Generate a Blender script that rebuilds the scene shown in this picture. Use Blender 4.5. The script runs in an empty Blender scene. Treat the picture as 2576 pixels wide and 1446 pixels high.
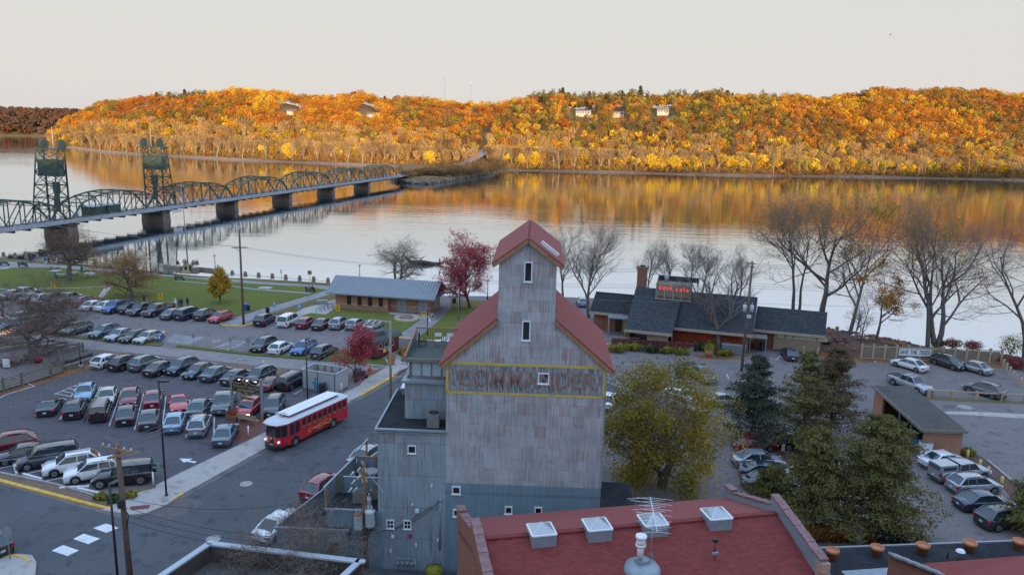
import bpy,bmesh,math,random
import numpy as np
from mathutils import Vector,Matrix
R=math.radians
# ------------------------------------------------------------------ camera, sky, sun, exposure
scene=bpy.context.scene
COL=scene.collection
CAM_Z,FPX=31.1,1950.0
ROLL,PITCH=math.atan(.0247),R(11.614)
cam_data=bpy.data.cameras.new('camera');cam=bpy.data.objects.new('camera',cam_data);COL.objects.link(cam)
cam_data.sensor_fit='HORIZONTAL';cam_data.sensor_width=36.0;cam_data.lens=36.0*FPX/2575.0
cam_data.clip_start=.5;cam_data.clip_end=9000
_r=Vector((1,0,0));_u=Vector((0,math.sin(PITCH),math.cos(PITCH)));FWD=Vector((0,math.cos(PITCH),-math.sin(PITCH)))
RT=_r*math.cos(ROLL)+_u*math.sin(ROLL);UP=-_r*math.sin(ROLL)+_u*math.cos(ROLL)
cam.matrix_world=Matrix(((RT.x,UP.x,-FWD.x,0),(RT.y,UP.y,-FWD.y,0),(RT.z,UP.z,-FWD.z,CAM_Z),(0,0,0,1)))
scene.camera=cam
SUN_EL,SUN_AZ=R(4.6),math.atan2(.20,-1.0)
world=bpy.data.worlds.new('World');scene.world=world;world.use_nodes=True
wn=world.node_tree;wn.nodes.clear()
sky=wn.nodes.new('ShaderNodeTexSky');sky.sky_type='NISHITA';sky.sun_disc=False
sky.sun_elevation=SUN_EL;sky.sun_rotation=SUN_AZ;sky.altitude=250;sky.air_density=1.0;sky.dust_density=2.2;sky.ozone_density=1.0
hs=wn.nodes.new('ShaderNodeHueSaturation');hs.inputs['Saturation'].default_value=.55;hs.inputs['Value'].default_value=1.0
mixw=wn.nodes.new('ShaderNodeMix');mixw.data_type='RGBA';mixw.inputs[0].default_value=.82
mixw.inputs[7].default_value=(6.2,6.25,6.5,1)
grd=wn.nodes.new('ShaderNodeTexCoord');sep=wn.nodes.new('ShaderNodeSeparateXYZ');rmp=wn.nodes.new('ShaderNodeValToRGB')
SK=[(0.0,(.375,.358,.345)),(.15,(.366,.354,.345)),(.19,(.41,.44,.50)),(.3,(.40,.47,.59)),(.5,(.36,.47,.65)),(.8,(.42,.60,.93))]
while len(rmp.color_ramp.elements)<len(SK):rmp.color_ramp.elements.new(.5)
for e_,(p_,c_) in zip(rmp.color_ramp.elements,SK):e_.position=p_;e_.color=c_+(1,)
sc_=wn.nodes.new('ShaderNodeVectorMath');sc_.operation='SCALE';sc_.inputs[3].default_value=18.6
bg=wn.nodes.new('ShaderNodeBackground');bg.inputs[1].default_value=.105
ow=wn.nodes.new('ShaderNodeOutputWorld');L=wn.links.new
L(sky.outputs[0],hs.inputs['Color']);L(hs.outputs[0],mixw.inputs[6])
L(grd.outputs['Generated'],sep.inputs[0]);L(sep.outputs[2],rmp.inputs[0]);L(rmp.outputs[0],sc_.inputs[0]);L(sc_.outputs[0],mixw.inputs[7])
L(mixw.outputs[2],bg.inputs[0]);L(bg.outputs[0],ow.inputs[0])
sun_d=bpy.data.lights.new('sun','SUN');sun_d.energy=5.0;sun_d.angle=R(.6);sun_d.color=(1,.69,.38)
sun=bpy.data.objects.new('sun',sun_d);COL.objects.link(sun)
_sd=Vector((math.sin(SUN_AZ)*math.cos(SUN_EL),math.cos(SUN_AZ)*math.cos(SUN_EL),math.sin(SUN_EL)))
sun.rotation_euler=_sd.to_track_quat('Z','Y').to_euler();sun.location=(0,-50,90)
vs=scene.view_settings;vs.view_transform='Standard';vs.look='None';vs.gamma=1;vs.exposure=0.22
scene.cycles.max_bounces=5;scene.cycles.diffuse_bounces=2;scene.cycles.glossy_bounces=3;scene.cycles.transmission_bounces=3
scene.cycles.transparent_max_bounces=6;scene.cycles.caustics_reflective=False;scene.cycles.caustics_refractive=False
try:scene.cycles.use_denoising=True
except Exception:pass

# ------------------------------------------------------------------ from photo measurements to ground points
TL={'A':(0,300,2.4104),'B':(960,300,2.4104),'C':(1920,300,2.4104),'D':(2880,300,2.4104),
      '1':(0,900,2.678),'2':(960,900,2.678),'3':(1920,900,2.678),'4':(2880,900,2.678),
      '5':(0,1400,1.9125),'6':(960,1400,1.9125),'7':(1920,1400,1.9125),'8':(2880,1400,1.9125),'V':(0,0,1/1.4913),
      'a':(0,1060,5.152),'b':(0,1240,5.356),'c':(840,1330,5.356),'d':(1300,1220,6.4275),'e':(2250,1300,4.2533),
      'f':(2650,1600,3.2138),'h':(2200,1000,3.6614),'i':(3000,1200,5.152),'k':(1650,1300,2.5815),'l':(960,1460,5.561),
      'm':(0,900,5.356),'n':(620,960,6.779),'o':(820,1400,9.04),'p':(1300,1650,2.857)}
CP=Vector((0,0,CAM_Z))
def ray(t,x,y):
    a,b,c=TL[t];vx,vy=(a+x/c)/1.4913,(b+y/c)/1.4913
    return FWD*FPX+RT*(vx-1287.5)-UP*(vy-723.0)
def g(t,x,y,z=0.0):
    d=ray(t,x,y);return CP+d*((z-CAM_Z)/d.z)
def onv(t,x,y,A,B):
    d=ray(t,x,y);n=Vector((-(B-A).y,(B-A).x,0));return CP+d*((Vector(A)-CP).dot(n)/d.dot(n))
def hgt(t,x,y,P):
    d=ray(t,x,y);k=math.hypot(P[0],P[1])/math.hypot(d.x,d.y);return CAM_Z+d.z*k
def ang(a,b):return math.atan2(b[1]-a[1],b[0]-a[0])
# ------------------------------------------------------------------ mesh building
class MB:
    def __init__(s):s.v=[];s.f=[];s.m=[];s.sm=[]
    def add(s,vs,fs,m=0,smooth=False):
        o=len(s.v);s.v+=[tuple(p) for p in vs]
        for f in fs:s.f.append(tuple(i+o for i in f));s.m.append(m);s.sm.append(smooth)
        return s
    def poly(s,pts,m=0):return s.add(pts,[tuple(range(len(pts)))],m)
    def box(s,c,size,rz=0.0,m=0,top=(1,1),tilt=None):
        x,y,z=size[0]/2,size[1]/2,size[2]/2
        P=[(-x,-y,-z),(x,-y,-z),(x,y,-z),(-x,y,-z),(-x*top[0],-y*top[1],z),(x*top[0],-y*top[1],z),(x*top[0],y*top[1],z),(-x*top[0],y*top[1],z)]
        if tilt:
            M=Matrix.Rotation(tilt[1],3,tilt[0]);P=[tuple(M@Vector(p)) for p in P]
        ca,sa=math.cos(rz),math.sin(rz)
        P=[(c[0]+p[0]*ca-p[1]*sa,c[1]+p[0]*sa+p[1]*ca,c[2]+p[2]) for p in P]
        return s.add(P,[(0,3,2,1),(4,5,6,7),(0,1,5,4),(1,2,6,5),(2,3,7,6),(3,0,4,7)],m)
    def span(s,a,b,w,h,m=0):
        a,b=Vector(a),Vector(b);d=b-a;L_=d.length
        if L_<1e-6:return s
        d/=L_;up=Vector((0,0,1)) if abs(d.z)<.95 else Vector((1,0,0))
        r=d.cross(up).normalized();u=r.cross(d)
        P=[p+r*(sx*w/2)+u*(sz*h/2) for p in(a,b) for sx,sz in((-1,-1),(1,-1),(1,1),(-1,1))]
        return s.add(P,[(0,3,2,1),(4,5,6,7),(0,1,5,4),(1,2,6,5),(2,3,7,6),(3,0,4,7)],m)
    def tube(s,pts,rs,n=6,m=0,cap=True,smooth=True):
        pts=[Vector(p) for p in pts]
        if not isinstance(rs,(list,tuple)):rs=[rs]*len(pts)
        V=[];prev=None
        for i,p in enumerate(pts):
            d=(pts[min(i+1,len(pts)-1)]-pts[max(i-1,0)])
            d=d.normalized() if d.length>1e-9 else Vector((0,0,1))
            if prev is None:prev=(Vector((1,0,0)) if abs(d.x)<.8 else Vector((0,1,0)))
            r=(prev-d*prev.dot(d)).normalized();u=d.cross(r);prev=r
            for k in range(n):
                a=2*math.pi*k/n;V.append(p+(r*math.cos(a)+u*math.sin(a))*rs[i])
        F=[(i*n+k,i*n+(k+1)%n,(i+1)*n+(k+1)%n,(i+1)*n+k) for i in range(len(pts)-1) for k in range(n)]
        s.add(V,F,m,smooth)
        if cap and n>2:
            o=len(s.v)-len(V);s.f+=[tuple(o+k for k in range(n))[::-1],tuple(o+(len(pts)-1)*n+k for k in range(n))];s.m+=[m,m];s.sm+=[False,False]
        return s
    def cyl(s,c,r,h,n=16,m=0,r2=None,axis='z',smooth=True):
        ax={'z':Vector((0,0,1)),'x':Vector((1,0,0)),'y':Vector((0,1,0))}[axis] if isinstance(axis,str) else Vector(axis).normalized()
        c=Vector(c);return s.tube([c,c+ax*h],[r,r if r2 is None else r2],n,m,True,smooth)
    def lathe(s,prof,n=16,m=0,c=(0,0,0),smooth=True):
        V=[(c[0]+r*math.cos(2*math.pi*k/n),c[1]+r*math.sin(2*math.pi*k/n),c[2]+z) for r,z in prof for k in range(n)]
        F=[(i*n+k,i*n+(k+1)%n,(i+1)*n+(k+1)%n,(i+1)*n+k) for i in range(len(prof)-1) for k in range(n)]
        return s.add(V,F,m,smooth)
    def ell(s,c,r,n=10,k=6,m=0):
        V=[(c[0],c[1],c[2]-r[2])]
        for i in range(1,k):
            t=math.pi*i/k
            for j in range(n):
                a=2*math.pi*j/n;V.append((c[0]+r[0]*math.sin(t)*math.cos(a),c[1]+r[1]*math.sin(t)*math.sin(a),c[2]-r[2]*math.cos(t)))
        V.append((c[0],c[1],c[2]+r[2]));F=[(0,1+(j+1)%n,1+j) for j in range(n)]
        for i in range(k-2):
            for j in range(n):F.append((1+i*n+j,1+i*n+(j+1)%n,1+(i+1)*n+(j+1)%n,1+(i+1)*n+j))
        b=1+(k-2)*n;F+=[(b+j,b+(j+1)%n,len(V)-1) for j in range(n)]
        return s.add(V,F,m,True)
    def prism(s,pts,d,m=0):
        d=Vector(d);n=len(pts);V=[Vector(p) for p in pts]+[Vector(p)+d for p in pts]
        return s.add(V,[tuple(range(n))[::-1],tuple(range(n,2*n))]+[(i,(i+1)%n,n+(i+1)%n,n+i) for i in range(n)],m)
    def build(s,name,mats,parent=None,loc=None,rz=0.0,fix=True):
        me=bpy.data.meshes.new(name);me.from_pydata(s.v,[],s.f)
        for mt in(mats if isinstance(mats,(list,tuple)) else[mats]):me.materials.append(mt)
        me.polygons.foreach_set('material_index',s.m);me.polygons.foreach_set('use_smooth',s.sm)
        if fix and len(s.f)<20000:
            b=bmesh.new();b.from_mesh(me);bmesh.ops.recalc_face_normals(b,faces=b.faces);b.to_mesh(me);b.free()
        me.update();o=bpy.data.objects.new(name,me);COL.objects.link(o)
        if parent:o.parent=parent
        if loc is not None:o.location=loc
        o.rotation_euler=(0,0,rz);return o
def bulk(name,V,F4,mat,parent=None,col=None,F3=None):
    me=bpy.data.meshes.new(name);nv=len(V);nf=len(F4)
    me.vertices.add(nv);me.vertices.foreach_set('co',np.asarray(V,np.float32).ravel())
    me.loops.add(nf*4);me.loops.foreach_set('vertex_index',np.asarray(F4,np.int32).ravel())
    me.polygons.add(nf);me.polygons.foreach_set('loop_start',np.arange(0,nf*4,4,dtype=np.int32))
    if col is not None:
        a=me.color_attributes.new('tint','FLOAT_COLOR','POINT');a.data.foreach_set('color',np.asarray(col,np.float32).ravel())
    me.materials.append(mat);me.update(calc_edges=True);me.validate()
    o=bpy.data.objects.new(name,me);COL.objects.link(o)
    if parent:o.parent=parent
    return o
def tag(o,label=None,cat=None,group=None,kind=None):
    if label:o['label']=label
    if cat:o['category']=cat
    if group:o['group']=group
    if kind:o['kind']=kind
    return o
def thing(name,label,cat,loc=(0,0,0),rz=0.0,group=None):
    o=bpy.data.objects.new(name,None);o.empty_display_size=.3;COL.objects.link(o);o.location=loc;o.rotation_euler=(0,0,rz)
    return tag(o,label,cat,group)
def dup(root,loc,rz=0.0,label=None,sc=None):
    def cp(o,par):
        c=o.copy();COL.objects.link(c)
        if par:c.parent=par
        for ch in list(o.children):cp(ch,c)
        return c
    c=cp(root,None);c.location=loc;c.rotation_euler=(0,0,rz)
    if sc:c.scale=(sc,sc,sc) if isinstance(sc,(int,float)) else sc
    if label:c['label']=label
    return c
_used=set()
def once(proto,loc,rz=0.0,label=None,sc=None):
    if proto.name not in _used:
        _used.add(proto.name);proto.location=loc;proto.rotation_euler=(0,0,rz)
        if sc:proto.scale=(sc,sc,sc) if isinstance(sc,(int,float)) else sc
        if label:proto['label']=label
        return proto
    return dup(proto,loc,rz,label,sc)

# ------------------------------------------------------------------ materials
class NT:
    def __init__(s,name,rough=.6,metal=0.0,spec=.5):
        s.mat=bpy.data.materials.new(name);s.mat.use_nodes=True;s.t=s.mat.node_tree;s.t.nodes.clear()
        s.p=s.t.nodes.new('ShaderNodeBsdfPrincipled');s.o=s.t.nodes.new('ShaderNodeOutputMaterial');s.t.links.new(s.p.outputs[0],s.o.inputs[0])
        s.p.inputs['Roughness'].default_value=rough;s.p.inputs['Metallic'].default_value=metal;s.p.inputs['Specular IOR Level'].default_value=spec
    def put(s,sock,v):
        if hasattr(v,'is_output'):s.t.links.new(v,sock)
        elif v is not None:sock.default_value=v
    def n(s,typ,ins=(),out=0,**kw):
        nd=s.t.nodes.new(typ)
        for k,v in kw.items():setattr(nd,k,v)
        it=ins.items() if isinstance(ins,dict) else enumerate(ins)
        for k,v in it:s.put(nd.inputs[k],v)
        return nd.outputs[out]
    def m(s,op,a,b=None,c=None):return s.n('ShaderNodeMath',[a,b,c][:3 if c is not None else(2 if b is not None else 1)],operation=op)
    def pos(s):return s.n('ShaderNodeTexCoord',out=3)
    def world(s):return s.n('ShaderNodeNewGeometry',out=0)
    def sep(s,v):
        nd=s.t.nodes.new('ShaderNodeSeparateXYZ');s.put(nd.inputs[0],v);return nd.outputs
    def xyz(s,x,y,z=0.0):return s.n('ShaderNodeCombineXYZ',[x,y,z])
    def noise(s,v,sc,det=3.0,rough=.55,out=0):return s.n('ShaderNodeTexNoise',{'Vector':v,'Scale':sc,'Detail':det,'Roughness':rough},out=out)
    def ramp(s,f,stops):
        nd=s.t.nodes.new('ShaderNodeValToRGB');s.put(nd.inputs[0],f);e=nd.color_ramp.elements
        while len(e)<len(stops):e.new(.5)
        for i,(p,c) in enumerate(stops):
            e[i].position=p;e[i].color=(tuple(c)+(1,))[:4] if not isinstance(c,(int,float)) else(c,c,c,1)
        return nd.outputs[0]
    def mix(s,f,a,b,mode='MIX'):
        nd=s.t.nodes.new('ShaderNodeMix');nd.data_type='RGBA';nd.blend_type=mode
        for k,v in((0,f),(6,a),(7,b)):
            if isinstance(v,tuple) and len(v)==3:v=v+(1,)
            s.put(nd.inputs[k],v)
        return nd.outputs[2]
    def col(s,c):
        if isinstance(c,tuple):c=(c+(1,))[:4]
        s.put(s.p.inputs['Base Color'],c);return s
    def bump(s,h,st=.3,dist=.02):
        s.t.links.new(s.n('ShaderNodeBump',{'Strength':st,'Distance':dist,'Height':h}),s.p.inputs['Normal']);return s
def M(name,c,rough=.6,metal=0.0,var=.12,sc=3.0,spec=.5,bump=0.0):
    t=NT(name,rough,metal,spec)
    if var:
        f=t.noise(t.pos(),sc,4.0)
        t.col(t.mix(f,tuple(x*(1-var*2) for x in c),tuple(min(1,x*(1+var*2)) for x in c)))
        if bump:t.bump(f,bump,.03)
    else:t.col(c)
    return t.mat
def emit(name,c,st,base=(.8,.8,.8)):
    t=NT(name);t.col(base);t.p.inputs['Emission Color'].default_value=c+(1,);t.p.inputs['Emission Strength'].default_value=st;return t.mat
def brickmat(name,c1,c2,mortar,w=.24,h=.08,mort=.012,rough=.85,rowoff=.5,slope=False,stain=.35,bump=.3):
    t=NT(name,rough,spec=.25);X,Y,Z=t.sep(t.pos())[:3]
    v=t.xyz(X,t.m('MULTIPLY',Y,1.15)) if slope else t.xyz(t.m('ADD',X,Y),Z)
    nd=t.t.nodes.new('ShaderNodeTexBrick');t.put(nd.inputs['Vector'],v);nd.offset=rowoff
    for k,c in(('Color1',c1),('Color2',c2),('Mortar',mortar)):nd.inputs[k].default_value=c+(1,)
    nd.inputs['Scale'].default_value=1.0;nd.inputs['Mortar Size'].default_value=mort;nd.inputs['Brick Width'].default_value=w;nd.inputs['Row Height'].default_value=h;nd.inputs['Bias'].default_value=0.0
    f=t.noise(t.pos(),.9,4.0)
    t.col(t.mix(f,t.mix(1.0,nd.outputs[0],(1-stain,)*3,'MULTIPLY'),t.mix(1.0,nd.outputs[0],(1+stain*.6,)*3,'MULTIPLY')))
    t.bump(nd.outputs[1],-bump,.01);return t.mat
def corr(name,c,rust=0.0,pitch=.11,sheet=(.66,1.1),var=.18,metal=.25,axis='xz',zmin=0.0,zmax=30.0,rough=.5,fade=0.0,streak=.0):
    t=NT(name,rough,metal,.4);X,Y,Z=t.sep(t.pos())[:3];U=t.m('ADD',X,Y) if axis=='xz' else X
    row=t.m('FLOOR',t.m('DIVIDE',Z,sheet[1]));Us=t.m('ADD',t.m('DIVIDE',U,sheet[0]),t.m('MULTIPLY',row,.37));cell=t.xyz(t.m('FLOOR',Us),row)
    wn_=t.t.nodes.new('ShaderNodeTexWhiteNoise');wn_.noise_dimensions='2D';t.put(wn_.inputs['Vector'],cell);r1=wn_.outputs[0];r2=t.sep(wn_.outputs[1])[1]
    wave=t.m('SINE',t.m('MULTIPLY',U,2*math.pi/pitch))
    big=t.noise(t.xyz(t.m('MULTIPLY',U,6.0),t.m('MULTIPLY',Z,.5)),1.0,4.0)
    blot=t.noise(t.xyz(U,Z),.55,4.0)
    k=t.m('ADD',t.m('MULTIPLY',t.m('SUBTRACT',r1,.5),var*1.1),t.m('ADD',t.m('MULTIPLY',t.m('SUBTRACT',big,.5),var*5.0),t.m('MULTIPLY',t.m('SUBTRACT',blot,.5),var*4.5)))
    k=t.m('ADD',k,t.m('MULTIPLY',wave,.15));k=t.m('ADD',k,1.0)
    edge=t.m('LESS_THAN',t.m('FRACT',t.m('DIVIDE',Z,sheet[1])),.035);k=t.m('SUBTRACT',k,t.m('MULTIPLY',edge,.18))
    edge2=t.m('LESS_THAN',t.m('FRACT',Us),.05);k=t.m('SUBTRACT',k,t.m('MULTIPLY',edge2,.12))
    c0=t.n('ShaderNodeVectorMath',{0:t.n('ShaderNodeRGB',()),3:k},operation='SCALE');c0.node.inputs[0].links[0].from_node.outputs[0].default_value=c+(1,)
    if rust:
        rn=t.noise(t.xyz(t.m('MULTIPLY',U,9.0),t.m('MULTIPLY',Z,.35)),1.0,5.0,.65);rn2=t.noise(t.xyz(U,Z),.35,2.0)
        hz_=t.m('MULTIPLY',t.m('SUBTRACT',1.0,t.m('DIVIDE',Z,max(.1,zmin))),.95 if zmin else 0.0);hz_=t.m('MAXIMUM',hz_,0.0);s1=t.m('GREATER_THAN',t.m('SUBTRACT',t.m('ADD',r2,t.m('MULTIPLY',rn2,.6)),hz_),1.30-rust)
        f=t.m('MULTIPLY',s1,t.ramp(rn,[(.42,0.0),(.66,.62)]))
        if streak:f=t.m('MAXIMUM',f,t.ramp(t.m('ADD',rn,t.m('MULTIPLY',rn2,.35)),[(.8-streak,0.0),(.92-streak,.8)]))
        c0=t.mix(f,c0,t.mix(big,(.20,.06,.03),(.36,.14,.07)))
    t.col(c0);t.bump(wave,.35,.015);return t.mat
# ------------------------------------------------------------------ setting materials
def asphalt(name,c,sc=1.2,leaf=0.0):
    t=NT(name,.85,spec=.3);P=t.world();f=t.noise(P,.16,5.0,.6);f2=t.noise(P,14.0,2.0)
    b=t.mix(f,tuple(x*.72 for x in c),tuple(x*1.3 for x in c));b=t.mix(t.m('MULTIPLY',f2,.35),b,tuple(x*1.9 for x in c))
    cr=t.m('LESS_THAN',t.m('ABSOLUTE',t.m('SUBTRACT',t.noise(P,.33,3.0,.5),.5)),.0035);b=t.mix(t.m('MULTIPLY',cr,.6),b,tuple(x*.45 for x in c))
    st=t.ramp(t.noise(P,.75,4.0,.6),[(.56,0.0),(.68,.7)]);b=t.mix(st,b,tuple(x*.6 for x in c))
    vo=t.n('ShaderNodeTexVoronoi',{'Vector':P,'Scale':.42,'Randomness':1.0});b=t.mix(t.m('MULTIPLY',t.ramp(vo,[(.10,1.0),(.22,0.0)]),.42),b,tuple(x*.45 for x in c))
    if leaf:
        v=t.n('ShaderNodeTexVoronoi',{'Vector':P,'Scale':3.2});k=t.m('MULTIPLY',t.m('LESS_THAN',v,.085),t.ramp(t.noise(P,.12,3.0),[(.42,0.0),(.62,leaf)]))
        b=t.mix(k,b,(.42,.27,.13))
    t.col(b);t.bump(f2,.25,.01);return t.mat
def turf(name,c1,c2,c3,leaf=.4):
    t=NT(name,.95,spec=.1);P=t.world();f=t.noise(P,.09,4.0,.6);f2=t.noise(P,4.5,4.0,.7)
    b=t.mix(t.ramp(f,[(.35,0.0),(.7,1.0)]),c1,c2);b=t.mix(t.m('MULTIPLY',f2,.55),b,c3)
    v=t.n('ShaderNodeTexVoronoi',{'Vector':P,'Scale':1.6});b=t.mix(t.m('MULTIPLY',t.m('LESS_THAN',v,.07),leaf),b,(.5,.42,.2))
    t.col(b);t.bump(f2,.9,.08);return t.mat
def litter(name,c1,c2,c3,sc=6.0):
    t=NT(name,.95,spec=.1);P=t.world();f=t.noise(P,.5,4.0,.65);f2=t.noise(P,sc,3.0,.7)
    b=t.mix(t.ramp(f2,[(.35,0.0),(.65,1.0)]),c1,c2);b=t.mix(t.ramp(f,[(.45,0.0),(.65,.8)]),b,c3);t.col(b);t.bump(f2,.8,.06);return t.mat
m_lot=asphalt('lot asphalt',(.150,.134,.130),leaf=.8)
m_street=asphalt('street asphalt',(.072,.078,.084))
m_trail=asphalt('trail asphalt',(.20,.19,.185))
m_conc=asphalt('concrete',(.33,.31,.285));m_walk=asphalt('riverwalk asphalt',(.22,.215,.215))
m_curb=M('kerb concrete',(.30,.29,.27),.85,var=.2);m_yel=M('yellow kerb paint',(.62,.36,.06),.7,var=.3,sc=2)
m_line=M('white road paint',(.62,.64,.66),.7,var=.22,sc=2.0);m_oline=M('orange road paint',(.65,.30,.16),.7,var=.2)
m_turf=turf('lawn turf',(.088,.130,.026),(.125,.145,.028),(.175,.155,.05));m_turf2=turf('rough turf',(.16,.13,.06),(.10,.11,.035),(.22,.15,.07),.6)
m_leaf=litter('leaf litter',(.16,.075,.035),(.33,.15,.07),(.10,.06,.05));m_dirt=litter('bare dirt',(.17,.12,.09),(.24,.17,.13),(.13,.10,.075))
m_mulch=litter('leafy riverbank',(.095,.055,.045),(.17,.095,.06),(.12,.10,.10));m_brickp=brickmat('paving brick',(.22,.08,.06),(.17,.06,.05),(.10,.06,.05),.22,.11,slope=True)
# ------------------------------------------------------------------ ground, water, roads
WL=-5.0
def P2(pts,z=0.0):return[tuple(g(t,x,y,0))[:2]+(z,) for t,x,y in pts]
def patch(name,pts,z,mat,kind='structure',depth=.2,raw=False,lab=None):
    Q=[(p[0],p[1],z) for p in(pts if raw else P2(pts))];a=sum(Q[i][0]*Q[(i+1)%len(Q)][1]-Q[(i+1)%len(Q)][0]*Q[i][1] for i in range(len(Q)))
    if a<0:Q=Q[::-1]
    b=MB().prism([(p[0],p[1],z-depth) for p in Q],(0,0,depth));o=b.build(name,mat);o['kind']=kind;return o
shore=[(-900,330),(-420,240),(-200,193)]+[p[:2] for p in P2([('1',0,190),('1',1200,290),('1',1900,384),('2',0,402),('2',800,452),('2',1900,560),('3',450,570),('3',1250,600)])]+        [(41,134)]+[p[:2] for p in P2([('4',600,890),('4',1100,968),('4',1600,1070),('4',2350,1150)])]+[(78,106),(92,96),(150,84),(420,30),(900,-60)]
gp=shore+[(900,-700),(-900,-700)]
def ground_sheet():
    b=MB();n=len(gp);b.poly([(p[0],p[1],0) for p in gp][::-1])
    for i in range(len(shore)-1):
        p,q=shore[i],shore[i+1];dx,dy=q[0]-p[0],q[1]-p[1];L_=math.hypot(dx,dy);ox,oy=-dy/L_*3.2,dx/L_*3.2
        if oy<0:ox,oy=-ox,-oy
        b.poly([(p[0],p[1],0),(q[0],q[1],0),(q[0]+ox,q[1]+oy,-7),(p[0]+ox,p[1]+oy,-7)])
    return b.build('ground',m_lot)
tag(ground_sheet(),kind='structure')
wt=NT('river water',.02,spec=.5);wt.t.nodes.remove(wt.p)
gl=wt.t.nodes.new('ShaderNodeBsdfGlossy');gl.inputs['Color'].default_value=(.93,.975,1,1);gl.inputs['Roughness'].default_value=.02
df=wt.t.nodes.new('ShaderNodeBsdfDiffuse');df.inputs['Color'].default_value=(.03,.05,.06,1)
ms=wt.t.nodes.new('ShaderNodeMixShader');fr=wt.t.nodes.new('ShaderNodeFresnel');fr.inputs['IOR'].default_value=1.9
Pw=wt.world();wx,wy,wz=wt.sep(Pw)[:3]
n1=wt.noise(wt.xyz(wt.m('MULTIPLY',wx,.35),wt.m('MULTIPLY',wy,1.0)),.55,4.0,.6);n2=wt.noise(wt.xyz(wt.m('MULTIPLY',wx,.5),wy),.05,2.0)
calm=wt.ramp(wt.noise(wt.xyz(wt.m('MULTIPLY',wx,.4),wt.m('MULTIPLY',wy,1.5)),.009,3.0),[(.35,.35),(.65,1.0)])
bm=wt.t.nodes.new('ShaderNodeBump');bm.inputs['Distance'].default_value=.06;wt.put(bm.inputs['Strength'],wt.m('MULTIPLY',calm,.55));n3=wt.noise(wt.xyz(wt.m('MULTIPLY',wx,.22),wy),.16,3.0,.6);wt.put(bm.inputs['Height'],wt.m('ADD',n1,wt.m('ADD',n2,wt.m('MULTIPLY',n3,2.2))))
for nd in(gl,fr):wt.t.links.new(bm.outputs[0],nd.inputs['Normal'])
wt.t.links.new(wt.m('ADD',wt.m('MULTIPLY',fr.outputs[0],.40),.60),ms.inputs[0]);wt.t.links.new(df.outputs[0],ms.inputs[1]);wt.t.links.new(gl.outputs[0],ms.inputs[2]);wt.t.links.new(ms.outputs[0],wt.o.inputs[0])
tag(MB().poly([(-5000,60,WL),(5000,60,WL),(5000,7000,WL),(-5000,7000,WL)]).build('water',wt.mat),kind='structure')
patch('street',[('5',-700,620),('5',0,792),('5',690,985),('5',880,1035),('5',1060,1010),('5',1330,880),('6',745,185),('6',1040,25),('2',1540,1270),('2',1860,1050),('2',2400,900),('3',1100,1500),('6',1500,1500),('6',900,1700),('5',-700,1800)],.006,m_street)
patch('parking_lot',[('1',900,1140),('1',1980,1210),('1',2571,1340),('2',460,1385),('c',2500,660),('5',1836,455),('5',1115,812),('5',400,795),('5',0,712),('5',-600,560),('5',-700,250),('b',0,1300),('b',700,1110),('1',900,1290)],.004,asphalt('newer lot asphalt',(.078,.074,.082),leaf=.3))
patch('river_road',[('2',1180,900),('2',1390,990),('2',1860,1026),('2',2400,1060),('2',2400,1180),('2',1560,1130),('2',1400,1105),('2',1050,1010)],.005,m_street)
patch('lawn',[('1',-900,400),('1',-300,500),('1',700,568),('1',1000,600),('1',1300,645),('1',1750,690),('1',2180,715),('1',2360,765),('1',2571,712),('2',560,552),('2',700,505),('2',540,475),('2',0,447),('1',1770,378),('1',930,312),('1',530,280),('1',240,280),('1',-900,330)],.12,m_turf)
patch('riverside_grass',[('1',-900,160),('1',0,182),('1',1200,282),('1',1900,372),('2',0,394),('2',800,442),('2',800,468),('2',0,418),('1',2300,392),('1',1770,345),('1',750,268),('1',0,212),('1',-900,190)],.10,m_turf2)
patch('riverwalk',[('1',-900,190),('1',0,212),('1',750,268),('1',1770,345),('1',2300,392),('2',0,418),('2',800,468),('2',700,505),('2',540,475),('2',0,447),('1',1770,378),('1',930,312),('1',530,280),('1',240,280),('1',-900,330)],.06,m_walk)
patch('park_path',[('1',-200,496),('1',700,488),('1',1000,478),('1',1060,466),('1',1140,455),('1',1035,585),('1',985,577),('1',1055,478),('1',700,493),('1',-200,502)],.125,m_conc)
patch('park_path',[('1',1760,412),('1',2200,448),('2',0,496),('2',560,536),('2',540,548),('2',0,508),('1',2200,458),('1',1760,420)],.125,m_walk)
patch('park_path',[('1',2240,845),('1',2410,862),('2',100,740),('2',760,545),('2',700,508),('2',560,552),('2',0,700),('1',2571,715),('1',2400,780)],.05,m_walk)
patch('lawn',[('2',150,748),('2',760,545),('2',800,558),('2',795,598),('2',480,690),('2',380,742)],.12,m_turf2)
patch('plaza',[('2',200,780),('2',380,742),('2',480,690),('2',800,598),('2',830,690),('2',700,752),('2',545,738),('2',400,785)],.10,m_conc)
patch('lawn',[('2',400,790),('2',545,740),('2',700,754),('2',800,688),('2',1340,735),('2',1310,745),('2',1600,790),('2',1640,810),('2',1400,975),('2',1180,935),('2',1290,860),('2',900,800)],.12,m_turf)
patch('plaza',[('2',1300,745),('2',1345,728),('2',1760,762),('2',1790,790),('2',1600,800)],.08,m_conc)
patch('park_path',[('2',1650,792),('2',1840,815),('2',1620,992),('2',1400,975)],.05,m_trail)
patch('lawn',[('2',1840,815),('2',1960,690),('2',2500,690),('2',2500,880),('2',1870,1022),('2',1620,994)],.12,m_turf)
patch('lawn',[('2',1960,600),('2',2500,625),('3',500,640),('3',500,700),('2',2500,685),('2',1960,685)],.12,m_turf2)
patch('plaza',[('2',1830,1018),('2',1890,975),('2',2300,990),('2',2300,1030)],.13,m_conc)
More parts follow.
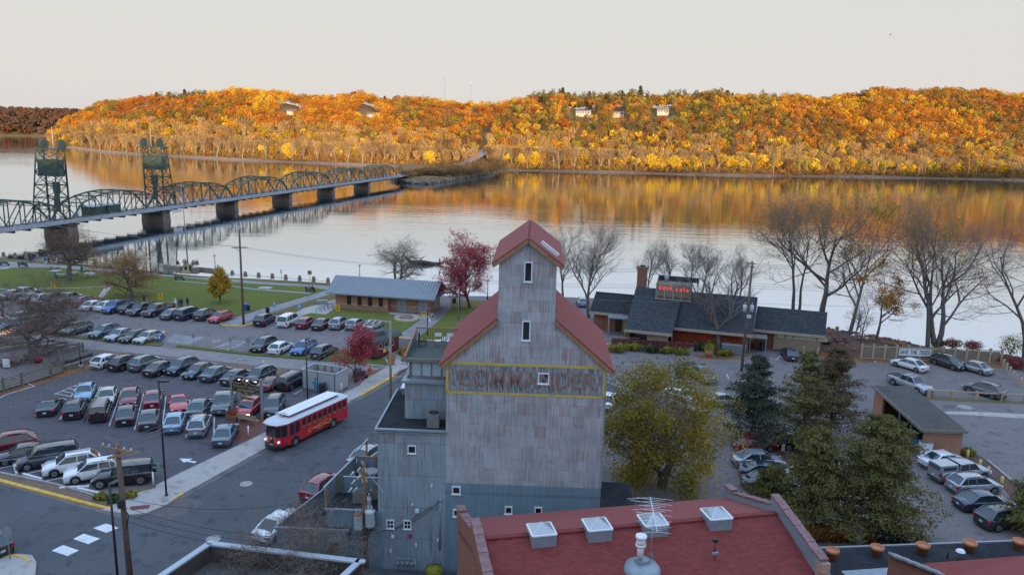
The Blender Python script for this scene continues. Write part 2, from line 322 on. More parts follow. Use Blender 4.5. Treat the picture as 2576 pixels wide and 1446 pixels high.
patch('kerb',[('2',1390,976),('2',1870,1022),('2',1865,1030),('2',1388,983)],.14,m_yel)
patch('kerb',[('2',1180,935),('2',1240,935),('2',1400,974),('2',1400,980),('2',1200,948),('2',1175,950)],.14,m_yel)
patch('kerb',[('1',2240,830),('1',2210,850),('1',2250,868),('1',2440,872),('1',2560,842),('1',2560,836),('1',2430,864),('1',2250,860),('1',2222,848)],.13,m_yel)
patch('trail',[('1',-700,860),('1',330,942),('1',760,992),('1',1600,1072),('1',1640,1080),('1',2571,1168),('2',1320,1268),('2',1540,1200),('2',1330,1290),('2',945,1330),('2',460,1300),('2',0,1258),('1',1700,1165),('1',860,1092),('1',200,1030),('1',-700,960)],.008,m_trail)
patch('median_grass',[('1',-700,830),('1',330,912),('1',760,962),('1',1080,1005),('1',1620,1030),('1',1640,1045),('1',1600,1070),('1',760,990),('1',330,940),('1',-700,860)],.12,m_turf2)
patch('median_grass',[('1',1760,1072),('1',1800,1058),('1',2571,1145),('2',700,1190),('2',870,1112),('2',1100,1100),('2',1290,1200),('2',1320,1240),('2',1320,1266),('2',0,1163),('1',2571,1165)],.12,m_turf)
patch('traffic_island',[('1',1640,1000),('1',1760,945),('1',1860,958),('1',2060,975),('1',1900,1050),('1',1700,1030)],.006,m_walk)
patch('dirt_strip',[('1',860,1096),('1',1700,1169),('2',0,1262),('2',460,1304),('2',460,1380),('1',2571,1330),('1',1980,1200),('1',900,1130)],.010,m_dirt)
patch('caboose_pad',[('2',1090,1260),('2',1400,1100),('2',1440,1170),('2',1540,1190),('2',1330,1275)],.10,m_conc)
patch('corner_grass',[('2',1410,1118),('2',1560,1112),('2',1575,1150),('2',1500,1188),('2',1440,1168)],.14,m_turf)
patch('sidewalk',[('5',1115,812),('5',1230,752),('5',1836,462),('6',590,178),('6',660,130),('6',740,95),('2',1100,1400),('2',1330,1280),('2',1560,1180),('2',1600,1230),('6',1000,18),('6',742,170),('5',1318,868),('5',1200,945),('5',1050,1010),('5',930,1020),('5',730,985),('5',860,930),('5',1000,860),('5',1120,830)],.13,m_conc)
patch('tactile_paving',[('5',930,965),('5',1080,950),('5',1068,978),('5',945,990)],.136,m_brickp)
patch('kerb',[('5',1310,862),('5',1235,908),('5',1225,916),('5',1232,922),('5',1318,870)],.15,m_yel)
patch('kerb',[('6',742,160),('6',1000,10),('2',1345,1360),('2',1355,1372),('6',1005,20),('6',748,170)],.15,m_yel)
patch('brick_plaza',[('5',1690,500),('5',1680,420),('5',1700,330),('6',60,300),('6',90,330),('5',1836,455)],.012,m_brickp)
patch('brick_plaza',[('6',680,40),('6',690,0),('6',830,-20),('2',1330,1310),('2',1100,1415)],.012,m_leaf)
patch('brick_strip',[('d',1200,1170),('d',1380,1060),('d',1440,1070),('d',1250,1210)],.134,m_brickp)
# raised bed beside the cross street with its yellow kerb
patch('verge',[('5',-600,560),('5',0,700),('5',400,790),('5',720,870),('5',1100,800),('5',1060,860),('5',900,940),('5',800,960),('5',690,930),('5',0,760),('5',-600,600)],.05,m_dirt)
patch('kerb',[('5',-600,615),('5',0,762),('5',680,940),('5',800,970),('5',800,985),('5',670,958),('5',0,782),('5',-600,632)],.14,m_yel)
patch('kerb',[('5',-600,548),('5',0,712),('5',400,795),('5',760,900),('5',755,908),('5',390,803),('5',0,722),('5',-600,556)],.16,m_curb)
patch('sidewalk',[('5',-700,1310),('5',0,1312),('5',130,1302),('5',230,1310),('5',262,1360),('5',255,1446),('5',160,1560),('5',-700,1560)],.13,m_conc)
patch('kerb',[('5',-700,1312),('5',0,1315),('5',120,1308),('5',200,1330),('5',215,1360),('5',200,1362),('5',185,1340),('5',110,1320),('5',0,1332),('5',-700,1340)],.16,m_yel)
patch('leaf_strip',[('b',-900,1500),('b',0,1230),('b',700,1030),('b',1080,900),('b',1300,840),('b',1320,740),('b',1940,620),('b',1960,680),('b',1700,800),('b',1200,950),('b',700,1110),('b',90,1290),('b',-900,1600)],.014,m_leaf)
patch('riverbank_ground',[('4',470,940),('4',600,893),('4',1100,970),('4',1600,1072),('4',2350,1152),('4',2571,1180),('4',2571,1330),('4',2380,1250),('4',930,1200),('4',500,1150)],.012,m_mulch)
patch('leaf_strip',[('4',380,1100),('4',930,1185),('4',2340,1235),('4',2420,1300),('4',2300,1280),('4',1500,1240),('4',900,1225),('4',480,1170)],.018,m_leaf)
patch('leaf_strip',[('3',1830,1150),('3',2300,1180),('3',2340,1200),('3',1900,1195),('3',1840,1165)],.018,m_leaf)
patch('leaf_strip',[('8',1130,165),('8',1836,205),('8',1900,225),('8',1250,195),('8',1150,190)],.02,m_turf2)
patch('concrete_band',[('8',1240,272),('8',1500,275),('8',1900,295),('8',1900,325),('8',1500,302),('8',1290,292)],.012,m_conc)
patch('planting_bed',[('8',1380,560),('8',1440,545),('8',1560,620),('8',1740,760),('8',1836,900),('8',1800,960),('8',1700,830)],.05,m_mulch)
patch('kerb',[('8',1565,628),('8',1580,628),('8',1745,762),('8',1738,772)],.15,m_curb)
patch('planting_bed',[('f',650,290),('f',900,240),('f',1250,330),('f',1350,450),('f',1100,500),('f',920,420)],.03,m_mulch)
m_patch=asphalt('repaired asphalt',(.105,.090,.092))
for q in([('5',1060,1010),('5',1330,885),('5',1460,920),('5',1420,960),('5',1180,1060)],[('6',130,590),('6',220,600),('6',200,640),('6',120,625)],[('8',1250,230),('8',1330,225),('8',1345,250),('8',1260,255)]):patch('asphalt_repair',q,.009,m_patch,depth=.008)
m_tar=asphalt('tar seal',(.022,.022,.026))
# painted markings
def strip(name,segs,w,mat,z,kind='structure'):
    b=MB()
    for s in segs:
        a,c=g(*s[0]),g(*s[1]);d=Vector((c.x-a.x,c.y-a.y,0));d.normalize();q=Vector((-d.y,d.x,0))*w/2
        b.poly([(a.x-q.x,a.y-q.y,z),(c.x-q.x,c.y-q.y,z),(c.x+q.x,c.y+q.y,z),(a.x+q.x,a.y+q.y,z)])
    return tag(b.build(name,mat),kind=kind)
S_=lambda t,x0,y0,x1,y1:((t,x0,y0),(t,x1,y1))
stall=[S_('5',255,305,275,270),S_('5',430,330,450,290),S_('5',602,352,650,250),S_('5',602,352,715,100),S_('5',783,377,872,125),S_('5',965,404,1030,145),S_('5',1165,375,1190,165),S_('5',1335,457,1362,190),S_('5',1532,486,1540,210),S_('5',1705,305,1715,235),
         S_('1',930,1285,1090,1305),S_('1',1090,1305,1150,1285),S_('1',1262,1328,1365,1293),S_('1',1438,1348,1505,1325),S_('1',1620,1370,1695,1343),S_('1',1800,1392,1880,1358),S_('1',1985,1416,2070,1380),S_('1',2175,1440,2250,1410),
         S_('c',1005,740,1200,640),S_('c',1410,795,1580,697),S_('1',520,680,740,628),S_('1',640,697,750,675),S_('1',768,712,850,690),S_('1',890,727,970,705),S_('1',1010,744,1090,722),S_('1',1135,758,1230,735),S_('1',1265,775,1350,752),S_('1',1410,790,1490,768),S_('1',1560,800,1650,776),S_('1',1722,811,1795,787),S_('1',1888,822,1960,800),S_('1',2210,790,2360,760),
         S_('2',150,885,225,865),S_('2',360,898,400,880),S_('2',527,905,580,875),S_('2',685,918,740,890),S_('2',850,925,920,885),S_('2',1000,935,1080,880),S_('2',102,1155,150,1130),S_('2',300,1170,360,1135),S_('2',515,1185,570,1150),S_('2',716,1188,880,1108),
         S_('b',1480,133,1860,15),S_('b',1790,165,1860,150),S_('b',2080,190,2160,170),S_('1',1510,1035,1680,975),S_('1',20,1440,60,1420),
         S_('5',0,680,120,655),S_('5',165,725,325,690),S_('5',330,772,480,742),S_('5',580,815,660,790),S_('5',100,20,245,95),
         S_('8',25,520,45,550),S_('3',2155,1345,2175,1390),S_('4',85,1205,130,1160),S_('4',520,1240,570,1195),S_('4',1065,1215,1085,1230),S_('f',790,240,820,280),S_('4',20,1195,85,1207)]
strip('stall_marking',stall,.11,m_line,.022)
strip('lot_edge_marking',[S_('b',0,1350,90,1295),S_('b',90,1295,700,1112)],.12,m_line,.024)
strip('hatch_marking',[S_('b',1080,1280,1550,1085),S_('b',1420,1340,1520,1150),S_('b',1130,1265,1430,1325),S_('b',1250,1215,1470,1258),S_('b',1370,1162,1500,1190),S_('b',1230,1355,1400,1395),S_('b',1480,1108,1530,1120),
      S_('1',2120,1098,2320,1020),S_('1',2270,1115,2465,1022),S_('1',2120,1098,2270,1115),S_('1',2320,1020,2465,1022),S_('1',2180,1098,2440,1060),S_('1',2160,1080,2400,1040),S_('1',2250,1108,2300,1100),S_('1',2230,1060,2360,1030)],.10,m_line,.026)
strip('wheelchair_symbol',[S_('1',2130,1010,2200,1003),S_('1',2200,1003,2205,1012),S_('1',2205,1012,2165,1025),S_('1',2130,1030,2165,1028),S_('1',2135,1020,2160,1015)],.10,m_line,.026)
strip('trail_marking',[S_('1',820,1047,868,1050),S_('1',1032,1064,1080,1068),S_('1',1243,1083,1293,1088),S_('1',1692,1126,1735,1131),S_('1',1925,1150,1975,1154),S_('1',2155,1172,2210,1176),S_('1',2395,1192,2448,1198),S_('2',60,1215,120,1220),S_('2',305,1238,360,1242),S_('1',450,1003,485,1007),S_('2',1060,1300,1110,1303)],.12,m_oline,.022)
for q in([('5',760,1075),('5',852,1106),('5',762,1142),('5',668,1108)],[('5',600,1148),('5',718,1183),('5',634,1223),('5',525,1186)],[('5',452,1230),('5',567,1268),('5',485,1308),('5',370,1270)]):
    patch('crosswalk_block',q,.013,m_line,depth=.01)
patch('turn_arrow',[('5',1287,610),('5',1380,612),('5',1358,625),('5',1410,632),('5',1395,642),('5',1340,632),('5',1318,638)],.022,m_line,depth=.02)
for t_,x_,y_,r_,lb_ in(('5',1765,793,.55,'near the walkway kerb, in the street'),('5',1530,1188,.55,'in the street beside the pale parapet corner'),('8',1412,243,.8,'in the lane right of the brick refuse shed'),('2',415,447,.5,'in the riverwalk by the brown sign')):
    q=g(t_,x_,y_);o=MB().cyl((0,0,0),r_,.03,20).build('manhole_cover',m_curb);o.location=(q.x,q.y,.008 if t_!='2' else .06);tag(o,'round iron manhole cover '+lb_,'manhole cover','manhole covers')
# ------------------------------------------------------------------ hills
def az(vx,vy=330):d=ray('V',vx,vy);return math.atan2(d.x,d.y)
def elev(vx,vy):d=ray('V',vx,vy);return d.z/math.hypot(d.x,d.y)
def dist(vx,vy,z=WL):q=g('V',vx,vy,z);return math.hypot(q.x,q.y)
sh=[(118,371),(167,371),(260,383),(348,390),(500,398),(643,406),(800,412),(922,417),(1014,420),(1100,424),(1190,427),(1256,429),(1400,432),(1550,435),(1705,440),(1931,444),(2150,446),(2300,449),(2575,455),(2900,466)]
top=[(118,362),(135,340),(150,312),(180,292),(250,264),(350,249),(480,240),(580,228),(680,232),(760,240),(830,245),(900,240),(960,250),(1060,244),(1120,262),(1200,259),(1280,256),(1400,240),(1500,246),(1650,241),(1820,238),(1900,243),(2050,243),(2150,241),(2200,229),(2350,226),(2575,237),(2900,250)]
SA=np.array([az(x,y) for x,y in sh]);SD=np.array([dist(x,y) for x,y in sh])
TA=np.array([az(x,y) for x,y in top]);TE=np.array([elev(x,y) for x,y in top])
def h_prof(a,d):
    """ground height of the far bluff at azimuth a and distance d"""
    d0=np.interp(a,SA,SD);wd=260.0;dr=d0+wd
    ridge=CAM_Z+np.interp(a,TA,TE)*dr-12.0;ridge=np.maximum(ridge,-2.0)
    s=np.clip((d-d0)/wd,-.2,2)
    k=np.where(s<.0,0,np.where(s<.16,.02,.02+(np.clip(s,.16,1.0)-.16)/.84*.98));k=np.where(s>.16,.02+.98*np.sin(np.clip((s-.16)/.84,0,1)*math.pi/2)**.95,k)
    h=(WL+1.2)+(ridge-(WL+1.2))*k
    rav=.32*np.exp(-((a-az(1195))/.018)**2)+.16*np.exp(-((a-az(2030))/.02)**2)+.12*np.exp(-((a-az(700))/.016)**2)
    h=h-rav*(h-WL)*np.clip(1.15-s,0,1)*(s>.1)
    h=h+1.6*np.sin(a*60+d*.02)*np.clip(s,0,1)+1.2*np.sin(a*131+1.3)*np.clip(s,0,1)
    return np.where(s<0,WL-3.0+(s+.05)*8,h)
m_hill=litter('hillside soil',(.20,.12,.05),(.30,.18,.07),(.12,.09,.04),.3);m_sand=litter('sandy shore',(.30,.20,.13),(.36,.25,.17),(.20,.15,.11),2.0)
def polar_mesh(name,a0,a1,na,dists,hf,mat,kind='structure'):
    A_,D_=np.meshgrid(np.linspace(a0,a1,na),dists,indexing='ij');H_=hf(A_,D_);V=np.stack([np.sin(A_)*D_,np.cos(A_)*D_,H_],-1).reshape(-1,3);nd=A_.shape[1]
    i,j=np.meshgrid(np.arange(na-1),np.arange(nd-1),indexing='ij');q=(i*nd+j).ravel();F=np.stack([q,q+nd,q+nd+1,q+1],1)[:,::-1]
    o=bulk(name,V,F,mat);return tag(o,kind=kind)
def far_mesh():
    na,ns=260,40;A_=np.linspace(SA[0],SA[-1],na)[:,None]*np.ones((1,ns));S_v=np.linspace(-.05,1.8,ns)[None,:]**1.0;D_=np.interp(A_,SA,SD)+S_v*260.0
    H_=h_prof(A_,D_);V=np.stack([np.sin(A_)*D_,np.cos(A_)*D_,H_],-1).reshape(-1,3)
    i,j=np.meshgrid(np.arange(na-1),np.arange(ns-1),indexing='ij');q=(i*ns+j).ravel();F=np.stack([q,q+ns,q+ns+1,q+1],1)[:,::-1]
    tag(bulk('hills',V,F,m_hill),kind='structure')
far_mesh()
farA=(az(-300),az(300));farE=lambda a:np.interp(a,[az(-300),az(0),az(120),az(200),az(300)],[elev(-300,268),elev(0,273),elev(120,276),elev(200,279),elev(300,292)])
def h_far(a,d):
    s=np.clip((d-1700)/500,-.1,1.3);r=CAM_Z+farE(a)*2200-12;k=np.where(s<0,0,np.sin(np.clip(s,0,1)*math.pi/2)**.8);return np.where(s<0,WL-3,WL+1+(r-WL)*k)
polar_mesh('hills',farA[0],farA[1],60,np.linspace(1680,2500,30),h_far,m_hill)
# bluff behind the town: the low sun comes over it, so town and near river lie in its shade
def h_west(x,y):
    d=-y;s=np.clip((d-70)/120,0,1);base=57.0+.036*x+3*np.sin(x*.011);return s*s*(3-2*s)*base
xs=np.linspace(-1100,1100,120);ys=np.linspace(-60,-420,40);X_,Y_=np.meshgrid(xs,ys,indexing='ij');V=np.stack([X_,Y_,h_west(X_,Y_)-.3],-1).reshape(-1,3)
i,j=np.meshgrid(np.arange(119),np.arange(39),indexing='ij');q=(i*40+j).ravel()
tag(bulk('hills',V,np.stack([q,q+1,q+41,q+40],1)[:,::-1],litter('leafless wooded bluff',(.05,.045,.035),(.085,.07,.05),(.03,.03,.025),.3)),kind='structure')
# ------------------------------------------------------------------ trees
def leafmat(name,tint=True,c=(.3,.2,.05),tr=.25,c2=None,sc=1.3):
    t=NT(name,.8,spec=.15);
    if tint:b=t.n('ShaderNodeAttribute',out=0,attribute_name='tint')
    else:b=t.mix(t.noise(t.pos(),sc,4.0,.7),c,c2 or tuple(min(1,x*1.8) for x in c))
    t.col(b);tl=t.t.nodes.new('ShaderNodeBsdfTranslucent');t.put(tl.inputs[0],b);mx=t.t.nodes.new('ShaderNodeMixShader');mx.inputs[0].default_value=tr
    t.t.links.new(t.p.outputs[0],mx.inputs[1]);t.t.links.new(tl.outputs[0],mx.inputs[2]);t.t.links.new(mx.outputs[0],t.o.inputs[0]);return t.mat
m_tint=leafmat('autumn foliage',tr=.2);m_bark=M('grey bark',(.13,.105,.09),.95,var=.35,sc=2.5,bump=.4);m_bark2=M('dark bark',(.075,.06,.052),.95,var=.3,sc=3)
m_palebark=M('pale trunk bark',(.42,.33,.24),.95,var=.25,sc=1.0)  # pale is the bark's own tone on the far bank trees
def quads(P,Nn,size,rng,asp=1.0,Uv=None):
    """one little quad per point, facing Nn"""
    n=len(P);Nn=Nn/(np.linalg.norm(Nn,axis=1,keepdims=True)+1e-9)
    r=rng.normal(size=(n,3)) if Uv is None else Uv;u=r-Nn*(r*Nn).sum(1,keepdims=True);u/=(np.linalg.norm(u,axis=1,keepdims=True)+1e-9);v=np.cross(Nn,u)
    s=(np.asarray(size)*np.ones(n))[:,None]*.5;a=asp
    V=np.stack([P-u*s-v*s*a,P+u*s*.8-v*s*a*.6,P+u*s+v*s*a,P-u*s*.7+v*s*a*.8],1).reshape(-1,3)
    return V,np.arange(n*4).reshape(-1,4)
PAL={'orange':(.60,.235,.024),'rust':(.42,.135,.02),'gold':(.70,.40,.032),'yellow':(.80,.54,.04),'lime':(.34,.29,.04),'olive':(.19,.155,.04),'pine':(.085,.10,.035),'red':(.36,.055,.02),'tan':(.43,.27,.105),'brown':(.25,.14,.06)}
def vnoise(x,y,s):
    return(np.sin(x*1.7*s+1.3*np.sin(y*1.1*s))+np.sin(y*2.3*s+1.7*np.sin(x*.9*s+2))+np.sin((x+y)*1.3*s+4))/3
def forest(name,xy,gz,zone,seed,nq=230,qs=.92,far=False):
    rng=np.random.default_rng(seed);Vs,Cs=[],[]
    names=list(PAL);P_=np.array([PAL[k] for k in names])
    for i in range(len(xy)):
        x,y=xy[i];s,vx=zone[i];w=rng.random();c1=vnoise(x,y,.011);c2=vnoise(x+300,y-200,.017);z0=gz[i];bare=False
        if s<.17:
            k='tan' if w<.62 else('brown' if w<.78 else('yellow' if w<.92 else 'gold'));bare=k in('tan','brown')
            if vx>1800 and w<.55:k,bare=('lime' if w<.2 else('yellow' if w<.38 else 'gold')),False
        elif s<.34:
            k=('tan' if w<.3 else 'brown' if w<.42 else 'orange' if w<.62 else 'gold' if w<.8 else 'lime' if w<.92 else 'yellow');bare=k in('tan','brown')
            if vx<900 and w<.5:k,bare='tan',True
        else:
            if c1>.25:k='orange' if w<.6 else('rust' if w<.8 else 'gold')
            elif c1<-.35:k='rust' if w<.42 else('brown' if w<.62 else 'red' if w<.72 else 'orange')
            elif c2>.2:k='gold' if w<.5 else('yellow' if w<.62 else 'orange')
            else:k='orange' if w<.35 else('olive' if w<.55 else 'lime' if w<.66 else 'rust' if w<.84 else 'brown')
            if 1280<vx<1950 and w<.62:k=['olive','lime','olive','pine','gold','brown'][int(w*9.6)]
            if s>.85 and(1330<vx<1760) and rng.random()<.6:k='pine' if rng.random()<.6 else 'olive'
            if s>.85 and(500<vx<640 or 1100<vx<1320):k=['yellow','gold','lime','orange'][rng.integers(4)]
            if 400<vx<520 and s>.8 and w<.5:k='pine'
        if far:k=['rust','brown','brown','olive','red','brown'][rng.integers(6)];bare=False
        H=rng.uniform(10.0,16.5)*(1.12 if bare else 1.0);Rr=rng.uniform(3.8,7.0)*(1.35 if far else 1);base=np.array(PAL[k])*rng.uniform(.66,1.25)*(.6 if far else 1);base=base*.5+np.array([.075,.05,.038]) if far else(base if bare else base*.88+np.array([.08,.044,.007]))  # far: partial shade on the distant bluff is mixed into its leaf colours
        if bare:
            n=int(nq*.8);th=rng.random(n)*2*math.pi;t=rng.random(n)**.7;rr=Rr*(.25+.8*t)*np.sqrt(rng.random(n));zz=z0+H*(.22+.8*t)-rr*.25
            P=np.stack([x+np.cos(th)*rr,y+np.sin(th)*rr,zz],1);up=np.stack([np.cos(th)*.5*rr/Rr,np.sin(th)*.5*rr/Rr,np.ones(n)],1)+rng.normal(size=(n,3))*.25
            Nn=np.stack([rng.normal(size=n)*.6,-np.ones(n),rng.normal(size=n)*.3],1);v,_=quads(P,Nn,rng.uniform(1.6,3.2,n),rng,.16,up)
            c=np.repeat(base[None]*rng.uniform(.6,1.35,(n,1)),4,0);Vs.append(v);Cs.append(c)
            tp=np.array([[x+rng.uniform(-1,1),y,z0+H*.3],[x+rng.uniform(-1.5,1.5),y,z0+H*.42]]);v,_=quads(tp,np.array([[0,-1,.1],[.3,-1,.1]]),[H*.75,H*.7],rng,.045,np.array([[.05,0,1],[-.12,0,1.]]))
            Vs.append(v);Cs.append(np.tile(np.array([.60,.46,.30]),(8,1)))
        else:
            nl=15 if k!='pine' else 7;C_=rng.normal(size=(nl,3));C_/=np.linalg.norm(C_,axis=1,keepdims=True);C_*=Rr*.70;C_[:,2]=C_[:,2]*.75+z0+H-Rr*.85;C_[:,0]+=x;C_[:,1]+=y
            if k=='pine':C_[:,2]=z0+H*np.linspace(.35,1.08,nl);C_[:,:2]=np.array([x,y])+rng.normal(size=(nl,2))*.8
            q=rng.integers(nl,size=nq);D_=rng.normal(size=(nq,3));D_[:,2]+=.35;D_[:,1]-=.35;D_/=np.linalg.norm(D_,axis=1,keepdims=True)
            lr=Rr*(.40 if k!='pine' else .42);P=C_[q]+D_*lr*rng.uniform(.75,1.05,(nq,1));lt=rng.uniform(.8,1.2,nl)
            v,_=quads(P,D_+rng.normal(size=(nq,3))*.45,rng.uniform(.7,1.3,nq)*qs*(1.3 if far else 1),rng,.8);Vs.append(v)
            Cs.append(np.repeat(base[None]*lt[q][:,None]*rng.uniform(.8,1.2,(nq,1)),4,0))
    V=np.concatenate(Vs);C=np.concatenate(Cs);C=np.clip(np.concatenate([C,np.ones((len(C),1))],1),0,1)
    F=np.arange(len(V)).reshape(-1,4);o=bulk(name,V,F,m_tint,col=C);return tag(o,kind='stuff')
VX_A=np.array([az(x) for x in range(-200,3001,20)]);VX_X=np.arange(-200,3001,20)
def hill_points(step,s0,s1,seed,wd=260.0):
    rng=np.random.default_rng(seed);out=[]
    for s in np.arange(s0,s1,step/wd):
        a=SA[0]
        while a<SA[-1]:
            d=np.interp(a,SA,SD)+s*wd;a+=step/d;aa=a+rng.uniform(-.35,.35)*step/d;dd=d+rng.uniform(-.4,.4)*step;out.append((aa,dd,s))
    return np.array(out)
hp=hill_points(8.0,.045,1.12,5);hx=np.stack([np.sin(hp[:,0])*hp[:,1],np.cos(hp[:,0])*hp[:,1]],1);hz=h_prof(hp[:,0],hp[:,1]);vxs=np.interp(hp[:,0],VX_A,VX_X)
keep=(hz>WL+.6)&~((np.abs(vxs-(1205+(hp[:,2])*40))<14)&(hp[:,2]<.5))&~((hp[:,2]>.50)&(hp[:,2]<.74)&(((vxs>1425)&(vxs<1500))|((vxs>1535)&(vxs<1580))|((vxs>1630)&(vxs<1690))|((vxs>700)&(vxs<765))|((vxs>900)&(vxs<950))))
tag(forest('autumn_forest',hx[keep],hz[keep],np.stack([hp[keep,2],vxs[keep]],1),11),'orange, gold and rust autumn woods covering the far river bluff','forest')
hb_=hill_points(4.6,.012,.10,6);hq=np.stack([np.sin(hb_[:,0])*hb_[:,1],np.cos(hb_[:,0])*hb_[:,1]],1);rng=np.random.default_rng(66);Vs,Cs=[],[]
for i in range(len(hb_)):
    z0=float(h_prof(hb_[i:i+1,0],hb_[i:i+1,1])[0]);r_=rng.uniform(1.4,3.4);n=60;vx_=np.interp(hb_[i,0],VX_A,VX_X)
    if 1185<vx_<1240:continue
    th=rng.random(n)*6.283;rr_=r_*np.sqrt(rng.random(n));P=np.stack([hq[i,0]+np.cos(th)*rr_,hq[i,1]+np.sin(th)*rr_,z0+rng.random(n)*r_*2.1*(1.1-.5*rr_/r_)],1)
    v,_=quads(P,rng.normal(size=(n,3))+np.array([0,-.8,.3]),rng.uniform(.6,1.4,n),rng,.5);Vs.append(v);b_=[(.40,.22,.07),(.30,.16,.06),(.52,.30,.06),(.34,.26,.07),(.44,.19,.05)][rng.integers(5)]
    Cs.append(np.repeat(np.array(b_)[None]*rng.uniform(.6,1.2,(n,1)),4,0))
V=np.concatenate(Vs);tag(bulk('shore_brush',V,np.arange(len(V)).reshape(-1,4),m_tint,col=np.concatenate([np.concatenate(Cs),np.ones((len(V),1))],1)),'golden brown brush at the foot of the far woods','brush',kind='stuff')
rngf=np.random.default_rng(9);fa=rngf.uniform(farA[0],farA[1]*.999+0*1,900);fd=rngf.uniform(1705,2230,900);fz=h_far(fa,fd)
tag(forest('distant_forest',np.stack([np.sin(fa)*fd,np.cos(fa)*fd],1),fz,np.stack([np.ones(900)*.6,np.zeros(900)],1),12,70,3.0,True),'rust woods on the distant bluff at the river bend, shade mixed into their colour','forest')

def grow(seed,H,spread=.5,lv=4,n0=6,kids=(7,6,5),r0=None,first=.25,up=.15,wob=.16,lean=(0,0),decay=.62,stems=1):
    """bare branching skeleton: returns list of (level, points, radii)"""
    rnd=random.Random(seed);out=[];r0=r0 or H*.018
    def go(p,d,L_,r,l):
        n=6 if l==0 else(5 if l<2 else 3);pts=[Vector(p)];rs=[r];dd=Vector(d)
        for i in range(n):
            dd=(dd+Vector((rnd.gauss(0,wob),rnd.gauss(0,wob),rnd.gauss(0,wob*.6)))*(.6 if l==0 else 1)+Vector((0,0,up*(.5 if l>0 else .3)))).normalized()
            pts.append(pts[-1]+dd*L_/n);rs.append(max(.007,r*(1-.62*(i+1)/n)) if l else r*(1-.82*(i+1)/n))
        out.append((l,pts,rs))
        if l>=lv:return
        k=n0 if l==0 else kids[min(l-1,len(kids)-1)]
        for j in range(k):
            t=(first+(1-first)*(j+rnd.random()*.8)/k) if l==0 else(.2+.8*(j+rnd.random())/k);t=min(t,.99);q=t*n;i=int(q);fpt=q-i
            base=pts[i].lerp(pts[i+1],fpt);dr=(pts[i+1]-pts[i]).normalized();a=rnd.random()*6.283+j*2.4;side=Vector((math.cos(a),math.sin(a),0));side=(side-dr*side.dot(dr)).normalized() if abs(dr.z)<.98 else side
            sp=spread*(1.0 if l else .95)*rnd.uniform(.75,1.3);nd=(dr*(1-sp*.55)+side*sp+Vector((0,0,.12))).normalized()
            go(base,nd,L_*decay*rnd.uniform(.75,1.15)*(1.12-.35*t),rs[i]*(.62 if l else .60)*rnd.uniform(.8,1.1),l+1)
    for s in range(stems):
        a=s*2.1+rnd.random();ln=.22*(stems>1);go((0.15*math.cos(a)*(stems>1),.15*math.sin(a)*(stems>1),-.1),Vector((lean[0]+ln*math.cos(a),lean[1]+ln*math.sin(a),1)).normalized(),H*.60,r0,0)
    return out
def tree(name,label,cat,pos,H,seed,bark=None,leaf=None,nleaf=0,lsize=.16,rz=0.0,group=None,twmat=None,tl=1,clumps=None,sag=0,**kw):
    sk=grow(seed,H,**kw);b=bark or m_bark;root=thing(name,label,cat,pos,rz,group);T=MB();C=MB();tips=[]
    zmax=max(p.z for _,ps,_ in sk for p in ps);k=H/zmax
    for l,ps,rs in sk:
        ps=[p*k for p in ps];(T if l<=tl else C).tube(ps,rs,7 if l==0 else(5 if l==1 else 3),0,False)
        if l>=2:tips+=[(p,l) for p in ps[1:]]
    T.build('trunk',b,root,fix=False);C.build('crown',twmat or b,root,fix=False)
    if nleaf:
        rng=np.random.default_rng(seed);idx=rng.integers(len(tips),size=nleaf);
        if clumps:
            cs=[tips[i][0] for i in rng.integers(len(tips),size=clumps)];dm=np.array([min((tips[i][0]-c).length for c in cs) for i in range(len(tips))]);ok=np.argsort(dm)[:max(40,len(tips)//5)];idx=ok[rng.integers(len(ok),size=nleaf)]
        P=np.array([tuple(tips[i][0]) for i in idx])+rng.normal(size=(nleaf,3))*lsize*1.6;N_=rng.normal(size=(nleaf,3))+np.array([0,0,.6])
        v,f=quads(P,N_,rng.uniform(.7,1.3,nleaf)*lsize,rng);bulk('leaves',v,f,leaf,root)
    return root
def conifer(name,label,pos,H,Rb,seed,mat,n=9000,bark=None,loose=.20,low=.06,trunk_r=.2,group=None,size=.17):
    rng=np.random.default_rng(seed);root=thing(name,label,'tree',pos,0,group);T=MB().tube([(0,0,-.1),(0,0,H*.5),(0,0,H*.97)],[trunk_r,trunk_r*.6,.03],7,0,False);nb=150
    Ps,Ns=[],[];per=n//nb
    for i in range(nb):
        t=low+(1-low)*(i+rng.random())/nb;z=H*t;L_=Rb*(1-t)**.62*rng.uniform(.62,1.32)*(1+.18*math.sin(t*17+seed))+.25;a=rng.random()*6.283;dr=np.array([math.cos(a),math.sin(a),rng.uniform(.0,.35)])
        e=np.array([0,0,z])+dr*L_;T.tube([(0,0,z-.1),tuple(e)],[.05,.012],3,0,False)
        u=rng.random(per)**.6;c=np.array([0,0,z])+dr*(u*L_)[:,None];wd=L_*loose*(1.15-u)[:,None]+.12;q=rng.normal(size=(per,3))*wd*np.array([1,1,.45]);c=c+q;c[:,2]-=(u**2)*L_*.06
        Ps.append(c);Ns.append(rng.normal(size=(per,3))*.8+np.array([dr[0],dr[1],.7]))
    T.build('trunk',bark or m_bark2,root,fix=False);v,f=quads(np.concatenate(Ps),np.concatenate(Ns),rng.uniform(.6,1.4,per*nb)*size,rng,.55);bulk('crown',v,f,mat,root);return root
